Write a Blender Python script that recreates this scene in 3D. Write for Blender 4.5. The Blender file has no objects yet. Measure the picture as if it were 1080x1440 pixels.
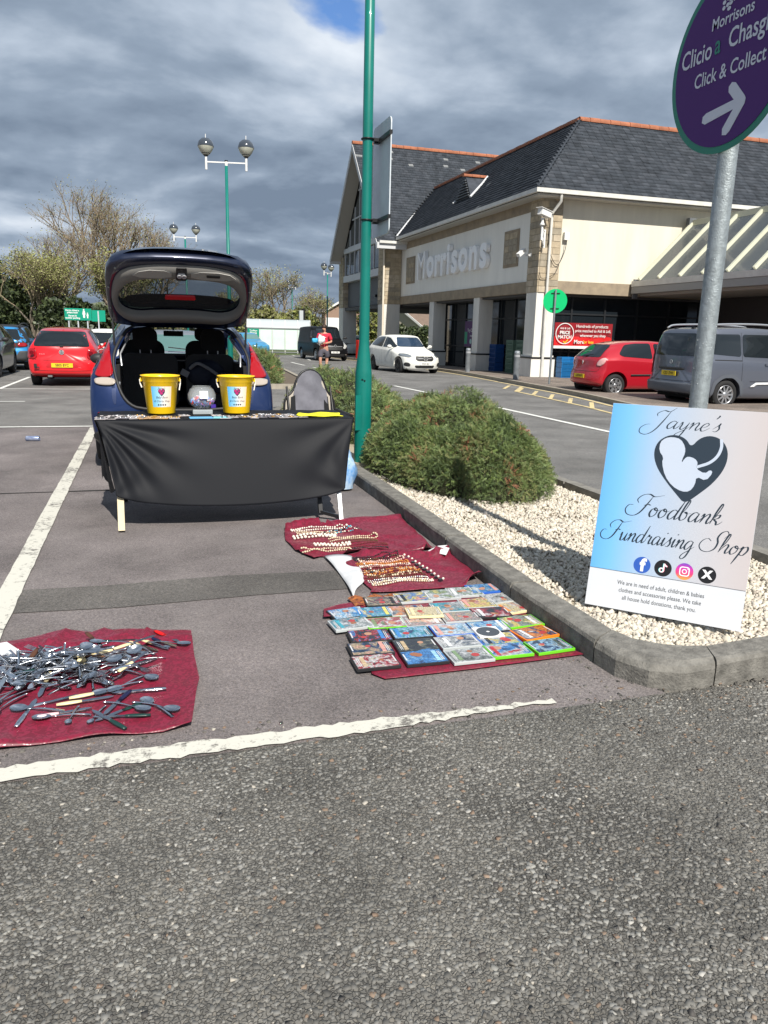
import bpy, bmesh, math, random
import numpy as np
from math import sin, cos, pi, sqrt, atan2, radians
from mathutils import Vector, Matrix, Euler
from mathutils.bvhtree import BVHTree
from mathutils.geometry import delaunay_2d_cdt
scene = bpy.context.scene
COL = scene.collection
# ------------------------------------------------------------------ camera
HCAM = 1.42
cd = bpy.data.cameras.new('camera')
cd.sensor_fit = 'HORIZONTAL'; cd.sensor_width = 36; cd.lens = 36*1068.4/1080
cd.clip_start = .05; cd.clip_end = 3000
cam = bpy.data.objects.new('camera', cd); COL.objects.link(cam); scene.camera = cam
P_, RO_, TH_ = .23112, .024643, .30353
_f = Vector((0, cos(P_), -sin(P_))); _u = Vector((0, sin(P_), cos(P_))); _r = Vector((1, 0, 0))
_r2 = _r*cos(RO_)+_u*sin(RO_); _u2 = -_r*sin(RO_)+_u*cos(RO_)
_Rz = Matrix.Rotation(-TH_, 3, 'Z')
_m = Matrix((_Rz@_r2, _Rz@_u2, -(_Rz@_f))).transposed()
cam.matrix_world = Matrix.Translation((0, 0, HCAM)) @ _m.to_4x4()
# ------------------------------------------------------------------ sun, sky, exposure
SUN_EL = radians(46); SUNV = Vector((-.045, 1, 0)).normalized()      # direction shadows fall
sd = bpy.data.lights.new('sun', 'SUN'); sd.energy = 4.3; sd.angle = radians(.53); sd.color = (1, .95, .87)
sun = bpy.data.objects.new('sun', sd); COL.objects.link(sun)
_d = Vector((SUNV.x*cos(SUN_EL), SUNV.y*cos(SUN_EL), -sin(SUN_EL)))
sun.rotation_euler = _d.to_track_quat('-Z', 'Y').to_euler()
sun.location = (0, -20, 30)
w = bpy.data.worlds.new('World'); scene.world = w; w.use_nodes = True
nt = w.node_tree; nt.nodes.clear()
def N(t, nt=nt, **k):
    n = nt.nodes.new(t)
    for a, b in k.items(): setattr(n, a, b)
    return n
def build_sky():
    L = nt.links.new
    out = N('ShaderNodeOutputWorld'); bg = N('ShaderNodeBackground'); bg.inputs[1].default_value = .1
    sky = N('ShaderNodeTexSky', sky_type='NISHITA', sun_disc=False)
    sky.sun_elevation = SUN_EL; sky.sun_rotation = pi+atan2(SUNV.x, SUNV.y); sky.air_density = 1.2
    tc = N('ShaderNodeTexCoord'); sep = N('ShaderNodeSeparateXYZ'); L(tc.outputs['Generated'], sep.inputs[0])
    mx = N('ShaderNodeMath', operation='MAXIMUM'); L(sep.outputs[2], mx.inputs[0]); mx.inputs[1].default_value = 0
    ad = N('ShaderNodeMath', operation='ADD'); L(mx.outputs[0], ad.inputs[0]); ad.inputs[1].default_value = .22
    dx = N('ShaderNodeMath', operation='DIVIDE'); L(sep.outputs[0], dx.inputs[0]); L(ad.outputs[0], dx.inputs[1])
    dy = N('ShaderNodeMath', operation='DIVIDE'); L(sep.outputs[1], dy.inputs[0]); L(ad.outputs[0], dy.inputs[1])
    cb = N('ShaderNodeCombineXYZ'); L(dx.outputs[0], cb.inputs[0]); L(dy.outputs[0], cb.inputs[1])
    def noise(scale, detail, rough, off, dist=0):
        mp = N('ShaderNodeMapping'); L(cb.outputs[0], mp.inputs[0]); mp.inputs['Location'].default_value = off
        n = N('ShaderNodeTexNoise'); L(mp.outputs[0], n.inputs['Vector'])
        n.inputs['Scale'].default_value = scale; n.inputs['Detail'].default_value = detail
        n.inputs['Roughness'].default_value = rough; n.inputs['Distortion'].default_value = dist
        return n.outputs['Fac']
    def shifted(off):                                   # the same cloud field, moved
        return noise(1.2, 10, .50, tuple(a+b for a, b in zip(SKY_OFF, off)), .12)
    dens = shifted((0, 0, 0)); dens2 = shifted((-.02, -.085, 0)); big = noise(.45, 3, .5, (4.2, 7.7, 0))
    r1 = N('ShaderNodeValToRGB'); e = r1.color_ramp.elements
    bd = N('ShaderNodeMath', operation='MULTIPLY_ADD'); L(big, bd.inputs[0]); bd.inputs[1].default_value = .55; L(dens, bd.inputs[2]); L(bd.outputs[0], r1.inputs[0])
    e[0].position = .52; e[0].color = (0, 0, 0, 1); e[1].position = .575; e[1].color = (1, 1, 1, 1)
    df = N('ShaderNodeMath', operation='SUBTRACT'); L(dens, df.inputs[0]); L(dens2, df.inputs[1])
    th = N('ShaderNodeMapRange'); L(bd.outputs[0], th.inputs[0]); th.inputs[1].default_value = .56; th.inputs[2].default_value = .90; th.inputs[3].default_value = .62; th.inputs[4].default_value = .02
    li = N('ShaderNodeMath', operation='MULTIPLY_ADD'); L(df.outputs[0], li.inputs[0]); li.inputs[1].default_value = 3.5; L(th.outputs[0], li.inputs[2])
    r2 = N('ShaderNodeValToRGB'); L(li.outputs[0], r2.inputs[0]); e = r2.color_ramp.elements
    e[0].position = 0; e[0].color = (1.3, 1.7, 2.3, 1)
    e[1].position = .85; e[1].color = (5.6, 6.0, 6.5, 1)
    a = r2.color_ramp.elements.new(.25); a.color = (2.0, 2.5, 3.2, 1)
    a = r2.color_ramp.elements.new(.5); a.color = (3.4, 3.95, 4.7, 1)
    # sunlit and shaded cloud sides are painted by that ramp
    mix = N('ShaderNodeMix', data_type='RGBA'); L(r1.outputs[0], mix.inputs[0])
    hs = N('ShaderNodeMix', data_type='RGBA', blend_type='MULTIPLY'); hs.inputs[0].default_value = 1
    L(sky.outputs[0], hs.inputs[6]); hs.inputs[7].default_value = (.50, .68, .98, 1)
    L(hs.outputs[2], mix.inputs[6]); L(r2.outputs[0], mix.inputs[7])
    L(mix.outputs[2], bg.inputs[0]); L(bg.outputs[0], out.inputs[0])
SKY_OFF = (3.1, 5.4, 0)
build_sky()
scene.view_settings.view_transform = 'Standard'; scene.view_settings.look = 'None'
scene.view_settings.exposure = .63; scene.view_settings.gamma = 1; scene.view_settings.use_curve_mapping = False
scene.cycles.max_bounces = 8; scene.cycles.transparent_max_bounces = 12
scene.cycles.sample_clamp_indirect = 4
# ------------------------------------------------------------------ ground height
ST, CT = sin(TH_), cos(TH_)
def zg(x, y): return -.0065*(min(40, max(6, y*CT+x*ST))-6)
rnd = random.Random(7)
# ------------------------------------------------------------------ materials
MATS = {}
def mat(name, col, rough=.5, metal=0, var=0, vscale=8, bump=0, bscale=60, coat=0, spec=.5, alpha=1, trans=0, emit=None, aniso=None, col2=None, ior=1.45, detail=4, streak=False):
    if name in MATS: return MATS[name]
    m = bpy.data.materials.new(name); m.use_nodes = True; t = m.node_tree; b = t.nodes['Principled BSDF']
    c = (*col, 1)
    b.inputs['Base Color'].default_value = c; b.inputs['Roughness'].default_value = rough; b.inputs['Metallic'].default_value = metal
    b.inputs['Coat Weight'].default_value = coat; b.inputs['Coat Roughness'].default_value = .04
    b.inputs['Specular IOR Level'].default_value = spec; b.inputs['Transmission Weight'].default_value = trans; b.inputs['IOR'].default_value = ior
    b.inputs['Alpha'].default_value = alpha
    if emit: b.inputs['Emission Color'].default_value = (*emit, 1); b.inputs['Emission Strength'].default_value = 1
    if var or bump or col2:
        tc = N('ShaderNodeTexCoord', t)
    if var or col2:
        n = N('ShaderNodeTexNoise', t); n.inputs['Scale'].default_value = vscale; n.inputs['Detail'].default_value = detail; n.inputs['Roughness'].default_value = .65
        mp = N('ShaderNodeMapping', t); mp.inputs['Scale'].default_value = (1, 1, .16 if streak else 1); t.links.new(tc.outputs['Object'], mp.inputs[0]); t.links.new(mp.outputs[0], n.inputs['Vector'])
        r = N('ShaderNodeValToRGB', t); e = r.color_ramp.elements
        e[0].position = .3; e[1].position = .7
        if col2: e[0].color = c; e[1].color = (*col2, 1)
        else:
            e[0].color = tuple(max(0, x*(1-var)) for x in col)+(1,); e[1].color = tuple(min(1, x*(1+var)) for x in col)+(1,)
        t.links.new(n.outputs['Fac'], r.inputs[0]); t.links.new(r.outputs[0], b.inputs['Base Color'])
    if bump:
        n = N('ShaderNodeTexNoise', t); n.inputs['Scale'].default_value = bscale; n.inputs['Detail'].default_value = 4
        t.links.new(tc.outputs['Object'], n.inputs['Vector'])
        bp = N('ShaderNodeBump', t); bp.inputs['Strength'].default_value = bump; bp.inputs['Distance'].default_value = .01
        t.links.new(n.outputs['Fac'], bp.inputs['Height']); t.links.new(bp.outputs[0], b.inputs['Normal'])
    MATS[name] = m; return m
def hexc(h, k=1):
    f = lambda v: (v/12.92 if v <= .04045 else ((v+.055)/1.055)**2.4)*k
    return tuple(f(int(h[i:i+2], 16)/255) for i in (0, 2, 4))
# ------------------------------------------------------------------ objects
def tag(o, label=None, cat=None, group=None, kind=None):
    if label: o['label'] = label
    if cat: o['category'] = cat
    if group: o['group'] = group
    if kind: o['kind'] = kind
    return o
def thing(name, label, cat, loc=(0, 0, 0), rz=0, group=None, ground=True):
    o = bpy.data.objects.new(name, None); COL.objects.link(o)
    z = loc[2] if len(loc) > 2 else 0
    o.location = (loc[0], loc[1], z+(zg(loc[0], loc[1]) if ground else 0)); o.rotation_euler = (0, 0, rz)
    o.empty_display_size = .1
    return tag(o, label, cat, group)
def link(name, me, mats, parent=None, kind=None):
    o = bpy.data.objects.new(name, me); COL.objects.link(o)
    if mats is not None and len(me.materials) == 0:
        for m in (mats if isinstance(mats, (list, tuple)) else [mats]): me.materials.append(m)
    if parent: o.parent = parent
    if kind: o['kind'] = kind
    return o
def copy_tree(o, parent=None):
    c = o.copy(); COL.objects.link(c)
    if parent: c.parent = parent
    for ch in list(o.children): copy_tree(ch, c)
    return c
class B:
    """collects shapes into one mesh"""
    def __init__(s): s.v = []; s.f = []; s.mi = []; s.sm = []
    def add(s, vs, fs, mi=0, smooth=False, M=None):
        k = len(s.v)
        if M is not None: vs = [M @ Vector(p) for p in vs]
        s.v += [tuple(p) for p in vs]
        for f in fs: s.f.append(tuple(i+k for i in f)); s.mi.append(mi); s.sm.append(smooth)
        return s
    def box(s, c, d, mi=0, M=None, rot=None):
        x, y, z = c; a, b, e = d[0]/2, d[1]/2, d[2]/2
        vs = [Vector((i*a, j*b, k*e)) for i in (-1, 1) for j in (-1, 1) for k in (-1, 1)]
        if rot is not None: R = Euler(rot).to_matrix(); vs = [R@p for p in vs]
        vs = [p+Vector(c) for p in vs]
        return s.add(vs, [(0, 1, 3, 2), (4, 6, 7, 5), (0, 4, 5, 1), (2, 3, 7, 6), (0, 2, 6, 4), (1, 5, 7, 3)], mi, False, M)
    def bar(s, p, q, wd, ht=None, mi=0):
        p = Vector(p); q = Vector(q); d = q-p; L = d.length; ht = ht or wd
        R = d.to_track_quat('Z', 'X' if abs(d.normalized().z) > .9 else 'Y').to_matrix().to_4x4()
        R.translation = (p+q)/2
        return s.box((0, 0, 0), (wd, ht, L), mi, R)
    def tube(s, pts, r, n=8, mi=0, cap=True, smooth=True):
        pts = [Vector(p) for p in pts]; rs = r if isinstance(r, (list, tuple)) else [r]*len(pts)
        vs = []; fs = []; m = len(pts); up = Vector((0, 0, 1))
        t0 = (pts[1]-pts[0]).normalized(); a = t0.cross(up); a = a.normalized() if a.length > 1e-3 else Vector((1, 0, 0))
        for i, p in enumerate(pts):
            t = (pts[min(i+1, m-1)]-pts[max(i-1, 0)])
            t = t.normalized() if t.length > 1e-9 else t0
            a = (a-t*a.dot(t)); a = a.normalized() if a.length > 1e-6 else Vector((1, 0, 0)); b = t.cross(a)
            for k in range(n):
                an = 2*pi*k/n; vs.append(p+(a*cos(an)+b*sin(an))*rs[i])
        for i in range(m-1):
            for k in range(n): fs.append((i*n+k, i*n+(k+1) % n, (i+1)*n+(k+1) % n, (i+1)*n+k))
        s.add(vs, fs, mi, smooth)
        if cap:
            s.add(vs[:n], [tuple(range(n))[::-1]], mi, False); s.add(vs[-n:], [tuple(range(n))], mi, False)
        return s
    def cyl(s, c, r, h, n=16, mi=0, r2=None, M=None, smooth=True):
        r2 = r if r2 is None else r2
        vs = [(c[0]+r*cos(2*pi*k/n), c[1]+r*sin(2*pi*k/n), c[2]) for k in range(n)]+[(c[0]+r2*cos(2*pi*k/n), c[1]+r2*sin(2*pi*k/n), c[2]+h) for k in range(n)]
        s.add(vs, [(k, (k+1) % n, n+(k+1) % n, n+k) for k in range(n)], mi, smooth, M)
        s.add(vs, [tuple(range(n))[::-1], tuple(range(n, 2*n))], mi, False, M); return s
    def lathe(s, prof, n=24, mi=0, M=None, smooth=True, c=(0, 0, 0)):
        vs = []; m = len(prof)
        for r, z in prof:
            for k in range(n): vs.append((c[0]+r*cos(2*pi*k/n), c[1]+r*sin(2*pi*k/n), c[2]+z))
        fs = [(i*n+k, i*n+(k+1) % n, (i+1)*n+(k+1) % n, (i+1)*n+k) for i in range(m-1) for k in range(n)]
        return s.add(vs, fs, mi, smooth, M)
    def prism(s, poly, h, mi=0, M=None, z=0):
        n = len(poly); vs = [(p[0], p[1], z) for p in poly]+[(p[0], p[1], z+h) for p in poly]
        s.add(vs, [(k, (k+1) % n, n+(k+1) % n, n+k) for k in range(n)], mi, False, M)
        s.add(vs, [tuple(range(n))[::-1], tuple(range(n, 2*n))], mi, False, M); return s
    def ring(s, po, pi_, h, mi=0, M=None, z=0):
        n = len(po); vs = [(p[0], p[1], z) for p in po]+[(p[0], p[1], z) for p in pi_]+[(p[0], p[1], z+h) for p in po]+[(p[0], p[1], z+h) for p in pi_]
        fs = []
        for k in range(n):
            j = (k+1) % n
            fs += [(k, j, 2*n+j, 2*n+k), (n+j, n+k, 3*n+k, 3*n+j), (2*n+k, 2*n+j, 3*n+j, 3*n+k), (j, k, n+k, n+j)]
        return s.add(vs, fs, mi, False, M)
    def sphere(s, c, r, n=12, m=8, mi=0, sc=(1, 1, 1), M=None, z0=-1, z1=1):
        pr = []
        a0 = math.asin(z0); a1 = math.asin(z1)
        vs = []; fs = []
        for i in range(m+1):
            a = a0+(a1-a0)*i/m
            for k in range(n): vs.append((c[0]+r*sc[0]*cos(a)*cos(2*pi*k/n), c[1]+r*sc[1]*cos(a)*sin(2*pi*k/n), c[2]+r*sc[2]*sin(a)))
        for i in range(m):
            for k in range(n): fs.append((i*n+k, i*n+(k+1) % n, (i+1)*n+(k+1) % n, (i+1)*n+k))
        return s.add(vs, fs, mi, True, M)
    def mesh(s, name, ground=False):
        me = bpy.data.meshes.new(name)
        vs = s.v
        if ground: vs = [(x, y, z+zg(x, y)) for x, y, z in vs]
        me.from_pydata(vs, [], s.f); me.update()
        me.polygons.foreach_set('material_index', s.mi); me.polygons.foreach_set('use_smooth', s.sm)
        return me
    def obj(s, name, mats, parent=None, kind=None, ground=False):
        return link(name, s.mesh(name, ground), mats, parent, kind)
def bevelled(o, w=.01, seg=2):
    m = o.modifiers.new('bevel', 'BEVEL'); m.width = w; m.segments = seg; m.limit_method = 'ANGLE'; m.angle_limit = radians(40); return o
def rounded(w, h, r, n=5, cx=0, cy=0):
    out = []
    for ax, ay, a0 in ((w/2-r, h/2-r, 0), (-w/2+r, h/2-r, pi/2), (-w/2+r, -h/2+r, pi), (w/2-r, -h/2+r, 1.5*pi)):
        for k in range(n+1): out.append((cx+ax+r*cos(a0+pi/2*k/n), cy+ay+r*sin(a0+pi/2*k/n)))
    return out
def chaikin(p, it=2, closed=True):
    for _ in range(it):
        q = []; n = len(p)
        rng = range(n) if closed else range(n-1)
        if not closed: q.append(p[0])
        for i in rng:
            a = p[i]; b = p[(i+1) % n]
            q.append(tuple(a[k]*.75+b[k]*.25 for k in range(len(a)))); q.append(tuple(a[k]*.25+b[k]*.75 for k in range(len(a))))
        if not closed: q.append(p[-1])
        p = q
    return p
def crom(pts, n=8):
    P = [Vector(p) for p in pts]; P = [P[0]*2-P[1]]+P+[P[-1]*2-P[-2]]; out = []
    for i in range(1, len(P)-2):
        for k in range(n):
            t = k/n; a, b, c, d = P[i-1:i+3]
            out.append(.5*((2*b)+(c-a)*t+(2*a-5*b+4*c-d)*t*t+(3*b-a-3*c+d)*t**3))
    out.append(P[-2]); return out
def sheet(name, poly, off, m, parent=None, kind='structure', sub=None):
    """a flat ground sheet, folded with the ground, off metres above it"""
    bm = bmesh.new()
    for pl in (poly if isinstance(poly[0][0], (tuple, list)) else [poly]):
        bm.faces.new([bm.verts.new((p[0], p[1], 0)) for p in pl])
    for D in (6, 40):
        g = bm.verts[:]+bm.edges[:]+bm.faces[:]
        bmesh.ops.bisect_plane(bm, geom=g, plane_co=(ST*D, CT*D, 0), plane_no=(ST, CT, 0))
    for v in bm.verts: v.co.z = zg(v.co.x, v.co.y)+off
    for f in bm.faces:
        f.normal_update()
        if f.normal.z < 0: f.normal_flip()
    me = bpy.data.meshes.new(name); bm.to_mesh(me); bm.free()
    o = link(name, me, m, parent)
    if parent is None: o['kind'] = kind
    return o
def strip(x0, y0, x1, y1, wd):
    dx, dy = x1-x0, y1-y0; l = sqrt(dx*dx+dy*dy); nx, ny = -dy/l*wd/2, dx/l*wd/2
    return [(x0+nx, y0+ny), (x0-nx, y0-ny), (x1-nx, y1-ny), (x1+nx, y1+ny)]
def text(s, size, name, m, parent=None, loc=(0, 0, 0), rot=(0, 0, 0), ext=.0, bold=0, align='CENTER', shear=0, sx=1, space=1):
    c = bpy.data.curves.new('t', 'FONT'); c.body = s; c.size = size; c.align_x = align; c.align_y = 'CENTER'
    c.extrude = ext; c.offset = bold; c.shear = shear; c.resolution_u = 3; c.space_character = space; c.space_line = .95
    o = bpy.data.objects.new('t', c)
    me = bpy.data.meshes.new_from_object(o)
    bpy.data.objects.remove(o)
    if sx != 1:
        for v in me.vertices: v.co.x *= sx
    me.materials.clear()
    r = link(name, me, m, parent); r.location = loc; r.rotation_euler = rot
    return r
def scatter(name, tv, tf, R, T, mi=None, mats=None, parent=None, kind='stuff', smooth=False):
    """joined copies of one template: tv (n,3), tf list of equal faces, R (N,3,3), T (N,3)"""
    tv = np.asarray(tv, float); tf = np.asarray(tf, int); n = len(tv); K = len(T)
    V = (np.einsum('nij,kj->nki', R, tv)+T[:, None, :]).reshape(-1, 3)
    F = (tf[None]+(np.arange(K)*n)[:, None, None]).reshape(-1, tf.shape[1])
    me = bpy.data.meshes.new(name); me.vertices.add(len(V)); me.vertices.foreach_set('co', V.ravel().astype(np.float32))
    k = tf.shape[1]; me.loops.add(F.size); me.loops.foreach_set('vertex_index', F.ravel().astype(np.int32))
    me.polygons.add(len(F)); me.polygons.foreach_set('loop_start', (np.arange(len(F))*k).astype(np.int32))
    if mi is not None: me.polygons.foreach_set('material_index', np.repeat(mi, len(tf)).astype(np.int32))
    me.polygons.foreach_set('use_smooth', np.full(len(F), smooth))
    me.update(calc_edges=True); me.validate()
    o = link(name, me, mats, parent)
    if kind: o['kind'] = kind
    return o
def rotmats(rng, K, tilt=None, axes=None):
    """random rotations; tilt limits the lean from upright"""
    a = rng.uniform(0, 2*pi, K); b = rng.uniform(0, 2*pi, K)
    t = np.arccos(rng.uniform(-1, 1, K)) if tilt is None else rng.normal(0, tilt, K)
    def Rz(q): c, s = np.cos(q), np.sin(q); o = np.zeros_like(c); i = np.ones_like(c); return np.stack([np.stack([c, -s, o], -1), np.stack([s, c, o], -1), np.stack([o, o, i], -1)], -2)
    def Rx(q): c, s = np.cos(q), np.sin(q); o = np.zeros_like(c); i = np.ones_like(c); return np.stack([np.stack([i, o, o], -1), np.stack([o, c, -s], -1), np.stack([o, s, c], -1)], -2)
    return Rz(a)@Rx(t)@Rz(b)
ICO_V = None
def ico():
    g = (1+sqrt(5))/2; v = np.array([(-1, g, 0), (1, g, 0), (-1, -g, 0), (1, -g, 0), (0, -1, g), (0, 1, g), (0, -1, -g), (0, 1, -g), (g, 0, -1), (g, 0, 1), (-g, 0, -1), (-g, 0, 1)])/sqrt(1+g*g)
    f = [(0, 11, 5), (0, 5, 1), (0, 1, 7), (0, 7, 10), (0, 10, 11), (1, 5, 9), (5, 11, 4), (11, 10, 2), (10, 7, 6), (7, 1, 8), (3, 9, 4), (3, 4, 2), (3, 2, 6), (3, 6, 8), (3, 8, 9), (4, 9, 5), (2, 4, 11), (6, 2, 10), (8, 6, 7), (9, 8, 1)]
    return v, f
# ================================================================== ground
def asphalt(name, base, gap, scale, chipvar=.5, bump=.5, tint=None, wear=.3, wearcol=(.3, .28, .25), fine=False, mat_rough=.85, low=False):
    m = bpy.data.materials.new(name); m.use_nodes = True; t = m.node_tree; b = t.nodes['Principled BSDF']; L = t.links.new
    b.inputs['Roughness'].default_value = mat_rough; b.inputs['Specular IOR Level'].default_value = .35
    g = N('ShaderNodeNewGeometry', t)
    ns = N('ShaderNodeTexNoise', t); L(g.outputs['Position'], ns.inputs['Vector']); ns.inputs['Scale'].default_value = scale*.8; ns.inputs['Detail'].default_value = 1
    ds = N('ShaderNodeVectorMath', t, operation='MULTIPLY_ADD'); L(ns.outputs['Color'], ds.inputs[0]); k = .95/scale; ds.inputs[1].default_value = (k, k, k); L(g.outputs['Position'], ds.inputs[2])
    v1 = N('ShaderNodeTexVoronoi', t); L(ds.outputs[0], v1.inputs['Vector']); v1.inputs['Scale'].default_value = scale
    v2 = N('ShaderNodeTexVoronoi', t, feature='DISTANCE_TO_EDGE'); L(ds.outputs[0], v2.inputs['Vector']); v2.inputs['Scale'].default_value = scale
    sp = N('ShaderNodeSeparateColor', t); L(v1.outputs['Color'], sp.inputs[0])
    cr = N('ShaderNodeValToRGB', t); L(sp.outputs[0], cr.inputs[0]); e = cr.color_ramp.elements
    lo = tuple(x*(1-chipvar) for x in base); hi = tuple(x*(1+chipvar) for x in base)
    e[0].position = 0; e[0].color = (*lo, 1); e[1].position = .86; e[1].color = (*hi, 1)
    a = e.new(.94); a.color = (base[0]*1.35, base[1]*1.3, base[2]*1.22, 1)
    er = N('ShaderNodeMapRange', t); L(v2.outputs['Distance'], er.inputs[0]); er.inputs[1].default_value = .0; er.inputs[2].default_value = .16
    ng = N('ShaderNodeTexNoise', t); L(g.outputs['Position'], ng.inputs['Vector']); ng.inputs['Scale'].default_value = scale*.35; ng.inputs['Detail'].default_value = 3
    rg_ = N('ShaderNodeMapRange', t); L(ng.outputs['Fac'], rg_.inputs[0]); rg_.inputs[1].default_value = .38; rg_.inputs[2].default_value = .6; rg_.inputs[3].default_value = .9; rg_.inputs[4].default_value = 0
    mg = N('ShaderNodeMath', t, operation='MAXIMUM'); L(er.outputs[0], mg.inputs[0]); L(rg_.outputs[0], mg.inputs[1])
    mx = N('ShaderNodeMix', t, data_type='RGBA'); L(mg.outputs[0], mx.inputs[0]); mx.inputs[6].default_value = (*gap, 1); L(cr.outputs[0], mx.inputs[7])
    # wear and stains
    n2 = N('ShaderNodeTexNoise', t); L(g.outputs['Position'], n2.inputs['Vector']); n2.inputs['Scale'].default_value = .9; n2.inputs['Detail'].default_value = 6; n2.inputs['Roughness'].default_value = .6
    r2 = N('ShaderNodeMapRange', t); L(n2.outputs['Fac'], r2.inputs[0]); r2.inputs[1].default_value = .35; r2.inputs[2].default_value = .68; r2.inputs[3].default_value = .72; r2.inputs[4].default_value = 1.32
    ml = N('ShaderNodeVectorMath', t, operation='SCALE'); L(mx.outputs[2], ml.inputs[0]); L(r2.outputs[0], ml.inputs['Scale'])
    n3 = N('ShaderNodeTexNoise', t); L(g.outputs['Position'], n3.inputs['Vector']); n3.inputs['Scale'].default_value = 2.2; n3.inputs['Detail'].default_value = 9; n3.inputs['Roughness'].default_value = .72
    n4 = N('ShaderNodeTexNoise', t); L(g.outputs['Position'], n4.inputs['Vector']); n4.inputs['Scale'].default_value = scale*.55; n4.inputs['Detail'].default_value = 5; n4.inputs['Roughness'].default_value = .8
    r4 = N('ShaderNodeMapRange', t); L(n4.outputs['Fac'], r4.inputs[0]); r4.inputs[1].default_value = .44; r4.inputs[2].default_value = .62
    r3 = N('ShaderNodeMapRange', t); L(n3.outputs['Fac'], r3.inputs[0]); r3.inputs[1].default_value = .46; r3.inputs[2].default_value = .66; r3.inputs[4].default_value = wear
    m34 = N('ShaderNodeMath', t, operation='MULTIPLY'); L(r3.outputs[0], m34.inputs[0]); L(r4.outputs[0], m34.inputs[1])
    m2 = N('ShaderNodeMix', t, data_type='RGBA'); L(m34.outputs[0], m2.inputs[0]); L(ml.outputs[0], m2.inputs[6]); m2.inputs[7].default_value = (*wearcol, 1)
    L(m2.outputs[2], b.inputs['Base Color'])
    # relief: each chip tilts and stands at its own height
    hh = N('ShaderNodeMath', t, operation='MULTIPLY_ADD'); L(sp.outputs[1], hh.inputs[0]); hh.inputs[1].default_value = .5; L(er.outputs[0], hh.inputs[2])
    h2 = N('ShaderNodeMath', t, operation='MULTIPLY_ADD'); L(n4.outputs['Fac'], h2.inputs[0]); h2.inputs[1].default_value = .8; L(hh.outputs[0], h2.inputs[2])
    bp = N('ShaderNodeBump', t); bp.inputs['Strength'].default_value = bump; bp.inputs['Distance'].default_value = .35/scale; L(h2.outputs[0], bp.inputs['Height']); L(bp.outputs[0], b.inputs['Normal'])
    return m
A_fore = asphalt('asphalt_coarse', (.125, .120, .109), (.075, .070, .062), 95, .30, .85, wear=.8, wearcol=(.34, .32, .28))
A_bay = asphalt('asphalt_bay', (.178, .157, .154), (.084, .074, .073), 190, .36, .4, wear=.4, wearcol=(.36, .33, .31))
A_road = asphalt('asphalt_road', (.165, .162, .157), (.085, .083, .081), 150, .36, .3, wear=.3)
A_lane = asphalt('asphalt_lane', (.170, .164, .156), (.088, .085, .081), 150, .36, .35, wear=.3)
A_patch = asphalt('asphalt_patch', (.120, .112, .104), (.055, .051, .048), 170, .35, .4, wear=.15)
A_pave = asphalt('paving_brown', (.2, .165, .14), (.12, .1, .085), 60, .25, .2, wear=.3)
def paint(name, col, hole=.5, under=(.12, .11, .1)):
    m = mat(name, col, .75); t = m.node_tree; b = t.nodes['Principled BSDF']; L = t.links.new
    g = N('ShaderNodeNewGeometry', t)
    n = N('ShaderNodeTexNoise', t); L(g.outputs['Position'], n.inputs['Vector']); n.inputs['Scale'].default_value = 30; n.inputs['Detail'].default_value = 8; n.inputs['Roughness'].default_value = .75
    n2 = N('ShaderNodeTexNoise', t); L(g.outputs['Position'], n2.inputs['Vector']); n2.inputs['Scale'].default_value = 3; n2.inputs['Detail'].default_value = 4
    ad = N('ShaderNodeMath', t, operation='MULTIPLY_ADD'); L(n2.outputs['Fac'], ad.inputs[0]); ad.inputs[1].default_value = .5; L(n.outputs['Fac'], ad.inputs[2])
    r = N('ShaderNodeMapRange', t); L(ad.outputs[0], r.inputs[0]); r.inputs[1].default_value = .78+hole*.1; r.inputs[2].default_value = .9+hole*.1
    mx = N('ShaderNodeMix', t, data_type='RGBA'); L(r.outputs[0], mx.inputs[0]); mx.inputs[6].default_value = (*col, 1); mx.inputs[7].default_value = (*under, 1)
    L(mx.outputs[2], b.inputs['Base Color'])
    bp = N('ShaderNodeBump', t); bp.inputs['Strength'].default_value = .5; bp.inputs['Distance'].default_value = .004; L(n.outputs['Fac'], bp.inputs['Height']); L(bp.outputs[0], b.inputs['Normal'])
    return m
W_old = paint('paint_white_worn', (.56, .545, .48), .0)
W_new = paint('paint_white', (.68, .68, .64), .6)
Y_old = paint('paint_yellow', (.62, .50, .26), .1)
far = 900
sheet('ground', [(-far, -far), (far, -far), (far, far), (-far, far)], -.02, A_lane)
sheet('car_park_front_asphalt', [(-14, -6), (14, -6), (14, 2.405), (-14, 2.405)], 0, A_fore)
sheet('car_park_bay_asphalt', [(-14, 2.405), (1.99, 2.405), (1.99, 12.02), (-14, 12.02)], 0, A_bay)
sheet('car_park_lane', [(-60, 12.02), (3.9, 12.02), (3.9, 90), (-60, 90)], 0, A_lane)
sheet('road', [(3.9, 2.405), (60, 2.405), (60, 12.02), (3.9, 12.02)], 0, A_road)
sheet('road', [(3.9, 12.02), (60, 12.02), (60, 90), (3.9, 90)], 0, A_road)
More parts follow.
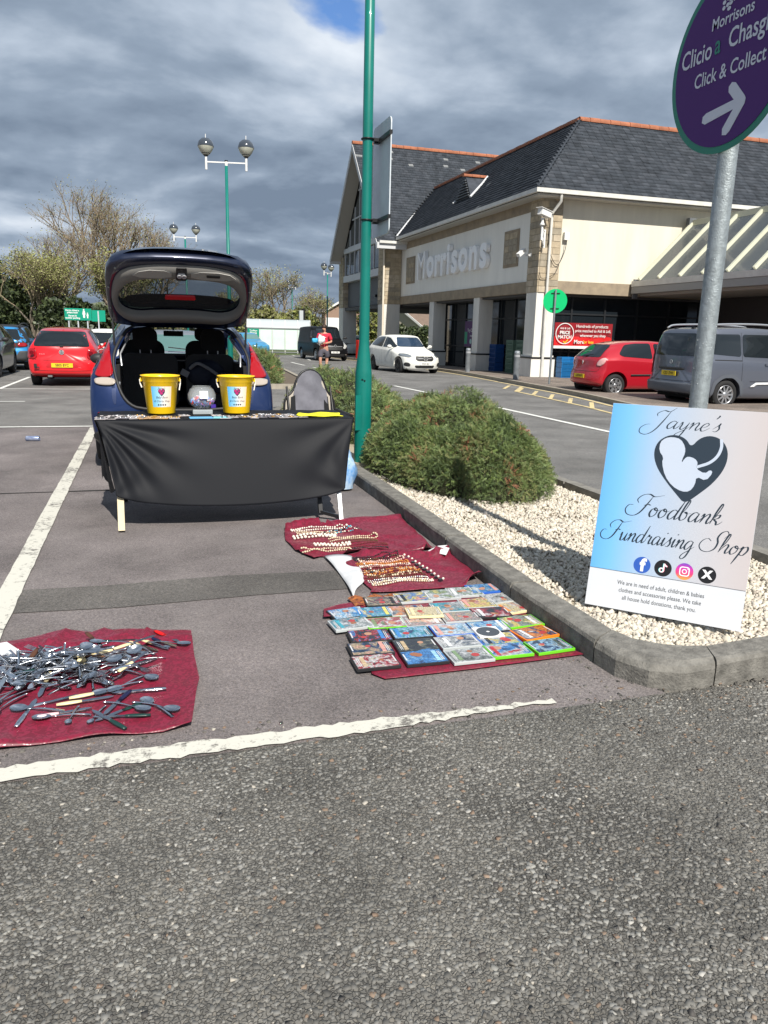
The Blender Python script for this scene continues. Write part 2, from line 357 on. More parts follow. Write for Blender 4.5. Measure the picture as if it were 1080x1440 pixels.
# ragged worn lines
def ragged(x0, y0, x1, y1, wd, n=40, amp=.012, seed=1, taper=False):
    r = random.Random(seed); a = []; b_ = []
    l = sqrt((x1-x0)**2+(y1-y0)**2); nx, ny = -(y1-y0)/l, (x1-x0)/l
    for i in range(n+1):
        t = i/n; ww = wd*(1-(.75*max(0, t-.75)/.25 if taper else 0))
        for lst, s in ((a, 1), (b_, -1)):
            q = s*ww/2+r.uniform(-amp, amp); lst.append((x0+(x1-x0)*t+nx*q, y0+(y1-y0)*t+ny*q))
    return a+b_[::-1]
sheet('bay_line', ragged(-1.4, 2.445, 1.5, 2.452, .085, 90, .011, 1, True), .008, W_old)
sheet('bay_line', ragged(-.755, 2.52, -.765, 11.9, .115, 90, .003, 2), .008, W_old)
sheet('bay_line', ragged(-14, 12.03, 1.6, 12.03, .10, 60, .004, 3), .008, W_new)
sheet('bay_line', ragged(-14, 19.95, 1.6, 19.9, .10, 30, .002, 4), .008, W_new)
sheet('bay_line', ragged(-14, 16.4, -2.3, 16.4, .10, 30, .002, 5), .008, W_new)
for x in (-3.32, -.75):
    sheet('bay_line', ragged(x, 20.0, x, 25.0, .10, 20, .002, 6), .008, W_new)
sheet('repair_patch', [(-.88, 4.0), (-.2, 3.95), (.5, 3.98), (1.05, 3.97), (1.06, 4.31), (.4, 4.36), (-.3, 4.33), (-.88, 4.36)], .004, A_patch)
sheet('drain_joint', ragged(-14, 7.12, 1.85, 7.05, .035, 60, .008, 9), .004, mat('tar', (.03, .028, .026), .8))
for (x0, y0, x1, y1) in ((7.06, 10.5, 7.12, 14.9), (7.1, 18.2, 7.08, 21.9), (7.17, 26.2, 7.3, 29.6), (7.3, 30.8, 7.33, 34.8), (7.4, 37.1, 7.46, 41.1), (8.5, 2.8, 8.6, 7.2), (9.1, 44, 9.7, 49), (9.7, 52, 9.8, 56), (7.05, 3.0, 7.05, 7.0)):
    sheet('lane_marking', ragged(x0, y0, x1, y1, .12, 20, .003, int(y0)), .008, W_new)
# yellow edge lines: along the planted island and along the far pavement
PVE = [(9.7, 12.4), (10.2, 14.8), (10.75, 17), (11.05, 18.6), (11.4, 21.5), (12.05, 25.8), (12.5, 29.5), (12.7, 33), (12.75, 38), (12.3, 44), (11.6, 50), (12.5, 60)]
def offs(pts, d):
    o = []
    for i, p in enumerate(pts):
        a = pts[max(0, i-1)]; b_ = pts[min(len(pts)-1, i+1)]; l = sqrt((b_[0]-a[0])**2+(b_[1]-a[1])**2); o.append((p[0]-(b_[1]-a[1])/l*d, p[1]+(b_[0]-a[0])/l*d))
    return o
PV = chaikin(PVE, 2, False)
sheet('lane_marking', offs(PV, .12)+offs(PV, .24)[::-1], .008, Y_old)
sheet('lane_marking', ragged(3.93, 2.7, 3.93, 17.2, .10, 60, .004, 11), .008, Y_old)
sheet('lane_marking', ragged(4.45, 20.6, 6.1, 42, .10, 40, .004, 12), .008, Y_old)
# pavement (raised) along the store
bpv = B()
def extr(bb, poly, z0, z1, mi=0):
    bb.prism(poly, z1-z0, mi, z=z0)
pav = sheet('pavement', PV+[(40, 60), (40, 12.4)], .11, A_pave)
bb = B()
for i in range(len(PV)-1):
    a, c = PV[i], PV[i+1]; ia, ic = offs(PV, -.12)[i], offs(PV, -.12)[i+1]
    bb.add([(a[0], a[1], -.02), (c[0], c[1], -.02), (c[0], c[1], .114), (a[0], a[1], .114), (ia[0], ia[1], .114), (ic[0], ic[1], .114)], [(0, 1, 2, 3), (3, 2, 5, 4)])
K_conc = mat('kerb_concrete', (.165, .157, .140), .9, var=.45, vscale=16, bump=.6, bscale=90, detail=8)
K_fars = mat('kerb_concrete_far', (.30, .27, .22), .9, var=.2, vscale=6)
bb.obj('pavement_kerb', K_fars, kind='structure', ground=True)
# yellow hatched box in front of the cars by the store
hx = [[(8.9, 12.3), (9.55, 12.3), (9.8, 14.9), (10.35, 17.2), (10.6, 18.7), (10.95, 21.0), (9.95, 19.8), (9.3, 15.5)]]
Q = [((9.35, 15.0), (10.0, 19.7)), ((8.8, 12.4), (9.35, 15.0)), ((10.0, 19.7), (11.15, 21.6)), ((9.5, 12.4), (9.5, 12.41))]
for (a, c) in Q[:3]: sheet('box_marking', strip(*a, *c, .10), .008, Y_old)
for i in range(7):
    y = 13.2+i*1.25; x = 8.95+i*.185
    sheet('box_marking', strip(x+.05, y, x+1.0, y+1.55, .10), .012, Y_old)
# ================================================================== kerbs of the island
def kerbstone(p0, p1, q0, q1, h=.115, name='kerb_stone'):
    """outer edge p0-p1, inner edge q0-q1"""
    g = .007
    def lerp(a, b, t): return (a[0]+(b[0]-a[0])*t, a[1]+(b[1]-a[1])*t)
    l = sqrt((p1[0]-p0[0])**2+(p1[1]-p0[1])**2); t = g/l
    P = [lerp(p0, p1, t), lerp(p0, p1, .33), lerp(p0, p1, .66), lerp(p0, p1, 1-t)]; Qn = [lerp(q0, q1, t), lerp(q0, q1, .33), lerp(q0, q1, .66), lerp(q0, q1, 1-t)]
    bm = bmesh.new(); rows = []
    for a, c in zip(P, Qn):
        b1 = lerp(a, c, .18); j = rnd.uniform(-.003, .003)
        rows.append([bm.verts.new((a[0], a[1], -.05)), bm.verts.new((a[0], a[1], h-.022+j)), bm.verts.new((*lerp(a, c, .06), h-.006+j)), bm.verts.new((*b1, h+j)), bm.verts.new((c[0], c[1], h+j*.5)), bm.verts.new((c[0], c[1], -.05))])
    for i in range(3):
        for k in range(5): bm.faces.new((rows[i][k], rows[i+1][k], rows[i+1][k+1], rows[i][k+1]))
    bm.faces.new(rows[0]); bm.faces.new(rows[3][::-1])
    bmesh.ops.recalc_face_normals(bm, faces=bm.faces)
    for v in bm.verts: v.co.z += zg(v.co.x, v.co.y)
    me = bpy.data.meshes.new(name); bm.to_mesh(me); bm.free()
    return me
kerb = bpy.data.objects.new('kerb', None); COL.objects.link(kerb); kerb['kind'] = 'structure'
KO = [(2.75, 2.47), (2.22, 2.43)]                       # outer line, front
outer = [(3.86, 2.62), (3.2, 2.5), (2.72, 2.455), (2.24, 2.42), (1.98, 2.50), (1.86, 2.74), (1.845, 3.55), (1.86, 4.55), (1.875, 5.47), (1.885, 6.4), (1.89, 7.32), (1.9, 8.25), (1.9, 9.2), (1.9, 10.1), (1.9, 11.0), (1.9, 11.9), (1.95, 12.9), (2.2, 13.8), (2.6, 14.7), (3.0, 15.6), (3.4, 16.5)]
inner = [(3.72, 2.76), (3.15, 2.63), (2.70, 2.59), (2.30, 2.56), (2.09, 2.66), (2.0, 2.82), (1.985, 3.55), (2.0, 4.55), (2.012, 5.47), (2.022, 6.4), (2.027, 7.32), (2.035, 8.25), (2.035, 9.2), (2.035, 10.1), (2.035, 11.0), (2.035, 11.9), (2.08, 12.87), (2.33, 13.74), (2.73, 14.64), (3.13, 15.54), (3.5, 16.4)]
for i in range(len(outer)-1):
    if i == 4: continue
    if i == 3:
        # one rounded corner stone between the two joints
        a = [outer[3], (2.08, 2.41), (1.95, 2.47), (1.875, 2.6), outer[5]]; c = [inner[3], (2.22, 2.575), (2.12, 2.62), (2.03, 2.71), inner[5]]
        bm = bmesh.new(); rows = []
        for p, q in zip(a, c):
            l = lambda t: (p[0]+(q[0]-p[0])*t, p[1]+(q[1]-p[1])*t)
            rows.append([bm.verts.new((*p, -.05)), bm.verts.new((*p, .075)), bm.verts.new((*l(.08), .098)), bm.verts.new((*l(.28), .112)), bm.verts.new((*q, .116)), bm.verts.new((*q, -.05))])
        for r in range(4):
            for k in range(5): bm.faces.new((rows[r][k], rows[r+1][k], rows[r+1][k+1], rows[r][k+1]))
        bm.faces.new(rows[0]); bm.faces.new(rows[4][::-1]); bmesh.ops.recalc_face_normals(bm, faces=bm.faces)
        me = bpy.data.meshes.new('kerb_stone'); bm.to_mesh(me); bm.free()
    else:
        me = kerbstone(outer[i], outer[i+1], inner[i], inner[i+1])
    o = link('kerb_stone', me, K_conc, kerb)
K_top = mat('kerb_road_side', (.2, .19, .17), .9, var=.3, vscale=12, bump=.4, bscale=70)
ky = 2.62
while ky < 17:
    link('kerb_stone', kerbstone((3.87, ky), (3.87, ky+.9), (3.74, ky), (3.74, ky+.9), .10), K_top, kerb); ky += .91
# ================================================================== gravel on the island
isl = [(3.74, 2.66), (3.2, 2.6), (2.72, 2.58), (2.3, 2.55), (2.1, 2.65), (2.0, 2.8), (1.985, 3.5), (2.0, 4.5), (2.02, 6.4), (2.035, 9), (2.035, 12), (2.1, 12.9), (2.9, 15), (3.5, 16.4), (3.74, 16.4)]
G_bed = mat('gravel_bed', (.36, .31, .23), .95, var=.3, vscale=60, bump=.8, bscale=60)
sheet('gravel_bed', isl, .03, G_bed)
def gravel():
    rng = np.random.default_rng(3)
    box = np.array([(i, j, k) for i in (-1, 1) for j in (-1, 1) for k in (-1, 1)], float)
    fc = [(0, 1, 3, 2), (4, 6, 7, 5), (0, 4, 5, 1), (2, 3, 7, 6), (0, 2, 6, 4), (1, 5, 7, 3)]
    par = bpy.data.objects.new('gravel', None)
    g = [mat('gravel_cream', (.56, .51, .42), .85, var=.12, vscale=30), mat('gravel_tan', (.48, .43, .36), .85, var=.15, vscale=30), mat('gravel_pale', (.62, .58, .50), .85), mat('gravel_grey', (.34, .30, .25), .85), mat('gravel_warm', (.54, .48, .41), .85)]
    K = 25000; pts = []
    X = rng.uniform(1.99, 3.74, K*2); Y = 2.56+(rng.uniform(0, 1, K*2)**1.15)*4.6
    ok = ~((X < 2.32) & (Y < 2.78-(X-1.99)*.55)) & (Y > 2.61+(X-2.7)*.165) & (X < 3.725); X = X[ok][:K]; Y = Y[ok][:K]; K = len(X)
    R = rotmats(rng, K); s = rng.lognormal(math.log(.0088), .28, K)
    S = np.stack([s*rng.uniform(.9, 1.45, K), s*rng.uniform(.75, 1.1, K), s*rng.uniform(.55, .9, K)], -1)
    Z = np.array([zg(a, b) for a, b in zip(X, Y)])+.034+rng.uniform(0, .012, K)+.012*np.sin(X*7+Y*2)*np.sin(Y*5)
    mi = rng.choice(5, K, p=[.42, .2, .2, .06, .12])
    # three joined templates so stones differ
    RS = R*S[:, None, :]
    tv = box*np.array([.8, .8, .8])+rng.uniform(-.38, .38, box.shape)
    allv = []
    me = bpy.data.meshes.new('gravel'); jit = rng.uniform(-.34, .34, (K, 8, 3)); V = np.einsum('kij,knj->kni', RS, box[None]*.85+jit)+np.stack([X, Y, Z], -1)[:, None, :]
    F = (np.array(fc)[None]+(np.arange(K)*8)[:, None, None]).reshape(-1, 4)
    me.vertices.add(K*8); me.vertices.foreach_set('co', V.ravel().astype(np.float32)); me.loops.add(F.size); me.loops.foreach_set('vertex_index', F.ravel().astype(np.int32))
    me.polygons.add(len(F)); me.polygons.foreach_set('loop_start', (np.arange(len(F))*4).astype(np.int32)); me.polygons.foreach_set('material_index', np.repeat(mi, 6).astype(np.int32)); me.update(calc_edges=True)
    o = link('gravel', me, g, None, 'stuff')
    # loose chippings, grit and stones on the asphalt
    K = 2500; X = rng.uniform(-1.3, 2.3, K); Y = 1.0+rng.uniform(0, 1, K)*1.6
    X2 = rng.uniform(1.2, 1.87, 260)+rng.normal(0, .02, 260); Y2 = rng.uniform(2.4, 5.6, 260)*1.0; X2 = 1.83-np.abs(rng.normal(0, .12, 260))
    X3 = rng.uniform(1.6, 3.2, 500); Y3 = 2.42-np.abs(rng.normal(0, .16, 500))
    X = np.concatenate([X, X2, X3]); Y = np.concatenate([Y, Y2, Y3]); K = len(X)
    R = rotmats(rng, K, .25); s = np.minimum(rng.lognormal(math.log(.0036), .4, K), .0075)
    S = np.stack([s*1.3, s, s*.45], -1); jit = rng.uniform(-.4, .4, (K, 8, 3)); V = np.einsum('kij,knj->kni', R*S[:, None, :], box[None]*.8+jit)+np.stack([X, Y, .001+np.zeros(K)], -1)[:, None, :]
    F = (np.array(fc)[None]+(np.arange(K)*8)[:, None, None]).reshape(-1, 4); me = bpy.data.meshes.new('stone_chippings')
    me.vertices.add(K*8); me.vertices.foreach_set('co', V.ravel().astype(np.float32)); me.loops.add(F.size); me.loops.foreach_set('vertex_index', F.ravel().astype(np.int32))
    mi = rng.choice(4, K, p=[.45, .3, .15, .1]); me.polygons.add(len(F)); me.polygons.foreach_set('loop_start', (np.arange(len(F))*4).astype(np.int32)); me.polygons.foreach_set('material_index', np.repeat(mi, 6).astype(np.int32)); me.update(calc_edges=True)
    link('stone_chippings', me, [mat('chip_grey', (.13, .12, .105), .8), mat('chip_dark', (.07, .065, .06), .75), mat('chip_brown', (.2, .14, .1), .8), mat('chip_pale', (.38, .35, .3), .85)], None, 'stuff')
    # worn stone chips standing in the binder of the front asphalt, nearest the camera
    sp_ = .0148; gx, gy = np.meshgrid(np.arange(-1.6, 3.6, sp_), np.arange(.55, 2.40, sp_)); X = gx.ravel(); Y = gy.ravel(); K = len(X); X = X+rng.uniform(-.5, .5, K)*sp_; Y = Y+rng.uniform(-.5, .5, K)*sp_
    D = Y*CT+X*ST; lat = X*CT-Y*ST; ok = (D > 1.15) & (np.abs(lat) < .58*D+.08) & (Y < 2.41); X = X[ok]; Y = Y[ok]; K = len(X)
    a0 = rng.uniform(0, 2*pi, K); s = sp_*rng.uniform(.26, .72, K); el = rng.uniform(.45, 1, K); V = np.zeros((K, 8, 3)); tx, ty = rng.normal(0, .13, K), rng.normal(0, .13, K); hz = rng.uniform(.0003, .0028, K)
    for k in range(4):
        an = k*pi/2+rng.uniform(-.5, .5, K); r_ = s*rng.uniform(.75, 1.25, K); lx = r_*np.cos(an); ly = r_*np.sin(an)*el; px = lx*np.cos(a0)-ly*np.sin(a0); py = lx*np.sin(a0)+ly*np.cos(a0)
        V[:, k] = np.stack([X+px, Y+py, hz+px*tx+py*ty], -1); V[:, 4+k] = np.stack([X+px*1.12, Y+py*1.12, np.full(K, -.003)], -1)
    F = (np.array([(0, 1, 2, 3), (0, 4, 5, 1), (1, 5, 6, 2), (2, 6, 7, 3), (3, 7, 4, 0)])[None]+(np.arange(K)*8)[:, None, None]).reshape(-1, 4); me = bpy.data.meshes.new('asphalt_chips')
    me.vertices.add(K*8); me.vertices.foreach_set('co', V.ravel().astype(np.float32)); mi = rng.choice(6, K, p=[.34, .29, .20, .14, .018, .012]); pn = np.sin(X*3.1+Y*1.3)*np.sin(Y*4.2-X*1.7+1)+.6*np.sin(X*9+Y*7)*np.sin(Y*11-X*3); hit = (pn > .45) & (rng.uniform(0, 1, K) < .3); mi[hit] = rng.choice([2, 6], hit.sum()); me.loops.add(F.size); me.loops.foreach_set('vertex_index', F.ravel().astype(np.int32)); me.polygons.add(len(F)); me.polygons.foreach_set('loop_start', (np.arange(len(F))*4).astype(np.int32)); me.polygons.foreach_set('material_index', np.repeat(mi, 5).astype(np.int32)); me.update(calc_edges=True)
    link('asphalt_chips', me, [mat('road_chip_%d' % i, tuple(q*1.07 for q in c), .75, var=.4, vscale=1.5, detail=9) for i, c in enumerate([(.150, .145, .132), (.115, .111, .101), (.185, .180, .166), (.085, .082, .075), (.20, .145, .105), (.32, .31, .285), (.235, .23, .21)])], None, 'stuff')
gravel()
# ================================================================== shrubs
F1 = mat('leaf_green', (.135, .185, .06), .55, var=.4, vscale=3); F2 = mat('leaf_dark', (.07, .105, .038), .6, var=.3, vscale=4)
F3 = mat('leaf_olive', (.215, .215, .085), .6, var=.3, vscale=3); F4 = mat('leaf_red', (.34, .12, .07), .6); TW = mat('twig_brown', (.11, .075, .05), .85)
F5 = mat('leaf_bright', (.17, .24, .06), .5)
def shrub(label, cx, cy, ax, ay, h, K, size, seed, skew=0):
    rng = np.random.default_rng(seed)
    t = thing('juniper_shrub', label, 'shrub', (cx, cy, .05), group=None)
    def surf(u, v, k=1):                                # unit disc -> mound
        r = np.minimum(np.sqrt(u*u+v*v), 1); z = h*np.power(np.maximum(0, 1-r**2.6), .55)
        z = z*(1+.10*np.sin(u*5+seed)+.08*np.sin(v*9+seed*2)+.05*np.sin(u*13+v*11))
        return u*ax+skew*v*ay, v*ay, z*k
    # solid dark core filling the mound under the sprigs
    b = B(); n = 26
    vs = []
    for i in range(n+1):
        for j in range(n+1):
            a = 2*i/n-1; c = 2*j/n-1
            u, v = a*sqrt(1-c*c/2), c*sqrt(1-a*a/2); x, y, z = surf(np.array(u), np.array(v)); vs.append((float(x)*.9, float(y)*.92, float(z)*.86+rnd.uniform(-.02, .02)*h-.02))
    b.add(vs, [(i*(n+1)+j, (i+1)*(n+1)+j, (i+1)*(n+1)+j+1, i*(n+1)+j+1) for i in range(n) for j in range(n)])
    b.obj('dark_core', mat('shrub_inside', (.035, .036, .018), .95, var=.6, vscale=25), t)
    # sprigs: a thin twig with small leaves
    tv = []; tf = []
    L = size
    for k in range(4):
        y = L*(k/4); w_ = L*.105*(1-.5*k/6); 
        for s in (-1, 1):
            q = len(tv); tv += [(0, y, 0), (s*w_*1.2, y+L*.09, L*.03), (s*w_*1.9, y+L*.24, L*.06), (s*w_*.4, y+L*.17, L*.02)]; tf.append((q, q+1, q+2, q+3))
    a = rng.uniform(0, 2*pi, K); r = np.sqrt(rng.uniform(0, 1, K))**.72
    u = r*np.cos(a); v = r*np.sin(a); x, y, z = surf(u, v)
    e = 1e-3; x1, y1, z1 = surf(u+e, v); x2, y2, z2 = surf(u, v+e)
    nx = np.stack([-(z1-z)/e/ax, -(z2-z)/e/ay, np.ones(K)], -1)
    nx[:, :2] = np.clip(nx[:, :2], -4, 4); nx /= np.linalg.norm(nx, axis=1, keepdims=True)
    dirv = nx*.5+rng.normal(0, .6, (K, 3)); dirv[:, 2] += rng.uniform(-.55, .3, K); dirv /= np.linalg.norm(dirv, axis=1, keepdims=True)
    side = np.cross(dirv, rng.normal(0, 1, (K, 3))); side /= np.linalg.norm(side, axis=1, keepdims=True); up = np.cross(side, dirv)
    R = np.stack([side, dirv, up], -1)*rng.uniform(.55, 1.35, K)[:, None, None]
    depth = rng.uniform(0, 1, K)**2*.10
    T = np.stack([x, y, z], -1)-nx*depth[:, None]-nx*.02
    T[:, 2] = np.maximum(T[:, 2], .01)
    pn = (np.sin(x*9+seed)*np.sin(y*7)+rng.normal(0, .7, K))
    mi = np.where(pn > .9, 2, np.where(pn < -.55, 1, 0)); mi[rng.uniform(0, 1, K) < .035] = 4
    red = (np.sin(x*11+2)*np.sin(y*8+1) > .72) & (rng.uniform(0, 1, K) < .16); mi[red] = 3
    scatter('foliage', tv, tf, R, T, mi, [F1, F2, F3, F4, F5], t)
    return t
shrub('large rounded evergreen shrub on the gravel beside the foot of the green lamp post', 2.93, 7.14, .83, 1.60, .73, 42000, .050, 1)
shrub('long low evergreen shrub with reddish tips behind the camping chair and green lamp post', 2.93, 11.6, .85, 2.7, .74, 9500, .085, 2)
island2 = [(2.6, 20.4), (4.35, 20.4), (4.9, 27), (5.7, 37), (6.1, 45), (3.6, 45), (3.2, 37)]
sheet('planting_bed', island2, .09, mat('soil', (.12, .095, .07), .95, var=.3, vscale=20))
kb = B()
for i in range(len(island2)):
    a = island2[i]; c = island2[(i+1) % len(island2)]
    l = sqrt((c[0]-a[0])**2+(c[1]-a[1])**2); n_ = max(1, int(l/3))
    for j in range(n_):
        p = (a[0]+(c[0]-a[0])*j/n_, a[1]+(c[1]-a[1])*j/n_); q = (a[0]+(c[0]-a[0])*(j+1)/n_, a[1]+(c[1]-a[1])*(j+1)/n_)
        kb.bar((*p, .03), (*q, .03), .13, .2)
kb.obj('island_kerb', K_fars, kind='structure', ground=True)
shrub('clipped evergreen shrub with orange tips at the near end of the far island', 3.35, 23.6, .5, 2.6, .85, 5000, .14, 3)
shrub('long evergreen shrub further along the far island, nearest the walking person', 3.75, 31.5, .6, 4.4, .75, 3500, .18, 4, skew=.08)
# ================================================================== trees
def segs_mesh(name, segs, m, parent, n=4, kind=None):
    P = np.array([s[0] for s in segs]); Qv = np.array([s[1] for s in segs]); r0 = np.array([s[2] for s in segs]); r1 = np.array([s[3] for s in segs])
    d = Qv-P; d /= np.maximum(1e-9, np.linalg.norm(d, axis=1, keepdims=True)); ref = np.where(np.abs(d[:, 2:3]) > .9, np.array([[1., 0, 0]]), np.array([[0, 0, 1.]]))
    a = np.cross(d, ref); a /= np.linalg.norm(a, axis=1, keepdims=True); b = np.cross(d, a); V = []
    for base, r in ((P, r0), (Qv, r1)):
        for k in range(n): an = 2*pi*k/n; V.append(base+(a*cos(an)+b*sin(an))*r[:, None])
    V = np.stack(V, 1).reshape(-1, 3); K = len(segs)
    f = np.array([(k, (k+1) % n, n+(k+1) % n, n+k) for k in range(n)]); F = (f[None]+(np.arange(K)*2*n)[:, None, None]).reshape(-1, 4)
    me = bpy.data.meshes.new(name); me.vertices.add(len(V)); me.vertices.foreach_set('co', V.ravel().astype(np.float32)); me.loops.add(F.size); me.loops.foreach_set('vertex_index', F.ravel().astype(np.int32))
    me.polygons.add(len(F)); me.polygons.foreach_set('loop_start', (np.arange(len(F))*4).astype(np.int32)); me.polygons.foreach_set('use_smooth', np.ones(len(F), bool)); me.update(calc_edges=True)
    return link(name, me, m, parent, kind)
BK = mat('bark_grey', (.19, .16, .125), .9, var=.3, vscale=2); BK2 = mat('bark_twig', (.24, .19, .13), .9)
L1 = mat('spring_leaf', (.22, .24, .06), .6, var=.3, vscale=.6); L2 = mat('spring_leaf_dull', (.12, .115, .045), .6, var=.3, vscale=.6); L3 = mat('ivy_dark', (.028, .042, .018), .5, var=.5, vscale=.8); L4 = mat('ivy_mid', (.06, .08, .03), .5, var=.4, vscale=.8); L5 = mat('catkin', (.28, .28, .12), .7)
def tree(label, x, y, h, spread, seed, leaves=0, lsize=.12, lm=(L1, L2), name='bare_tree', stems=3, low=.15, dens=1.0, cat='tree', bark=BK, twr=.012, group=None, lowleaf=.1):
    r = random.Random(seed); t = thing(name, label, cat, (x, y, -.1), group=group)
    tr = []; cr = []; tips = []
    def grow(p, d, l, rad, depth):
        n = 3; q = p
        for i in range(n):
            d = (d+Vector((r.gauss(0, .12), r.gauss(0, .12), .05+r.gauss(0, .06)))).normalized(); q2 = q+d*l/n
            ra = rad*(1-.35*i/n); rb = rad*(1-.35*(i+1)/n)
            (tr if depth <= 1 else cr).append((tuple(q), tuple(q2), ra, rb)); q = q2
            if depth >= 2 and r.random() < .8*dens:
                dd = (d+Vector((r.gauss(0, .7), r.gauss(0, .7), r.gauss(.15, .35)))).normalized()
                e_ = q+dd*l*r.uniform(.3, .7); cr.append((tuple(q), tuple(e_), rb*.5, twr*.5)); tips.append(e_)
        if depth >= 5 or l < h*.03: tips.append(q); return
        k = 2 if r.random() < .45 else 3
        for _ in range(k):
            sp = .42+.10*depth*.5
            dd = (d*1.0+Vector((r.gauss(0, sp)*spread, r.gauss(0, sp)*spread, r.gauss(.12, .22)))).normalized()
            grow(q, dd, l*r.uniform(.62, .86), max(twr, rad*.62), depth+1)
    for s in range(stems):
        d = Vector((r.gauss(0, .22)*spread, r.gauss(0, .22)*spread, 1)).normalized()
        grow(Vector((r.gauss(0, .15)*stems/3, r.gauss(0, .15), 0)), d, h*.27, h*.017, 0)
    top = max(s[1][2] for s in cr); k = h/top
    sc = lambda L_: [(tuple(c*k for c in a), tuple(c*k for c in b), ra, rb) for a, b, ra, rb in L_]
    segs_mesh('trunk', sc(tr), bark, t, 7)
    crown = segs_mesh('crown', sc(cr), BK2, t, 3)
    if leaves:
        rng = np.random.default_rng(seed); tp = np.array([tuple(c*k for c in p) for p in tips]); tp = tp[tp[:, 2] > h*lowleaf]
        idx = rng.integers(0, len(tp), leaves); T = tp[idx]+rng.normal(0, h*.028, (leaves, 3))
        R = rotmats(rng, leaves)*rng.uniform(.5, 1.4, leaves)[:, None, None]
        q = lsize; tv = [(-q*.5, 0, 0), (0, -q*.28, q*.06), (q*.5, 0, 0), (0, q*.28, -q*.05)]
        mi = rng.choice(len(lm), leaves)
        scatter('leaves', tv, [(0, 1, 2, 3)], R, T, mi, list(lm), t, kind='stuff')
    return t
def bushy(label, x, y, wx, wy, h, seed, K=6000, size=.25, lm=(L3, L4), name='evergreen_tree', cat='tree', group=None):
    rng = np.random.default_rng(seed); t = thing(name, label, cat, (x, y, -.1), group=group)
    segs = []; r = random.Random(seed)
    for i in range(7):
        a = r.uniform(0, 2*pi); segs.append(((r.gauss(0, .1), r.gauss(0, .1), 0), (cos(a)*wx*.3, sin(a)*wy*.3, h*r.uniform(.5, .8)), .12, .03))
    segs_mesh('trunk', segs, BK, t, 6)
    nb = 16; cs = []
    for i in range(nb):
        a = rng.uniform(0, 2*pi); q = rng.uniform(0, 1)**.5; z = rng.uniform(.12, .8); cs.append((cos(a)*q*wx*.36, sin(a)*q*wy*.36, z*h, rng.uniform(.18, .3)*h*(1.1-.5*z)))
    cs = np.array(cs); idx = rng.integers(0, nb, K); d = rng.normal(0, 1, (K, 3)); d /= np.linalg.norm(d, axis=1, keepdims=True)
    T = cs[idx, :3]+d*cs[idx, 3:4]*rng.uniform(.6, 1.08, K)[:, None]; T[:, 2] = np.abs(T[:, 2])
    ok = T[:, 2] < h*1.02; T = T[ok]; K = len(T)
    R = rotmats(rng, K)*rng.uniform(.5, 1.5, K)[:, None, None]; q = size
    tv = [(-q*.5, 0, 0), (0, -q*.3, q*.06), (q*.5, 0, 0), (0, q*.3, -q*.05)]
    scatter('crown', tv, [(0, 1, 2, 3)], R, T, rng.choice(len(lm), K), list(lm), t, kind='stuff')
    return t
tree('tall bare tree with a wide fan of pale twigs rising behind the green parking sign', -1.5, 60, 11.6, .8, 11, 3500, .10, (L5, L2), stems=5, dens=1.25)
tree('smaller bare tree leaning right behind the raised tailgate', .9, 62, 9.2, 1.2, 12, 500, .1, (L5, L2), stems=4)
tree('multi-stemmed tree in yellow-green new leaf left of the tall bare tree', -6.3, 52, 6.8, 1.0, 13, 14000, .10, (L5, L1, L2), stems=6, name='budding_tree')
tree('thin twiggy tree behind the yellow-green tree, left of the tall bare one', -5.2, 58, 8.6, .9, 14, 700, .1, (L5,), stems=3)
tree('bushy budding tree just left of the raised tailgate and right of the parking sign', -1.3, 50, 6.2, 1.0, 15, 12000, .11, (L5, L2, L1), stems=5, name='budding_tree')
bushy('dark evergreen tree at the far left edge behind the blue car', -10.8, 56, 8, 5, 6.4, 21, 12000, .26)
bushy('dark evergreen tree second from the left edge, behind the red car', -7.2, 54, 6, 4, 5.0, 22, 9000, .24)
bushy('low dark evergreen thicket below the green parking sign', -3.4, 50, 7, 3, 3.6, 23, 8000, .22)
bushy('dark ivy thicket behind the white hatchback and tailgate', 1.0, 52, 7, 3, 3.2, 24, 7000, .22, (L3, L4, L2))
k = 0
for (x, y, h, sd_, lab) in ((13.6, 82, 8.4, 31, 'round topped bare tree behind the trolley shelter, tallest of that clump'), (10.0, 84, 6.6, 32, 'slim bare tree left of the round topped one behind the trolley shelter'), (17.5, 84, 6.0, 33, 'bare tree behind the black van, right of the round topped one'), (7.6, 80, 4.8, 34, 'small pale budding tree just right of the raised tailgate')):
    tree(lab, x, y, h, 1.1, sd_, 2600, .15, (L5, L2, L1), stems=4, twr=.016)
for (x, y, wx, h, sd_, lm, lab) in ((6.5, 74, 7, 3.6, 41, (L4, L2, L1), 'green hedge mound behind the left end of the trolley shelter'), (11.5, 78, 8, 4.2, 42, (L2, L5, L1), 'straw coloured thicket behind the trolley shelter roof'), (17.0, 78, 8, 4.4, 43, (L2, L1, L4), 'olive thicket behind the black van'), (22.5, 80, 8, 4.6, 44, (L1, L4, L2), 'bright green bush seen under the store gable, left of its pier'), (28, 86, 9, 4.6, 45, (L2, L5, L4), 'bushes seen through the open passage below the gable'), (35, 90, 10, 5.2, 46, (L1, L5, L2), 'brushwood seen through the passage right of the gable pier'), (25, 70, 5, 2.6, 47, (L3, L4), 'dark low bush in the passage below the gable')):
    bushy(lab, x, y, wx, 4, h, sd_, 5500, .3, lm, name='thicket', cat='bush')
sheet('verge', [(-60, 46), (3.0, 46), (3.0, 49), (30, 66), (60, 66), (60, 120), (-60, 120)], .02, mat('grass_verge', (.07, .09, .03), .95, var=.4, vscale=.8, bump=.5, bscale=20))
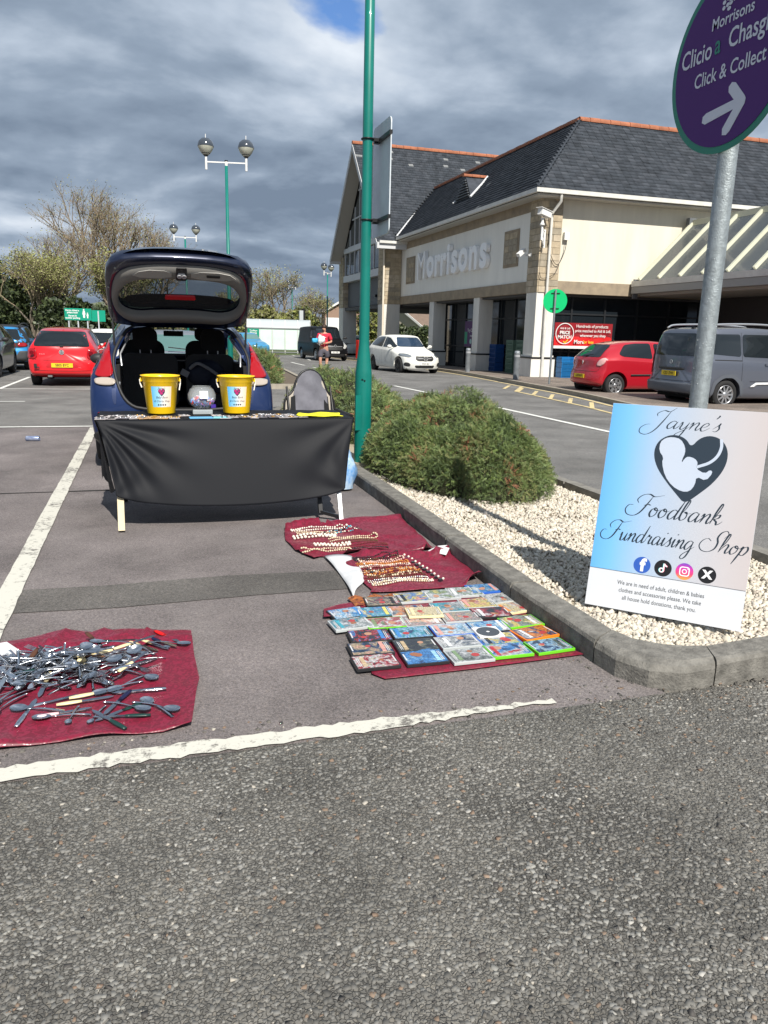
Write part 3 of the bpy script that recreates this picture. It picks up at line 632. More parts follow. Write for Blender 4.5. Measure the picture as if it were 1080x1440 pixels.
# low hill far away
hb = B(); hv = []
for i in range(61):
    x = -700+i*1500/60; hgt = 12+10*sin(i*.23+1)+5*sin(i*.71)
    hv += [(x, 620, -3), (x, 660, hgt), (x, 800, hgt*.9)]
hb.add(hv, [(i*3+j, (i+1)*3+j, (i+1)*3+j+1, i*3+j+1) for i in range(60) for j in range(2)], 0, True)
hb.obj('hill', mat('hill_far', (.10, .115, .08), .95, var=.35, vscale=.01), kind='structure')
# ================================================================== lamp posts and signs
GR = mat('post_green', (.0, .155, .125), .42, var=.12, vscale=3, coat=.3); GALV = mat('galvanised', (.36, .40, .42), .42, .75, var=.22, vscale=22, detail=6)
GALV2 = mat('galvanised_light', (.55, .58, .6), .5, .4); BLK = mat('black_plastic', (.012, .012, .013), .4); WHT = mat('white_coated', (.72, .72, .7), .5)
t = thing('lamp_post', 'thick green lamp post beside the shrub, rising out of the top of the picture', 'lamp post', (2.27, 8.12, .03))
b = B(); b.lathe([(.092, 0), (.092, .96), (.088, 1.0), (.058, 1.27), (.0565, 1.3), (.056, 1.32), (.052, 3.5), (.046, 6.6), (.0, 6.6)], 28)
b.obj('post', GR, t)
b = B(); b.box((-.055, -.07, .55), (.1, .02, .38)); b.cyl((0, 0, 0), .008, .01, 10, M=Matrix.Translation((-.03, -.093, .92))@Matrix.Rotation(pi/2, 4, 'X'))
o = b.obj('access_door', GR, t)
b = B(); b.cyl((0, 0, 0), .009, .006, 10, M=Matrix.Translation((-.012, -.092, .90))@Matrix.Rotation(pi/2, 4, 'X')); b.cyl((0, 0, 0), .005, .006, 8, M=Matrix.Translation((-.042, -.087, .915))@Matrix.Rotation(pi/2, 4, 'X'))
b.obj('lock', BLK, t)
b = B()
for s in (-.55, .55): b.bar((s, 0, 6.6), (s, 0, 6.5), .06)
b.bar((-.6, 0, 6.55), (.6, 0, 6.55), .05); b.obj('lamp_arm', WHT, t)
for s in (-.6, .6):
    g = B(); g.sphere((s, 0, 6.95), .22, 20, 12); g.obj('lamp_globe', mat('lamp_smoke', (.05, .06, .07), .1), t)
# sign plate on that post, seen edge-on from behind
t = thing('sign_plate', 'grey back of a tall sign plate clamped to the thick green lamp post', 'sign', (2.36, 7.98, 0))
b = B(); M_ = Matrix.Translation((0.06, 0.14, 2.98))@Matrix.Rotation(pi/2, 4, 'Y')
po = rounded(1.1, .62, .06, 5, 0, -.0)
b.prism(po, .012, M=M_); b.obj('plate', mat('sign_back_grey', (.55, .60, .64), .5, .1, var=.1, vscale=3), t)
for z in (2.58, 3.36):
    b = B(); b.box((.04, .0, z), (.03, .5, .035)); b.box((.02, .19, z), (.06, .05, .05)); b.tube([(-.09+.062*cos(a), .14+.062*sin(a), z) for a in np.linspace(0, 2*pi, 17)], .008, 6, cap=False); b.bar((-.04, .13, z), (.06, .13, z), .03); b.obj('bracket', BLK, t)
def globes(label, x, y, rz, h=6.3, grp='twin globe lamp posts across the car park', s=1.0, post=GR):
    t = thing('lamp_post', label, 'lamp post', (x, y), rz, group=grp)
    b = B(); b.lathe([(.085, 0), (.085, 1.1), (.055, 1.35), (.045, h), (0, h)], 14); b.obj('post', post, t)
    b = B(); b.cyl((0, 0, h), .045, .12, 10); b.bar((-.58, 0, h+.09), (.58, 0, h+.09), .035)
    for q in (-.58, .58): b.cyl((q, 0, h-.12), .035, .36, 10)
    b.obj('lamp_arm', WHT, t)
    b = B(); b.cyl((0, 0, h+.12), .05, .03, 10); b.obj('cap', BLK, t)
    for q in (-.58, .58):
        g = B(); g.lathe([(.0, .0), (.05, .01), (.1, .05), (.17, .13), (.228, .24), (.23, .27)], 18, c=(q, 0, h+.24)); gl = g.obj('lamp_globe', mat('lamp_clear', (.42, .43, .36), .15, var=.15, vscale=10), t)
        g = B(); g.lathe([(.236, .26), (.236, .30), (.2, .40), (.12, .475), (.0, .5)], 18, c=(q, 0, h+.24)); g.obj('lamp_hood', mat('lamp_hood', (.045, .055, .07), .15, coat=.6), gl)
        g = B(); g.lathe([(.04, 0), (.13, .085), (.12, .10), (.03, .12)], 14, c=(q, 0, h+.235)); g.obj('lamp_base', BLK, gl); g = B(); g.cyl((q, 0, h+.72), .012, .12, 6); g.obj('finial', WHT, gl)
    return t
globes('largest twin globe lamp post, standing clear above the raised tailgate', 2.52, 24.36, -TH_+.1, 6.2)
globes('second largest twin globe lamp post, just above the left of the tailgate', 2.32, 44.33, -TH_+.15, 6.3)
globes('twin globe green lamp post beside the black van, next to the store gable', 12.6, 55, .9, 5.6)
globes('twin globe dark lamp post among the trees above the trolley shelter roof', 15.0, 82, .7, 6.0)
globes('smallest twin globe lamp post among the trees, left end of the trolley shelter', 15.8, 100, .8, 6.0)
# click and collect sign on galvanised post
PX_, PY_ = 2.652, 3.215
t = thing('sign_post', 'galvanised steel post rising from the gravel behind the leaning poster', 'post', (PX_, PY_, .03))
b = B(); b.cyl((0, 0, 0), .0445, 3.2, 28); b.obj('tube', mat('galvanised_post', (.33, .37, .385), .5, .55, var=.28, vscale=30, detail=8, bump=.25, bscale=120), t)
b = B()
for i in range(46):
    a = rnd.uniform(pi*.9, pi*1.75); z = rnd.uniform(.8, 2.3); r_ = rnd.uniform(.0015, .003); b.sphere((.0445*cos(a), .0445*sin(a), z), r_, 6, 4)
b.obj('zinc_drips', GALV2, t, kind='stuff')
t = thing('round_sign', 'round purple click and collect sign with green rim and white arrow', 'sign', (PX_-.055, PY_-.012, 2.68))
PUR = mat('sign_purple', (.085, .030, .17), .55, spec=.25); LG = mat('sign_lettering', (.62, .66, .74), .6); GRIM = mat('sign_green_rim', (.01, .21, .13), .35, coat=.3)
MX = Matrix.Rotation(-pi/2, 4, 'Y')@Matrix.Rotation(-pi/2, 4, 'Z')   # local x -> -Y, y -> Z, z -> -X
MX = Matrix(((0, 0, -1, 0), (-1, 0, 0, 0), (0, 1, 0, 0), (0, 0, 0, 1)))
b = B(); b.cyl((0, 0, -.004), .405, .006, 64, M=MX); b.obj('rim', GRIM, t)
b = B(); b.cyl((0, 0, .002), .375, .003, 64, M=MX); b.obj('panel', PUR, t)
def onsign(o, x, y): o.matrix_local = MX@Matrix.Translation((x, y, .0075)); return o
onsign(text('Clicio', .115, 'lettering', LG, t, bold=.0014, sx=.80), -.232, .062)
onsign(text('a', .115, 'lettering', mat('sign_green_letter', (.03, .24, .17), .4), t, bold=.0014, sx=.80), -.088, .070)
onsign(text('Chasglu', .115, 'lettering', LG, t, bold=.0014, sx=.80), .125, .070)
onsign(text('Click & Collect', .088, 'lettering', LG, t, bold=.001, sx=.84), 0, -.055)
onsign(text('Morrisons', .072, 'lettering', LG, t, bold=.001, sx=.9), -.01, .165)
b = B()
for (cx_, cy_, ln, a) in ((-.055, .285, .011, 0), (-.055, .262, .010, 0), (-.03, .295, .012, 0), (-.032, .268, .010, .3), (-.01, .288, .018, .9), (-.012, .27, .012, 0), (.012, .305, .026, 1.0), (.02, .285, .02, .7), (.0, .315, .012, 0), (-.02, .25, .012, 0)):
    b.prism([(cx_-.02+cos(a)*ln*cos(q)-sin(a)*.007*sin(q), cy_-.045+sin(a)*ln*cos(q)+cos(a)*.009*sin(q)) for q in np.linspace(0, 2*pi, 13)[:-1]], .001, M=MX, z=.007)
b.obj('emblem', LG, t)
def capsule(p, q, r, n=8):
    a = atan2(q[1]-p[1], q[0]-p[0]); return [(q[0]+r*cos(a-pi/2+pi*k/n), q[1]+r*sin(a-pi/2+pi*k/n)) for k in range(n+1)]+[(p[0]+r*cos(a+pi/2+pi*k/n), p[1]+r*sin(a+pi/2+pi*k/n)) for k in range(n+1)]
AR = [(-.118, -.211), (-.14, -.222), (-.142, -.248), (-.12, -.259), (.062, -.236), (.005, -.305), (.008, -.333), (.034, -.338), (.055, -.325), (.132, -.228), (.135, -.208), (.128, -.196), (.060, -.125), (.036, -.118), (.018, -.132), (.02, -.155), (.06, -.196)]; b = B(); b.prism(AR, .001, M=MX, z=.0062)
b.obj('arrow', LG, t)
b = B()
for z in (-.2, .2): b.box((.03, 0, z), (.05, .14, .03))
b.obj('clamp', GALV, t)
# green disc sign (back) by the store corner
t = thing('round_sign', 'plain bright green round sign back on a thin grey pole at the store corner', 'sign', (12.05, 21.5), radians(-28))
b = B(); b.tube([(0, 0, 0), (.0, 0, 2.95)], .032, 12); b.obj('pole', GALV, t)
b = B(); b.cyl((0, 0, 0), .36, .012, 40, M=Matrix.Translation((0, .06, 2.62))@Matrix.Rotation(pi/2, 4, 'X')); b.obj('disc', mat('bright_green', (.0, .50, .16), .4), t)
b = B(); b.box((0, .035, 2.85), (.26, .02, .02)); b.box((0, .035, 2.4), (.26, .02, .02)); b.obj('clamp', BLK, t)
# bollards
def bollard(label, x, y):
    t = thing('bollard', label, 'bollard', (x, y, .11), group='grey bollards on the store pavement')
    b = B(); b.lathe([(.1, 0), (.1, .86), (.105, .87), (.1, .90), (.085, .96), (0, .97)], 18); b.obj('shaft', mat('bollard_grey', (.2, .22, .24), .45, .2, var=.25, vscale=4), t)
    b = B(); b.cyl((0, 0, .76), .103, .07, 18); b.obj('band', mat('bollard_band', (.35, .36, .38), .4), t); return t
bollard('grey bollard further from us, between the white car and the second column', 12.75, 29.6)
bollard('grey bollard nearer to the green round sign, in front of the corner pier', 12.2, 24.1)
bollard('grey bollard behind the thick green lamp post, right of the red one', 13.0, 46.0)
t = thing('bollard', 'bright red square bollard sleeve beside the black van', 'bollard', (12.35, 45.2, .0), .3); b = B(); b.box((0, 0, .6), (.32, .32, 1.2)); bevelled(b.obj('sleeve', mat('red_sleeve', (.62, .03, .02), .5), t), .02)
text('NO ENTRY', .16, 'lettering', WHT, t, (0, -.165, .62), (pi/2, radians(90), 0))
# parent and toddler parking sign
t = thing('parking_sign', 'long green parent and toddler parking sign on four posts behind the red car', 'sign', (-2.1, 32.2), radians(-8))
b = B(); b.box((-.3, 0, 2.0), (.98, .03, .44)); b.obj('panel', mat('sign_green', (.0, .27, .17), .45), t)
b = B(); b.box((.44, .06, 1.96), (.5, .03, .42)); b.obj('panel', mat('sign_green', (.0, .27, .17), .45), t)
for x in (-.66, -.32, .03, .44):
    b = B(); b.bar((x, .04 if x < .3 else .02, 0), (x, .04 if x < .3 else .02, 1.78 if x < .3 else 2.14), .045); b.obj('post', GALV2, t)
text('Parcio rhieni a\nphlant bach', .085, 'lettering', WHT, t, (-.5, -.018, 2.1), (pi/2, 0, 0), bold=.003)
text('Parent &\ntoddler parking', .085, 'lettering', WHT, t, (-.5, -.018, 1.9), (pi/2, 0, 0), bold=.003)
def figure_sign(x, z, s):
    b = B(); MXX = Matrix.Translation((x, -.018, z))@Matrix.Rotation(pi/2, 4, 'X')
    b.cyl((0, .135*s, 0), .028*s, .002, 14, M=MXX); b.prism([(.03*s, .1*s), (.05*s, .0), (.055*s, -.03*s), (.035*s, -.03*s), (.03*s, -.15*s), (-.03*s, -.15*s), (-.035*s, -.03*s), (-.055*s, -.03*s), (-.05*s, 0), (-.03*s, .1*s)], .002, M=MXX)
    b.obj('figure', WHT, t)
figure_sign(-.08, 2.03, 1.05); figure_sign(.05, 1.96, .68)
# trolley shelter
t = thing('trolley_shelter', 'glazed trolley shelter with curved roof and green poster beside the trees', 'shelter', (8.0, 57.0), radians(-10))
Wd = 4.6
for i in range(6):
    x = -.9+i*Wd/5; b = B(); b.tube([(x, 0, 0), (x, 0, 1.75), (x, .05, 1.95), (x, .4, 2.3), (x, 1.0, 2.42)], .03, 6); b.bar((x, 1.0, 0), (x, 1.0, 2.42), .05); b.obj('frame', WHT, t)
GLS = mat('shelter_glass', (.62, .78, .70), .15, alpha=1, var=.08, vscale=1.5)
for i in range(1, 5):
    x = -.9+i*Wd/5; b = B(); b.box((x+Wd/10, .0, 1.05), (Wd/5-.08, .015, 1.5)); b.obj('glass_pane', GLS, t)
for i in range(5):
    x = -.9+i*Wd/5; b = B(); pr = [(0, 1.82), (.05, 1.97), (.4, 2.32), (1.0, 2.44)]
    b.add([(x+.03, p[0], p[1]) for p in pr]+[(x+Wd/5-.03, p[0], p[1]) for p in pr], [(j, j+1, 5+j, 4+j) for j in range(3)], 0, True); b.obj('roof_pane', mat('roof_pane', (.42, .46, .47), .2), t)
b = B(); b.box((-.9+Wd/2, -.02, 1.8), (Wd+.1, .08, .08)); b.box((-.9+Wd/2, -.02, .28), (Wd, .05, .05)); b.box((-.9+Wd/2, -.02, .1), (Wd, .05, .05)); b.obj('rail', mat('grey_rail', (.3, .32, .33), .5, .3), t)
b = B(); b.box((-.42, -.03, 1.05), (.82, .02, 1.5)); ps = b.obj('poster', mat('sign_green', (.0, .27, .17), .45), t)
text('Trolleys', .17, 'lettering', WHT, ps, (-.42, -.045, 1.6), (pi/2, 0, 0), bold=.004)
text('Please\nreturn\nhere', .2, 'lettering', WHT, ps, (-.42, -.045, 1.25), (pi/2, 0, 0), bold=.004)
text('Thank you', .12, 'lettering', WHT, ps, (-.42, -.045, .5), (pi/2, 0, 0), bold=.003)
b = B(); b.box((-.5, -.05, .2), (.9, .05, .1)); b.obj('kickboard', mat('blue_board', (.02, .1, .4), .4), t)
# white notice board and grey post behind the van, small pitched roofs behind
t = thing('notice_board', 'plain white square notice on a post behind the black van', 'sign', (13.9, 58.5), radians(-15)); b = B(); b.bar((-.3, .05, 0), (-.3, .05, 2.6), .07); b.obj('post', GALV2, t); b = B(); b.box((0, 0, 2.2), (1.15, .04, 1.0)); b.obj('panel', mat('notice_white', (.8, .8, .78), .5), t)
t = thing('timber_post', 'short grey post with a dark side between the trolley shelter and the van', 'post', (14.0, 72), 0); b = B(); b.bar((0, 0, 0), (0, 0, 3.5), .35); b.bar((.3, 0, 0), (.2, 0, 3.7), .3, mi=1); b.obj('post', [GALV2, BLK], t)
def house(label, x, y, rz, wd, dp, hw, hr, wallc, roofc):
    t = thing('house', label, 'house', (x, y), rz)
    b = B(); b.box((0, 0, hw/2), (wd, dp, hw)); b.add([(-wd/2, -dp/2, hw), (-wd/2, dp/2, hw), (-wd/2, 0, hw+hr), (wd/2, -dp/2, hw), (wd/2, dp/2, hw), (wd/2, 0, hw+hr)], [(0, 1, 2), (3, 5, 4)]); b.obj('wall', wallc, t)
    b = B(); e = .3
    for s in (-1, 1): b.add([(-wd/2-e, s*(dp/2+e), hw-e*hr/dp*2), (wd/2+e, s*(dp/2+e), hw-e*hr/dp*2), (wd/2+e, 0, hw+hr), (-wd/2-e, 0, hw+hr), (-wd/2-e, s*(dp/2+e), hw-.15-e*hr/dp*2), (wd/2+e, s*(dp/2+e), hw-.15-e*hr/dp*2), (wd/2+e, 0, hw+hr-.15), (-wd/2-e, 0, hw+hr-.15)], [(0, 1, 2, 3), (4, 5, 6, 7), (0, 1, 5, 4), (1, 2, 6, 5), (0, 3, 7, 4)])
    b.obj('roof', roofc, t)
    b = B()
    for s in (-1, 1): b.bar((-wd/2-e-.02, s*(dp/2+e), hw-e*hr/dp*2-.05), (-wd/2-e-.02, 0, hw+hr-.05), .06, .22)
    b.obj('bargeboard', WHT, t)
    b = B(); b.box((0, 0, 0), (1, 1, 1)); 
    for k in (-.25, .2):
        f = B(); f.box((-wd/2-.02, dp*k, hw*.55), (.06, 1.2, 1.1)); g = f.obj('window', mat('dark_glass', (.02, .025, .03), .1), t)
    return t
RT_ = mat('roof_tile_brown', (.17, .12, .09), .8, var=.2, vscale=3); 
house('low brown-roofed bungalow with white bargeboards seen beyond the gable passage', 31, 84, radians(25), 9, 8, 2.4, 2.2, mat('render_cream', (.5, .45, .36), .8), RT_)
house('brown house roof just showing between the trees and the gable pier', 26, 98, radians(80), 10, 8, 4.2, 2.4, mat('brick_brown', (.3, .2, .15), .8), RT_)
# ================================================================== the store
SX, SY = 13.8, 26.0
store = thing('supermarket', 'cream rendered supermarket with slate roof, orange ridge tiles, gable and big white letters', 'building', (SX, SY, 0)); store.location.z = 0
def S(b, name, m, parent=None, kind=None):
    par = parent or store; ox, oy = (SX, SY) if True else (0, 0)
    b.v = [(x-SX, y-SY, z) for x, y, z in b.v]
    return b.obj(name, m, par, kind)
CREAM = mat('render_cream_wall', (.68, .64, .53), .85, var=.10, vscale=1.6, detail=8, streak=True, bump=.15, bscale=60); BASE = mat('render_grey_white', (.66, .645, .60), .85, var=.12, vscale=2.2, detail=8, streak=True)
STONE = [mat('stone_buff', (.40, .33, .23), .9, var=.22, vscale=5, bump=.5, bscale=25), mat('stone_grey', (.31, .27, .205), .9, var=.25, vscale=5, bump=.5, bscale=25), mat('stone_pale', (.46, .39, .29), .9, var=.2, vscale=5, bump=.5, bscale=25)]
MORT = mat('mortar', (.27, .235, .18), .95, var=.2, vscale=4); BEAM = mat('stone_beam', (.36, .29, .20), .9, col2=(.22, .18, .135), vscale=2.2, bump=.3, bscale=20, detail=8)
GUT = mat('gutter_white', (.62, .61, .57), .5, var=.12, vscale=3); SLATE = [mat('slate_a', (.044, .051, .062), .8, var=.3, vscale=3, spec=.15), mat('slate_b', (.053, .060, .072), .75, var=.3, vscale=3, spec=.15), mat('slate_c', (.037, .043, .052), .8, var=.3, vscale=3, spec=.15), mat('slate_worn', (.20, .21, .215), .8)]
RIDGE = mat('ridge_tile', (.40, .15, .08), .85, var=.25, vscale=2); DARKG = mat('shop_glass', (.012, .016, .020), .06, spec=.6); FRAME = mat('frame_dark', (.02, .022, .025), .4); LEAD = mat('lead_white', (.55, .56, .57), .5); SOFF = mat('soffit', (.42, .40, .36), .8)
ZB, ZT, ZP, ZG = 3.01, 3.43, 5.89, 6.46
def slab(x0, x1, y0, y1, z0, z1, b=None, mi=0):
    b = b or B(); return b.box(((x0+x1)/2, (y0+y1)/2, (z0+z1)/2), (x1-x0, y1-y0, z1-z0), mi)
FXB = 14.05      # inner mass set back from faces
# upper storey mass
S(slab(SX+.06, 40, SY+.06, 42.0, ZB+.02, ZG-.02), 'wall', CREAM)
# cream panels
S(slab(SX+.03, SX+.3, 26.82, 41.98, ZT, ZP), 'wall_panel', mat('render_white_panel', (.77, .755, .70), .85, var=.07, vscale=1.5, detail=8, streak=True)); S(slab(SX+.82, 40, SY+.03, SY+.3, ZT+.02, ZG-.1), 'wall_panel', CREAM)
b = B(); slab(SX+.0, SX+.4, 26.82, 42.0, ZP, ZG-.05, b); S(b, 'frieze', BEAM)
b = B(); slab(SX-.02, SX+.5, 26.82, 42.0, ZB, ZT-.003, b); S(b, 'beam', BEAM); b = B(); slab(SX+.82, 40, SY-.01, SY+.5, ZB, ZT+.017, b); S(b, 'beam', BEAM)
# stone blocks laid round piers
def blocks(x0, x1, y0, y1, z0, z1, ch=.232, bl=.46, seed=1, skipx=None):
    r = random.Random(seed); core = B(); slab(x0+.02, x1-.02, y0+.02, y1-.02, z0, z1, core); S(core, 'mortar_core', MORT)
    z = z0; row = 0
    n = max(1, round((z1-z0)/ch)); ch = (z1-z0)/n
    for row in range(n):
        z = z0+row*ch
        for face in ('x', 'y'):
            a, c = (y0, y1) if face == 'x' else (x0, x1); L = c-a
            cuts = [a, a+L*(.34 if row % 2 else .62), c] if L < 1.1 else [a]+[a+bl*(k+(.5 if row % 2 else 1)) for k in range(int(L/bl))]+[c]
            cuts = [q for i, q in enumerate(cuts) if i == 0 or q-cuts[i-1] > .08] 
            for i in range(len(cuts)-1):
                g = .007; p = r.uniform(-.004, .006); bb = B()
                if face == 'x': slab(x0-p, x0+.05, cuts[i]+g, cuts[i+1]-g, z+g, z+ch-g, bb)
                else: slab(cuts[i]+g+(.051 if i == 0 else 0), cuts[i+1]-g, y0-p, y0+.05, z+g, z+ch-g, bb)
                S(bb, 'stone_block', STONE[r.choice([0, 0, 1, 2])])
blocks(SX-.04, SX+.81, SY-.05, 26.81, ZT-.42, ZG-.08, seed=1)
blocks(12.85, 13.82, 42.02, 43.25, ZB, 6.15, seed=2); blocks(12.85, 13.82, 51.4, 52.6, ZB, 6.25, seed=3)
for (y0, y1, sd_) in ((27.72, 29.0, 4), (39.7, 41.1, 5)):       # stone infill panels in the wall
    fr = B(); M0 = [(y0, 4.05), (y1, 4.05), (y1, 5.42), (y0, 5.42)]
    slab(SX-.0, SX+.04, y0, y1, 4.05, 5.42, fr); fo = S(fr, 'stone_panel', BEAM)
    n = 3
    for i in range(n):
        for j in range(5):
            a = y0+.1+(y1-y0-.2)*i/n; c = 4.15+1.17*j/5; bb = B(); slab(SX-.02, SX+.02, a+.008, a+(y1-y0-.2)/n-.008, c+.006, c+1.17/5-.006, bb); S(bb, 'stone_block', STONE[rnd.choice([0, 1, 1])])
# ground floor piers and columns
def pier(x0, x1, y0, y1, z1, plinth=.09, name='pier'):
    b = B(); slab(x0, x1, y0, y1, -.4, z1, b); o = S(b, name, BASE)
    zb = zg(x0, y0); p = plinth
    b = B(); slab(x0-p, x1+p, y0-p, y1+p, -.4, zb+.78, b); S(b, 'plinth', BASE)
    b = B(); slab(x0-p-.02, x1+p+.02, y0-p-.02, y1+p+.02, zb+.78, zb+.84, b); S(b, 'plinth_band', BLK)
    b = B(); slab(x0-p*.5, x1+p*.5, y0-p*.5, y1+p*.5, zb+.84, zb+.9, b); S(b, 'plinth_cap', BASE)
pier(SX-.02, SX+.78, SY-.02, 26.78, ZB-.002)
for y in (31.15, 36.68): pier(SX+.02, SX+.66, y, y+.62, ZB-.002, .07, 'column')
pier(12.87, 13.8, 42.04, 43.23, ZB-.002, .0); pier(12.87, 13.8, 51.42, 52.58, ZB-.002, .0)
# shopfront glazing, set back
b = B(); slab(14.75, 15.0, 26.7, 37.3, -.3, ZB, b); S(b, 'glazing', DARKG)
for y in np.arange(26.9, 37.4, 1.3):
    b = B(); slab(14.70, 14.76, y-.03, y+.03, -.2, ZB-.02, b); S(b, 'mullion', FRAME)
for z in (.0, .9, 2.15):
    b = B(); slab(14.71, 14.757, 26.7, 37.3, z-.03, z+.03, b); S(b, 'transom', FRAME)
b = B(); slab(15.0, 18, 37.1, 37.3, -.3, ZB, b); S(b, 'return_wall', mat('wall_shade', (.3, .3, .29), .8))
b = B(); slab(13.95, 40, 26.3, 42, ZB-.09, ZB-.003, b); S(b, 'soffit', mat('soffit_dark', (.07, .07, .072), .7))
# stacked crates standing in front of the opaque dark glass
for (y, z0, h, mm) in ((28.0, -.1, 1.5, 'green'), (28.6, -.1, 1.5, 'blue'), (34.6, -.1, .9, 'blue')):
    pass
def crates(label, x, y, n, col, lab_rz=0, w_=.6, d_=.4, h_=.19, group=None):
    for i in range(n):
        t = thing('crate', (['lowest ', 'second lowest ', 'third lowest ', 'fourth lowest ', 'fifth lowest ', 'sixth lowest '][i] if i < n-1 else 'topmost ')+label, 'crate', (x+rnd.uniform(-.01, .01), y, .11+i*h_), lab_rz, group=group)
        b = B(); 
        for s in (-1, 1):
            b.box((s*(w_/2-.01), 0, h_/2), (.02, d_, h_-.01)); 
            for z in (.02, .07, .12, .165): b.box((0, s*(d_/2-.01), z+.01), (w_-.04, .015, .025))
        b.box((0, 0, .01), (w_-.04, d_-.04, .015)); b.obj('crate_body', col, t)
BLU = mat('crate_blue', (.01, .16, .42), .45); GRN = mat('crate_green', (.12, .20, .15), .6)
crates('bright blue crate beside the corner pier under the red banner', 15.0, 25.6, 4, BLU, group='blue crates by the red banner')
crates('dull green crate in the stack nearest the corner pier', 14.5, 28.1, 7, GRN, pi/2)
crates('dull green crate in the stack further from the corner pier', 14.5, 29.0, 7, GRN, pi/2)
crates('dark blue crate in the stack beside the second column', 14.5, 30.6, 6, mat('crate_navy', (.01, .06, .22), .45), pi/2, group='dark blue crates by the second column')
# side front: dark glazing under the beam
b = B(); slab(SX+.8, 40, SY+.55, SY+.8, -.3, ZB, b); S(b, 'glazing', DARKG)
for x in np.arange(15.6, 30, 1.45): b = B(); slab(x-.035, x+.035, SY+.50, SY+.56, -.2, ZB-.01, b); S(b, 'mullion', FRAME)
for z in (.9, 2.3): b = B(); slab(SX+.8, 30, SY+.51, SY+.557, z-.03, z+.03, b); S(b, 'transom', FRAME)
# red banner
t = thing('banner', 'red price promotion banner tied across the dark shop glazing above the blue crates', 'banner', (16.0, SY+.2, 1.02)); t.location.z = 1.02
BR1 = mat('banner_dark_red', (.26, .012, .018), .5); BR2 = mat('banner_red', (.60, .018, .02), .5); YEL = mat('banner_yellow', (.9, .5, .03), .5)
n = 24; b = B(); vs = []
for i in range(n+1):
    x = -1.25+2.5*i/n; yy = .02*sin(i*.9)
    for (z, ) in ((0,), (.10,), (.45,), (.95,)): vs.append((x, yy, z))
b.add(vs, [(i*4+1, i*4+5, i*4+6, i*4+2) for i in range(n)], 1, True); b.add(vs, [(i*4+2, i*4+6, i*4+7, i*4+3) for i in range(n)], 0, True); b.add(vs, [(i*4, i*4+4, i*4+5, i*4+1) for i in range(n)], 2, True)
b.obj('sheet', [BR1, BR2, WHT], t)
def btext(s, size, x, z, m=WHT, bold=.001, sx=1): return text(s, size, 'lettering', m, t, (x, -.045, z), (pi/2, 0, 0), bold=bold, sx=sx)
btext('Hundreds of products', .155, .33, .83); btext('price matched to Aldi & Lidl,', .145, .38, .66, sx=.92); btext('whenever you shop', .14, .38, .49, bold=.002)
btext('Aldi & Lidl', .1, -.83, .74); btext('PRICE', .17, -.83, .58, bold=.005); btext('MATCH', .17, -.83, .42, bold=.005); btext('✓', .3, -.78, .25, YEL, .006); btext('More', .2, -.2, .25, bold=.004); btext('for less', .16, .2, .25, YEL, .003)
b = B(); MB_ = Matrix.Translation((-.83, -.035, .55))@Matrix.Rotation(pi/2, 4, 'X'); cp = lambda r: [(r*cos(a), r*sin(a)) for a in np.linspace(0, 2*pi, 41)[:-1]]
b.ring(cp(.39), cp(.36), .003, M=MB_); b.obj('ring', WHT, t)
# purple poster behind glass between the columns
t = thing('banner', 'purple poster with green corner shapes fixed to the shop glazing behind the second column', 'banner', (14.62, 33.3, .9)); t.location.z = .9
b = B(); b.box((0, 0, .58), (.02, 2.3, 1.16)); b.obj('sheet', mat('poster_purple', (.09, .03, .12), .5), t)
b = B(); b.box((-.014, 1.0, .4), (.006, .3, .55)); b.box((-.014, -.95, 1.0), (.006, .3, .24)); b.obj('corner_shape', mat('poster_green', (.04, .3, .17), .5), t)
text('Try Click + Collect', .21, 'lettering', WHT, t, (-.016, 0, .74), (pi/2, 0, -pi/2), bold=.003); text('morrisons.com', .17, 'lettering', WHT, t, (-.016, 0, .5), (pi/2, 0, -pi/2), bold=.003)
for k in range(3): b = B(); b.cyl((0, 0, 0), .12, .004, 20, M=Matrix.Translation((-.014, .42-.42*k, .24))@Matrix.Rotation(-pi/2, 4, 'Y')); b.obj('spot', mat('poster_pale', (.4, .6, .55), .5), t)
# big letters
t = thing('shop_lettering', 'large raised white shop name letters on the cream wall above the columns', 'sign', (SX-.08, 34.6, 4.78)); t.location.z = 4.78
tmp = text('Morrisons', 2.05, 'x', WHT, None, ext=.075, bold=.05, sx=1)
me = tmp.data; xs = [v.co.x for v in me.vertices]; W_ = max(xs)-min(xs); bpy.data.objects.remove(tmp)
chs = 'Morrisons'; LW = mat('letter_white', (.88, .89, .90), .5)
adv = {'M': 1.5, 'o': 1.06, 'r': .74, 'i': .53, 's': .90, 'n': 1.09}
tot = sum(adv[c] for c in chs); x = -4.45; kx = 8.9/tot
for c in chs:
    a = adv[c]*kx
    o = text(c, 1.92, 'letter', LW, t, (0, -(x+a/2), 0), (pi/2, 0, -pi/2), ext=.09, bold=.062 if c != 'M' else .0, sx=.98 if c != 'M' else .90)
    # glyph baseline common: recentre vertically by shifting the mesh so that the baseline sits at -0.5
    zmin = min(v.co.y for v in o.data.vertices)
    for v in o.data.vertices: v.co.y += -.62-zmin
    x += a
b = B(); b.box((-.0, 2.0, .86), (.06, .05, .2)); 
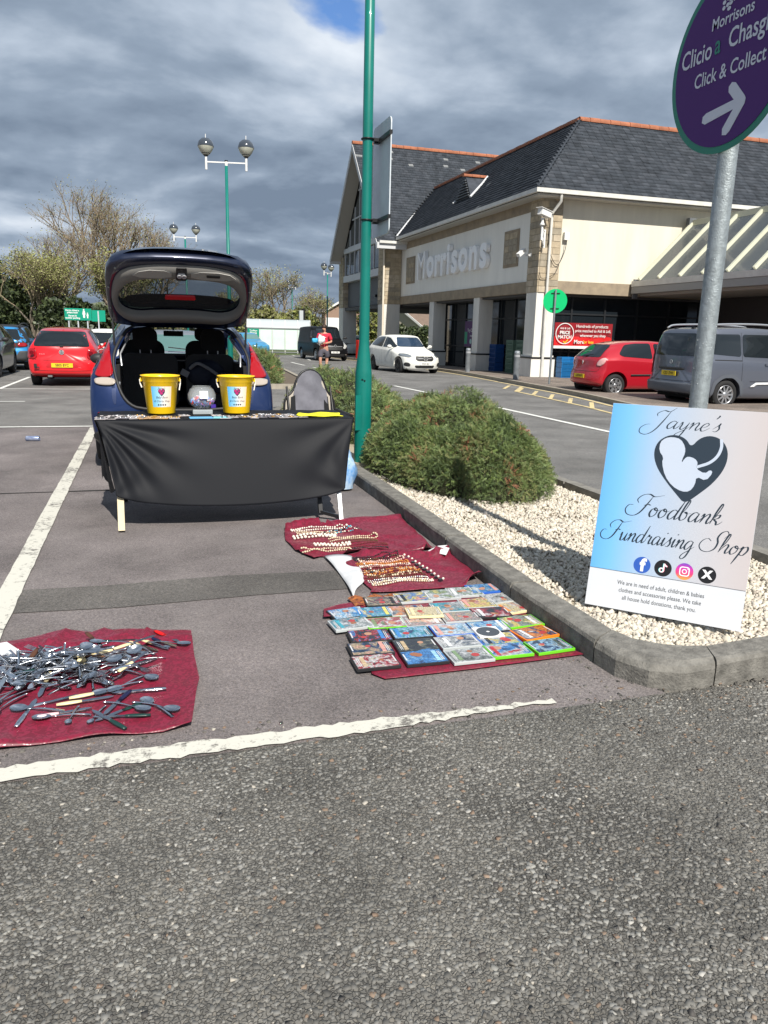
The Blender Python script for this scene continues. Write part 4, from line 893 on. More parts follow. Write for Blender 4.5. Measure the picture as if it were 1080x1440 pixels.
# ------------------------------------------------------------------ roofs: slates laid in courses
def slates(name, o, ux, uy, Wf, L, gauge=.21, sw=.30, worn=0, seed=1):
    """o: eave corner, ux: unit along the eave, uy: unit up the slope, Wf(v) -> (u0,u1)"""
    rng = np.random.default_rng(seed); ux = np.array(ux, float); uy = np.array(uy, float); uy /= np.linalg.norm(uy); nz = np.cross(ux, uy); nz *= np.sign(nz[2]); o = np.array(o, float)
    V = []; MI = []; rows = int(L/gauge)
    for r in range(rows+1):
        v = r*gauge; u0, u1 = Wf(min(v, L))
        if u1-u0 < .1: continue
        us = np.arange(u0-(sw*.5 if r % 2 else 0), u1, sw)
        a = np.maximum(us+.004, u0); c = np.minimum(us+sw-.004, u1); ok = c-a > .03; a = a[ok]; c = c[ok]; k = len(a)
        if not k: continue
        dv = rng.normal(0, .007, k); t_ = .012+rng.uniform(0, .012, k); ln = gauge*1.25
        if v+ln > L+.05: ln = max(.05, L+.05-v)
        lo = v+dv
        P = lambda u, vv, h: o+u[:, None]*ux+vv[:, None]*uy+h[:, None]*nz
        z0 = np.zeros(k)
        top = [P(a, lo, t_+.018), P(c, lo, t_+.018), P(c, lo+ln, z0+.006), P(a, lo+ln, z0+.006), P(a, lo, z0), P(c, lo, z0)]
        V.append(np.stack(top, 1)); 
        m = rng.choice(3, k, p=[.5, .3, .2])
        if worn:
            uu = (a+c)/2; hit = worn(uu, v) & (rng.uniform(0, 1, k) < .13); m[hit] = 3
        else: m[rng.uniform(0, 1, k) < .0012] = 3
        MI.append(m)
    V = np.concatenate(V); MI = np.concatenate(MI); K = len(V)
    V = V-np.array([SX, SY, 0])
    f = [(0, 1, 2, 3), (4, 5, 1, 0)]; F = (np.array(f)[None]+(np.arange(K)*6)[:, None, None]).reshape(-1, 4)
    me = bpy.data.meshes.new(name); me.vertices.add(K*6); me.vertices.foreach_set('co', V.reshape(-1).astype(np.float32)); me.loops.add(F.size); me.loops.foreach_set('vertex_index', F.ravel().astype(np.int32))
    me.polygons.add(len(F)); me.polygons.foreach_set('loop_start', (np.arange(len(F))*4).astype(np.int32)); me.polygons.foreach_set('material_index', np.repeat(MI, 2).astype(np.int32)); me.update(calc_edges=True)
    o_ = link('roof_slates', me, SLATE, store); o_['kind'] = 'stuff'; return o_
EX, EY, RX, RY, RZ = SX-.55, SY-.6, 16.6, 28.7, 9.67     # eave lines and ridges
rise = RZ-ZG; run = RX-EX; s2 = 1/sqrt(2)
Lm = sqrt(rise**2+run**2)
# under-structure (solid) so nothing shows through
b = B(); b.add([(EX, EY, ZG), (40, EY, ZG), (40, RY, RZ), (RX, RY, RZ), (RX, 46.5, RZ), (EX, 42.2, ZG), (40, 32.2, ZG), (20, 32.2, ZG), (20, 46, ZG)], [(0, 1, 2, 3), (0, 3, 4, 5), (2, 6, 7, 3), (3, 7, 8, 4)]); S(b, 'roof_deck', mat('felt', (.03, .03, .033), .9))
slates('r', (EX, EY, ZG), (0, 1, 0), (run, 0, rise), lambda v: (v/Lm*(RY-EY), 16.6+v/Lm*4.6), Lm, seed=3)
Ls = sqrt(rise**2+(RY-EY)**2)
slates('r', (EX, EY, ZG), (1, 0, 0), (0, RY-EY, rise), lambda v: (v/Ls*(RX-EX), 26.5), Ls, seed=4)
def ridge(p, q, r=.13, step=.45):
    p = Vector(p); q = Vector(q); n = int((q-p).length/step); d = (q-p).normalized(); b = B()
    for i in range(n):
        a = p+d*(i*step); c = p+d*(i*step+step*.97); rr = r*(1.06 if i % 2 else 1)
        side = d.cross(Vector((0, 0, 1))).normalized(); up = side.cross(d); vs = []
        for e in (a, c):
            for k in range(7): an = pi*(-.12+1.24*k/6); vs.append(e+side*cos(an)*rr+up*(sin(an)*rr-.02))
        b.add(vs, [(k, k+1, 8+k, 7+k) for k in range(6)]+[tuple(range(7)), tuple(range(7, 14))], 0, True)
    S(b, 'ridge_tiles', RIDGE, kind='stuff')
ridge((RX, RY, RZ+.03), (RX, 45.4, RZ+.03)); ridge((RX-.05, RY, RZ+.03), (40, RY, RZ+.03))
b = B(); b.tube([(EX, EY, ZG+.02), (RX, RY, RZ+.02)], .05, 6); S(b, 'hip', SLATE[0])
# gable cross roof
GX, GY, GZ, GE0, GE1, GEZ = 12.15, 46.75, 12.2, 41.25, 52.25, 6.2
Lg = sqrt((GZ-GEZ)**2+(GY-GE0)**2)
def gw(v):
    z = GEZ+(GZ-GEZ)*v/Lg
    if z < ZG: return (0, 1.3)
    # stop where the main roof's valley runs
    xv = EX+(z-ZG)/rise*run-.02
    return (0, (xv-GX) if z < RZ else 13)
slates('g', (GX, GE0, GEZ), (1, 0, 0), (0, GY-GE0, GZ-GEZ), gw, Lg, seed=6, worn=lambda u, v: (v > Lg*.62) & (v < Lg*.95) & (np.sin(u*2.1+v*3) > -.2))
slates('g', (GX, GE1, GEZ), (1, 0, 0), (0, -(GE1-GY), GZ-GEZ), lambda v: (0, 13), Lg, seed=7)
b = B(); e = .04; b.add([(GX+.02, GE0+e, GEZ-.05), (28, GE0+e, GEZ-.05), (28, GY, GZ-.06), (GX+.02, GY, GZ-.06), (GX+.02, GE1-e, GEZ-.05), (28, GE1-e, GEZ-.05), (28, GE1, GEZ-.05)], [(0, 1, 2, 3), (4, 5, 2, 3)]); S(b, 'roof_deck', mat('felt', (.03, .03, .033), .9))
ridge((GX-.02, GY, GZ+.03), (26, GY, GZ+.03), .14)
# bargeboards and soffit of the gable overhang
b = B()
for s, ye in ((-1, GE0), (1, GE1)):
    b.add([(GX-.03, ye, GEZ-.02), (GX-.03, GY, GZ-.02), (GX-.03, GY, GZ-.40), (GX-.03, ye-s*(-.0), GEZ-.36), (GX+.03, ye, GEZ-.02), (GX+.03, GY, GZ-.02), (GX+.03, GY, GZ-.40), (GX+.03, ye, GEZ-.36)], [(0, 1, 2, 3), (4, 5, 6, 7), (0, 1, 5, 4), (3, 2, 6, 7), (0, 3, 7, 4)])
S(b, 'bargeboard', mat('barge_grey', (.55, .56, .57), .6))
b = B(); 
for ye in (GE0, GE1): b.add([(GX, ye, GEZ-.30), (12.95, ye, GEZ-.30), (12.95, GY, GZ-.34), (GX, GY, GZ-.34)], [(0, 1, 2, 3)])
S(b, 'soffit', SOFF)
for ye, s in ((GE0, -1), (GE1, 1)): b = B(); slab(GX-.02, 13.9, ye-.12, ye+.12, GEZ-.34, GEZ-.03, b); S(b, 'eaves_box', mat('barge_grey', (.55, .56, .57), .6))
# gable front: tall glazing with white bars, bay window below, dark recess under
GP = mat('gable_glass', (.05, .065, .075), .06, spec=.8)
GF = 12.98
b = B(); b.add([(GF+.1, 43.2, 4.9), (GF+.1, 51.45, 4.9), (GF+.1, 51.45, 6.4), (GF+.1, GY+.2, 11.4), (GF+.1, GY-.2, 11.4), (GF+.1, 43.2, 6.9)], [(0, 1, 2, 3, 4, 5)]); S(b, 'glazing_backing', mat('backing_dark', (.02, .025, .028), .5))  # flat dark sheet behind the gable panes
hz_ = lambda y: GZ-.75-abs(y-GY)*((GZ-GEZ)/(GY-GE0))       # rake line
ys = [43.4, 44.55, 45.65, 46.75, 47.85, 48.95, 50.1, 51.3]; zs = [5.05, 6.45, 6.75, 8.35, 9.9, 11.3]
for i in range(7):
    for j in range(5):
        if j == 1: continue
        y0, y1, z0, z1 = ys[i]+.04, ys[i+1]-.04, zs[j]+.04, zs[j+1]-.04
        if j == 0 and i % 1 == 0:
            for h_ in (0, 1):
                a = y0+(y1-y0)/2*h_; bb = B(); slab(GF+.0, GF+.02, a+.02, a+(y1-y0)/2-.02, z0, z1, bb); S(bb, 'pane', GP)
            continue
        t0, t1 = min(z1, hz_(y0)), min(z1, hz_(y1))
        if max(t0, t1) <= z0+.15: continue
        t0 = max(t0, z0+.02); t1 = max(t1, z0+.02); bb = B(); bb.add([(GF, y0, z0), (GF, y1, z0), (GF, y1, t1), (GF, y0, t0), (GF+.02, y0, z0), (GF+.02, y1, z0), (GF+.02, y1, t1), (GF+.02, y0, t0)], [(0, 1, 2, 3), (4, 5, 6, 7), (0, 1, 5, 4), (2, 3, 7, 6)]); S(bb, 'pane', GP)
for y in ys: 
    b = B(); zt = max(6.5, hz_(y)); slab(GF-.05, GF+.03, y-.03, y+.03, 4.95, zt, b); S(b, 'glazing_bar', LEAD)
for z in zs[2:5]:
    hw = (GZ-.75-z)/((GZ-GEZ)/(GY-GE0)); hw = min(hw, 3.7); b = B(); slab(GF-.052, GF+.032, GY-hw, GY+hw, z-.035, z+.035, b); S(b, 'glazing_bar', LEAD)
b = B(); slab(GF-.12, GF+.3, 43.25, 51.4, 6.42, 6.72, b); S(b, 'bay_head', LEAD); b = B(); slab(GF-.12, GF+.3, 43.25, 51.4, 4.62, 5.02, b); S(b, 'bay_sill', LEAD)
for y0, y1 in ((42.1, 43.4), (51.3, 52.5)):
    b = B(); b.add([(GF-.02, y0, 6.0), (GF-.02, y1, 6.0), (GF-.02, y1, hz_(y1)+.35), (GF-.02, y0, hz_(y0)+.35)], [(0, 1, 2, 3)]); S(b, 'gable_infill', SOFF)
b = B(); b.add([(13.7, 42.05, 3), (30, 42.05, 3), (30, 42.05, 6.4), (13.7, 42.05, 6.4)], [(0, 1, 2, 3)]); S(b, 'gable_wall', CREAM)
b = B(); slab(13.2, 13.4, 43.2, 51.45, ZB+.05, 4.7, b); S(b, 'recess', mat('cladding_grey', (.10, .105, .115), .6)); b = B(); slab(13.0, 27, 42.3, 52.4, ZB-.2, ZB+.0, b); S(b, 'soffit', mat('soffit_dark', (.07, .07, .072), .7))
b = B(); slab(22, 22.4, 42.5, 43.1, -.3, ZB-.2, b); slab(20.5, 20.9, 49.5, 50.1, -.3, ZB-.2, b); S(b, 'inner_column', BASE)
b = B(); b.cyl((13.15, 45.3, 3.6), .0001, .0001, 3); b.box((13.12, 44.6, 3.55), (.12, .2, .16)); S(b, 'camera_housing', BLK)
# gutters, fascias
b = B(); slab(EX-.06, EX+.06, EY-.06, 41.2, ZG-.14, ZG-.0, b); slab(EX+.061, 40, EY-.06, EY+.06, ZG-.14, ZG-.0, b); S(b, 'gutter', GUT)
b = B(); slab(EX+.07, SX+.02, EY+.07, 42, ZG-.22, ZG-.16, b); slab(SX+.021, 40, EY+.07, SY+.1, ZG-.22, ZG-.16, b); S(b, 'soffit', SOFF)
b = B(); b.tube([(EX+.95, EY+.02, ZG-.1), (EX+.95, EY+.02, ZG-.38), (SX+.33, SY-.12, ZG-.72), (SX+.33, SY-.12, ZG-.9), (SX+.33, SY-.12, 3.2), (SX+.33, SY-.16, 1.0), (SX+.33, SY-.16, -.05)], .05, 10); S(b, 'downpipe', GUT)
b = B(); b.tube([(12.8, 41.98, 6.0), (12.78, 41.95, 3.2), (12.78, 41.9, -.1)], .055, 10); S(b, 'downpipe', mat('pipe_cream', (.7, .62, .5), .5))
b = B(); b.tube([(EX+.02, 41.28, ZG+.05), (EX+run*.52, 43.2, ZG+rise*.52), (RX-.05, 45.1, RZ-.02)], .07, 6); S(b, 'valley_flashing', LEAD)
b = B(); slab(GX+.1, 13.85, 41.02, 41.25, 6.12, 6.25, b); S(b, 'gutter', GUT)
# small triangular louvred dormer on the main slope
b = B(); vx, vy, vz = 14.15, 34.4, 7.33
def on(x, y): return (x, y, ZG+(x-EX)*rise/run)
A1 = (14.2, 33.55, 7.45); A2 = (14.2, 35.45, 7.45); A3 = (14.32, 34.5, 8.45); Bk = (15.35, 34.5, 8.45)
b.add([A1, A2, A3, Bk, on(14.2, 33.4), on(14.2, 35.6)], [(0, 2, 3), (1, 3, 2)]); dz = S(b, 'dormer_roof', SLATE[1])
b = B(); b.add([A1, A2, A3, (14.24, 33.75, 7.5), (14.24, 35.25, 7.5), (14.33, 34.5, 8.3)], [(0, 1, 2)], 0); S(b, 'dormer_front', FRAME)
for k in range(7):
    z = 7.52+.12*k; hw = .85*(1-(z-7.45)/1.0); b = B(); slab(14.13+.012*k, 14.19+.012*k, 34.5-hw, 34.5+hw, z, z+.04, b); S(b, 'louvre', mat('louvre', (.10, .11, .12), .5))
ridge((14.2, 34.5, 8.5), (15.5, 34.5, 8.5), .09, .4)
for s in (-1, 1): b = B(); b.tube([(14.15, 34.5+s*1.0, 7.42), (14.9, 34.5+s*.55, 8.1), (15.35, 34.5+s*.1, 8.5)], .06, 5); S(b, 'flashing', LEAD)
# ------------------------------------------------------------------ cctv and small fittings
def wcable(pts, r=.012): return crom(pts, 8)
t = thing('security_camera', 'large white camera on a lattice bracket at the store corner', 'camera', (SX, SY-.08, 4.9)); t.location.z = 4.9
b = B(); b.box((.05, -.1, -.05), (.06, .06, .62)); b.box((-.2, -.35, .12), (.06, .06, .5)); b.bar((.05, -.1, .2), (-.2, -.35, .28), .035); b.bar((.05, -.1, -.3), (-.2, -.35, -.08), .035); b.bar((.05, -.1, -.3), (-.2, -.35, .28), .03); b.bar((-.08, -.22, .24), (-.08, -.22, -.2), .03); b.obj('bracket', WHT, t)
b = B(); b.lathe([(.0, 0), (.09, 0), (.09, .03), (.05, .10), (.045, .2), (.08, .24), (0, .26)], 12, c=(-.2, -.35, .36)); b.obj('pan_head', WHT, t)
b = B(); b.box((-.16, -.4, .76), (.2, .55, .2), rot=(radians(-8), 0, radians(-65))); b.box((-.16, -.4, .87), (.26, .7, .015), rot=(radians(-8), 0, radians(-65))); b.obj('camera_body', WHT, t)
t = thing('security_camera', 'small white camera pointing down left beside the corner pier', 'camera', (SX-.06, 26.6, 4.55)); t.location.z = 4.35
b = B(); b.bar((0, 0, 0), (-.25, -.1, -.02), .05); b.box((0, 0, 0), (.04, .14, .14)); b.obj('bracket', WHT, t); b = B(); b.box((-.42, -.1, .06), (.42, .14, .13), rot=(0, radians(-32), radians(25))); b.obj('camera_body', WHT, t)
t = thing('junction_box', 'small white box with drooping cable on the cream side wall', 'box', (14.8, SY-.02, 5.0)); t.location.z = 5.0; b = B(); b.box((0, -.04, 0), (.2, .12, .26)); b.obj('box', WHT, t)
b = B(); b.tube(crom([(0, -.06, -.12), (-.04, -.08, -.5), (-.3, -.1, -1.0), (-.6, -.1, -.7), (-.8, -.12, .1), (-.85, -.2, .6)], 8), .012, 6); b.tube(crom([(-.25, -.1, -1.02), (-.45, -.12, -1.35), (-.9, -.1, -1.5), (-1.02, -.1, -1.3)], 8), .01, 6); b.obj('cable', BLK, t)
# ------------------------------------------------------------------ glazed canopy running out from the side wall
can = thing('canopy', 'glazed canopy with cream ribs sloping out beside the cream side wall', 'canopy', (17.8, SY-.1, 0)); can.location.z = 0
CR = mat('canopy_rib', (.60, .60, .47), .6, var=.08, vscale=2); CG = mat('canopy_glass', (.10, .115, .125), .25, alpha=.72)
def Cn(b, name, m): b.v = [(x-17.8, y-(SY-.1), z) for x, y, z in b.v]; return b.obj(name, m, can)
cx0, cz0, cx1, cz1 = 17.8, 3.52, 19.95, 5.62
y = SY-.35; i = 0
while y > 9.5:
    b = B(); b.bar((cx0+.05, y, cz0+.08), (cx1, y, cz1+.08), .09, .16); Cn(b, 'rib', CR)
    b = B(); y2 = y-1.16; b.add([(cx0+.05, y-.05, cz0+.04), (cx1, y-.05, cz1+.04), (cx1, y2+.05, cz1+.04), (cx0+.05, y2+.05, cz0+.04), (cx0+.05, y-.05, cz0+.03), (cx1, y-.05, cz1+.03), (cx1, y2+.05, cz1+.03), (cx0+.05, y2+.05, cz0+.03)], [(0, 1, 2, 3), (4, 5, 6, 7), (0, 1, 5, 4), (1, 2, 6, 5), (2, 3, 7, 6), (0, 3, 7, 4)]); Cn(b, 'pane', CG)
    y = y2; i += 1
b = B(); slab(cx0-.12, cx0+.04, 9, SY-.12, cz0-.17, cz0+.03, b); Cn(b, 'gutter', GUT)
b = B(); slab(cx0-.1, cx0+.3, 9, SY-.12, cz0-.42, cz0-.18, b); Cn(b, 'fascia', mat('fascia_grey', (.3, .3, .29), .6))
b = B(); slab(cx1-.02, cx1+.2, 9, SY-.12, cz1+.0, cz1+.22, b); Cn(b, 'ridge_beam', CR)
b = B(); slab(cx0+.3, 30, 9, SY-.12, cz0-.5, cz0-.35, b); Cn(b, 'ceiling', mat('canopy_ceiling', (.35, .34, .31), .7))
b = B(); b.add([(cx1+.2, 9, cz1+.2), (cx1+.2, SY-.12, cz1+.2), (23.5, SY-.12, cz1-1.8), (23.5, 9, cz1-1.8)], [(0, 1, 2, 3)]); Cn(b, 'far_slope', CG)
for y in (22.0, 15.0): b = B(); b.tube([(cx0+.1, y, -.1), (cx0+.1, y, cz0-.2)], .05, 10); Cn(b, 'post', WHT)
b = B(); slab(cx0-.05, cx0+.15, SY-.2, SY-.12, cz0-.6, cz0+.1, b); b.box((cx1, SY-.25, cz1+.12), (.3, .2, .35)); Cn(b, 'bracket', mat('iron_grey', (.12, .13, .14), .6))
# entrance side wall under the canopy
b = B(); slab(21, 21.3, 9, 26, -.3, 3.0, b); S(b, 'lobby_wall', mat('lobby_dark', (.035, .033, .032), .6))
# ================================================================== cars
def interp(tab, x):
    xs = [p[0] for p in tab]; ys = [p[1] for p in tab]
    if x <= xs[0]: return ys[0]
    if x >= xs[-1]: return ys[-1]
    i = max(k for k in range(len(xs)) if xs[k] <= x); i = min(i, len(xs)-2)
    def sl(k):
        if k <= 0 or k >= len(xs)-1: return 0 if False else (ys[min(k+1, len(xs)-1)]-ys[max(k-1, 0)])/(xs[min(k+1, len(xs)-1)]-xs[max(k-1, 0)])*.6
        a = (ys[k]-ys[k-1])/(xs[k]-xs[k-1]); b = (ys[k+1]-ys[k])/(xs[k+1]-xs[k])
        return 0 if a*b <= 0 else 2*a*b/(a+b)
    h = xs[i+1]-xs[i]; t = (x-xs[i])/h; m0, m1 = sl(i)*h, sl(i+1)*h
    return ys[i]*(2*t**3-3*t*t+1)+m0*(t**3-2*t*t+t)+ys[i+1]*(-2*t**3+3*t*t)+m1*(t**3-t*t)
def body_shape(s, shrink=0, ny=46, npf=30, ins=0):
    """closed body; local y runs from the rear bumper (0) to the nose (L)"""
    L, W = s['L'], s['W']; k = shrink
    ysn = [L*(.5-.5*cos(pi*i/(ny-1)))*.35+L*i/(ny-1)*.65 for i in range(ny)]
    def er(x, z): return interp(s['rear'], z)+s.get('kr', .16)*(abs(x)/(W/2))**3.2+ins
    def ef(x, z): return L-(interp(s['front'], z)+s.get('kf', .35)*(abs(x)/(W/2))**2.6)-ins
    def section(y):
        zb = interp(s['bot'], y)+k*1.2; zs = interp(s['sh'], y)-k*.3; zt = max(interp(s['top'], y)-k, zs+.02); ws = interp(s['ws'], y)*W/2-k; wr = interp(s['wr'], y)*W/2-k; hh = zt-zs
        wm = ws
        c = [(0, zb), (wm*.80, zb), (wm*.95, zb+.05), (wm*.992, zb+.2), (wm, zb+(zs-zb)*.58), (wm*.992, zs-.10), (wm*.965, zs), ((wm*.955*.45+wr*.55), zs+.5*hh), (wr, zt-min(.085, .36*hh)), (wr*.88, zt-min(.028, .14*hh)), (wr*.5, zt-min(.004, .03*hh)), (0, zt)]
        P = crom([Vector((a, b, 0)) for a, b in c], 4)
        return [(p.x, p.y) for p in P]
    vs = []; rows = []
    for y in ysn:
        sec = section(y); t = y/L; row = []
        full = [(x, z) for x, z in sec]+[(-x, z) for x, z in sec[::-1][1:-1]]
        for x, z in full:
            a, b = er(x, z), ef(x, z); e = .045
            yy = a+(b-a)*t; row.append(len(vs)); vs.append((x, yy, z))
        rows.append(row)
    n = len(rows[0]); fs = []
    for i in range(len(rows)-1):
        for j in range(n): fs.append((rows[i][j], rows[i][(j+1) % n], rows[i+1][(j+1) % n], rows[i+1][j]))
    for end, row in ((0, rows[0]), (1, rows[-1])):
        cx, cz = 0, sum(vs[i][2] for i in row)/n; prev = row
        # round the edge, then close the face
        for i in row:
            x, y, z = vs[i]; vs[i] = (x, y+(.035 if end == 0 else -.035), z)
        for sc in (.975, .93, .8, .6, .35, .12):
            cur = []
            for i in row:
                x, z = vs[i][0]*sc, cz+(vs[i][2]-cz)*sc
                y = er(x, z) if end == 0 else ef(x, z); y += (.012 if end == 0 else -.012)*(1 if sc > .96 else 0)
                cur.append(len(vs)); vs.append((x, y, z))
            for j in range(n): fs.append((prev[j], prev[(j+1) % n], cur[(j+1) % n], cur[j]) if end else (prev[(j+1) % n], prev[j], cur[j], cur[(j+1) % n]))
            prev = cur
        fs.append(tuple(prev) if end else tuple(prev[::-1]))
    me = bpy.data.meshes.new('body'); me.from_pydata(vs, [], fs)
    bm = bmesh.new(); bm.from_mesh(me); bmesh.ops.recalc_face_normals(bm, faces=bm.faces); bm.to_mesh(me); bm.free()
    me.polygons.foreach_set('use_smooth', [True]*len(me.polygons)); return me
def boolean(o, cutters):
    for c in cutters:
        c.parent = o.parent
        m = o.modifiers.new('b', 'BOOLEAN'); m.operation = 'DIFFERENCE'; m.solver = 'EXACT'; m.object = c
    bpy.context.view_layer.update(); dg = bpy.context.evaluated_depsgraph_get(); me = bpy.data.meshes.new_from_object(o.evaluated_get(dg))
    o.modifiers.clear(); o.data = me
    for c in cutters: bpy.data.objects.remove(c)
    me.polygons.foreach_set('use_smooth', [True]*len(me.polygons))
    try: me.set_sharp_from_angle(angle=radians(38))
    except Exception: pass
def cutter(b):
    me = b.mesh('cut'); bm = bmesh.new(); bm.from_mesh(me); bmesh.ops.remove_doubles(bm, verts=bm.verts, dist=1e-5); bmesh.ops.recalc_face_normals(bm, faces=bm.faces); bm.to_mesh(me); bm.free()
    o = bpy.data.objects.new('cut', me); COL.objects.link(o); return o
def poly_grid(poly, step):
    xs = [p[0] for p in poly]; ys = [p[1] for p in poly]; V = [Vector(p) for p in poly]; n = len(poly)
    E_ = [(i, (i+1) % n) for i in range(n)]; r = random.Random(1)
    x = min(xs)+step/2
    while x < max(xs):
        y = min(ys)+step/2
        while y < max(ys): V.append(Vector((x+r.uniform(-.1, .1)*step, y+r.uniform(-.1, .1)*step))); y += step
        x += step
    vs, es, fs, *_ = delaunay_2d_cdt(V, E_, [tuple(range(n))], 1, 1e-6)
    return vs, fs
def densify(poly, step):
    o = []; n = len(poly)
    for i in range(n):
        a, b = poly[i], poly[(i+1) % n]; k = max(1, int(sqrt((a[0]-b[0])**2+(a[1]-b[1])**2)/step))
        o += [(a[0]+(b[0]-a[0])*j/k, a[1]+(b[1]-a[1])*j/k) for j in range(k)]
    return o
def patch(car, view, poly, name, m, off=.004, smooth=2, step=.07, parent=None, side=1, thick=.0):
    """a piece shaped like the outline, laid on the body"""
    bvh, ob = car['_bvh']; 
    if smooth: poly = chaikin(densify(poly, .13), 2)
    poly = densify(poly, step); vs, fs = poly_grid(poly, step); out = []
    for v in vs:
        if view == 'side': o, d = Vector((side*3, v[0], v[1])), Vector((-side, 0, 0))
        elif view == 'rear': o, d = Vector((v[0], -3, v[1])), Vector((0, 1, 0))
        elif view == 'front': o, d = Vector((v[0], 9, v[1])), Vector((0, -1, 0))
        else: o, d = Vector((v[0], v[1], 4)), Vector((0, 0, -1))
        h = bvh.ray_cast(o, d)
        out.append(None if h[0] is None else (h[0]+(h[1] if h[1].dot(d) < 0 else -h[1])*off+0*d))
    idx = {}; V = []
    for i, p in enumerate(out):
        if p is not None: idx[i] = len(V); V.append(p)
    F = []
    for f in fs:
        if all(i in idx for i in f):
            q = [V[idx[i]] for i in f]; ok = max((q[a]-q[(a+1) % 3]).length for a in range(3)) < .35
            if ok: F.append(tuple(idx[i] for i in f))
    b = B(); b.add(V, F, 0, True); o = b.obj(name, m, parent or car)
    bm = bmesh.new(); bm.from_mesh(o.data); bmesh.ops.recalc_face_normals(bm, faces=bm.faces)
    c = sum((f.normal*f.calc_area() for f in bm.faces), Vector()); d = {'side': Vector((side, 0, 0)), 'rear': Vector((0, -1, 0)), 'front': Vector((0, 1, 0)), 'top': Vector((0, 0, 1))}[view]
    if c.dot(d) < 0: bmesh.ops.reverse_faces(bm, faces=bm.faces)
    bm.to_mesh(o.data); bm.free()
    if thick:
        md = o.modifiers.new('solid', 'SOLIDIFY'); md.thickness = thick; md.offset = 1
    return o
def both(car, poly, name, m, **k): return [patch(car, 'side', poly, name, m, side=s, **k) for s in (-1, 1)]
def mirx(poly): return [(-x, z) for x, z in poly][::-1]
def seam(car, view, pts, name='panel_gap', wd=.007, side=1, m=None):
    pts = chaikin(pts, 2, False); L_ = []; R_ = []
    for i, p in enumerate(pts):
        a = pts[max(0, i-1)]; b = pts[min(len(pts)-1, i+1)]; l = sqrt((b[0]-a[0])**2+(b[1]-a[1])**2) or 1; n = (-(b[1]-a[1])/l*wd/2, (b[0]-a[0])/l*wd/2)
        L_.append((p[0]+n[0], p[1]+n[1])); R_.append((p[0]-n[0], p[1]-n[1]))
    return patch(car, view, L_+R_[::-1], name, m or SEAM, .0025, 0, .06, side=side)
SEAM = mat('seam_black', (.008, .008, .009), .8); GLASS = mat('car_glass', (.010, .014, .017), .04, spec=.7, coat=.4); TYRE = mat('tyre', (.018, .018, .019), .85, bump=.3, bscale=80); RIM = mat('alloy', (.52, .53, .55), .28, .8)
RIMD = mat('alloy_dark', (.06, .062, .068), .35, .7); TRIM = mat('trim_black', (.02, .02, .021), .55); REDL = mat('lamp_red', (.32, .004, .008), .12, coat=.8); CLRL = mat('lamp_clear_plastic', (.40, .35, .30), .15, coat=.8); CHR = mat('chrome', (.66, .67, .69), .28, .55)
PLY = mat('plate_yellow', (.72, .52, .02), .4); PLW = mat('plate_white', (.75, .75, .72), .4); PTXT = mat('plate_text', (.01, .01, .01), .5); WELL = mat('wheel_well', (.006, .006, .006), .9)
def paintm(name, c, rough=.3, metal=.35): return mat(name, c, rough, metal, coat=1, spec=.5)
def wheel(car, x, y, r, side, wd=.2, spokes=5, rim=RIM, style=0, detail=True):
    """tyre (part) with its rim (sub-part)"""
    M = Matrix.Translation((x, y, r))@Matrix.Rotation(pi/2*side, 4, 'Y')        # local +z points outward
    b = B(); b.lathe([(r*.60, -wd), (r*.9, -wd), (r*.985, -wd*.9), (r, -wd*.7), (r, -wd*.25), (r*.985, -.03), (r*.93, .0), (r*.80, .008), (r*.68, .0), (r*.655, -.02), (r*.64, -.05), (.001, -.06)], 34, M=M)
    ty = b.obj('wheel', TYRE, car)
    b = B(); b.lathe([(r*.66, -.012), (r*.655, .004), (r*.62, .003), (r*.60, -.03), (r*.55, -.05)], 34, M=M)
    b.lathe([(r*.2, -.012), (r*.19, .0), (r*.12, .006), (0, .006)], 16, M=M)
    for k in range(spokes):
        a = 2*pi*k/spokes+.3
        if style == 0: P = [(-.16, .15), (-.10, .62), (.10, .62), (.16, .15)]
        elif style == 1: P = [(-.07, .15), (-.05, .62), (.05, .62), (.07, .15)]
        else: P = [(-.13, .15), (-.2, .63), (-.1, .63), (0, .3), (.1, .63), (.2, .63), (.13, .15)]
        ca, sa = cos(a), sin(a); poly = [((p[1]*ca-p[0]*sa)*r, (p[1]*sa+p[0]*ca)*r) for p in P]
        b.prism(poly, .016, M=M, z=-.02)
    b.obj('rim', rim, ty)
    b = B(); b.cyl((0, 0, -.048), r*.6, .006, 24, M=M); b.obj('brake_disc', mat('brake_dark', (.03, .03, .03), .6, .3), ty)
    return ty
def make_car(name, label, spec, paint_m, loc, rz, cat='car', low=False, roofm=None):
    t = thing(name, label, cat, loc, rz); s = spec
    me = body_shape(s, ny=30 if low else 46); body = link('body', me, paint_m, t)
    # wheel openings
    cuts = []
    for wy in s['wheels']:
        for sd in (-1, 1):
            b = B(); b.cyl((0, 0, 0), s['r']+.055, .42, 32, M=Matrix.Translation((sd*(s['W']/2-.30), wy, s['r']+.015))@Matrix.Rotation(pi/2*sd, 4, 'Y')); cuts.append(cutter(b))
    dg = bpy.context.evaluated_depsgraph_get(); dg.update()
    bvh0 = BVHTree.FromObject(body, dg)
    boolean(body, cuts); CARB[t.name] = bvh0
    for wy in s['wheels']:
        for sd in (-1, 1): wheel(t, sd*(s['W']/2-.03), wy, s['r'], sd, spokes=s.get('spokes', 5), rim=s.get('rim', RIM), style=s.get('style', 0))
    b = B(); b.box((0, s['L']/2, .32), (s['W']*.8, s['L']*.86, .22)); b.obj('underbody', WELL, t)
    return t
CARB = {}
_patch = patch
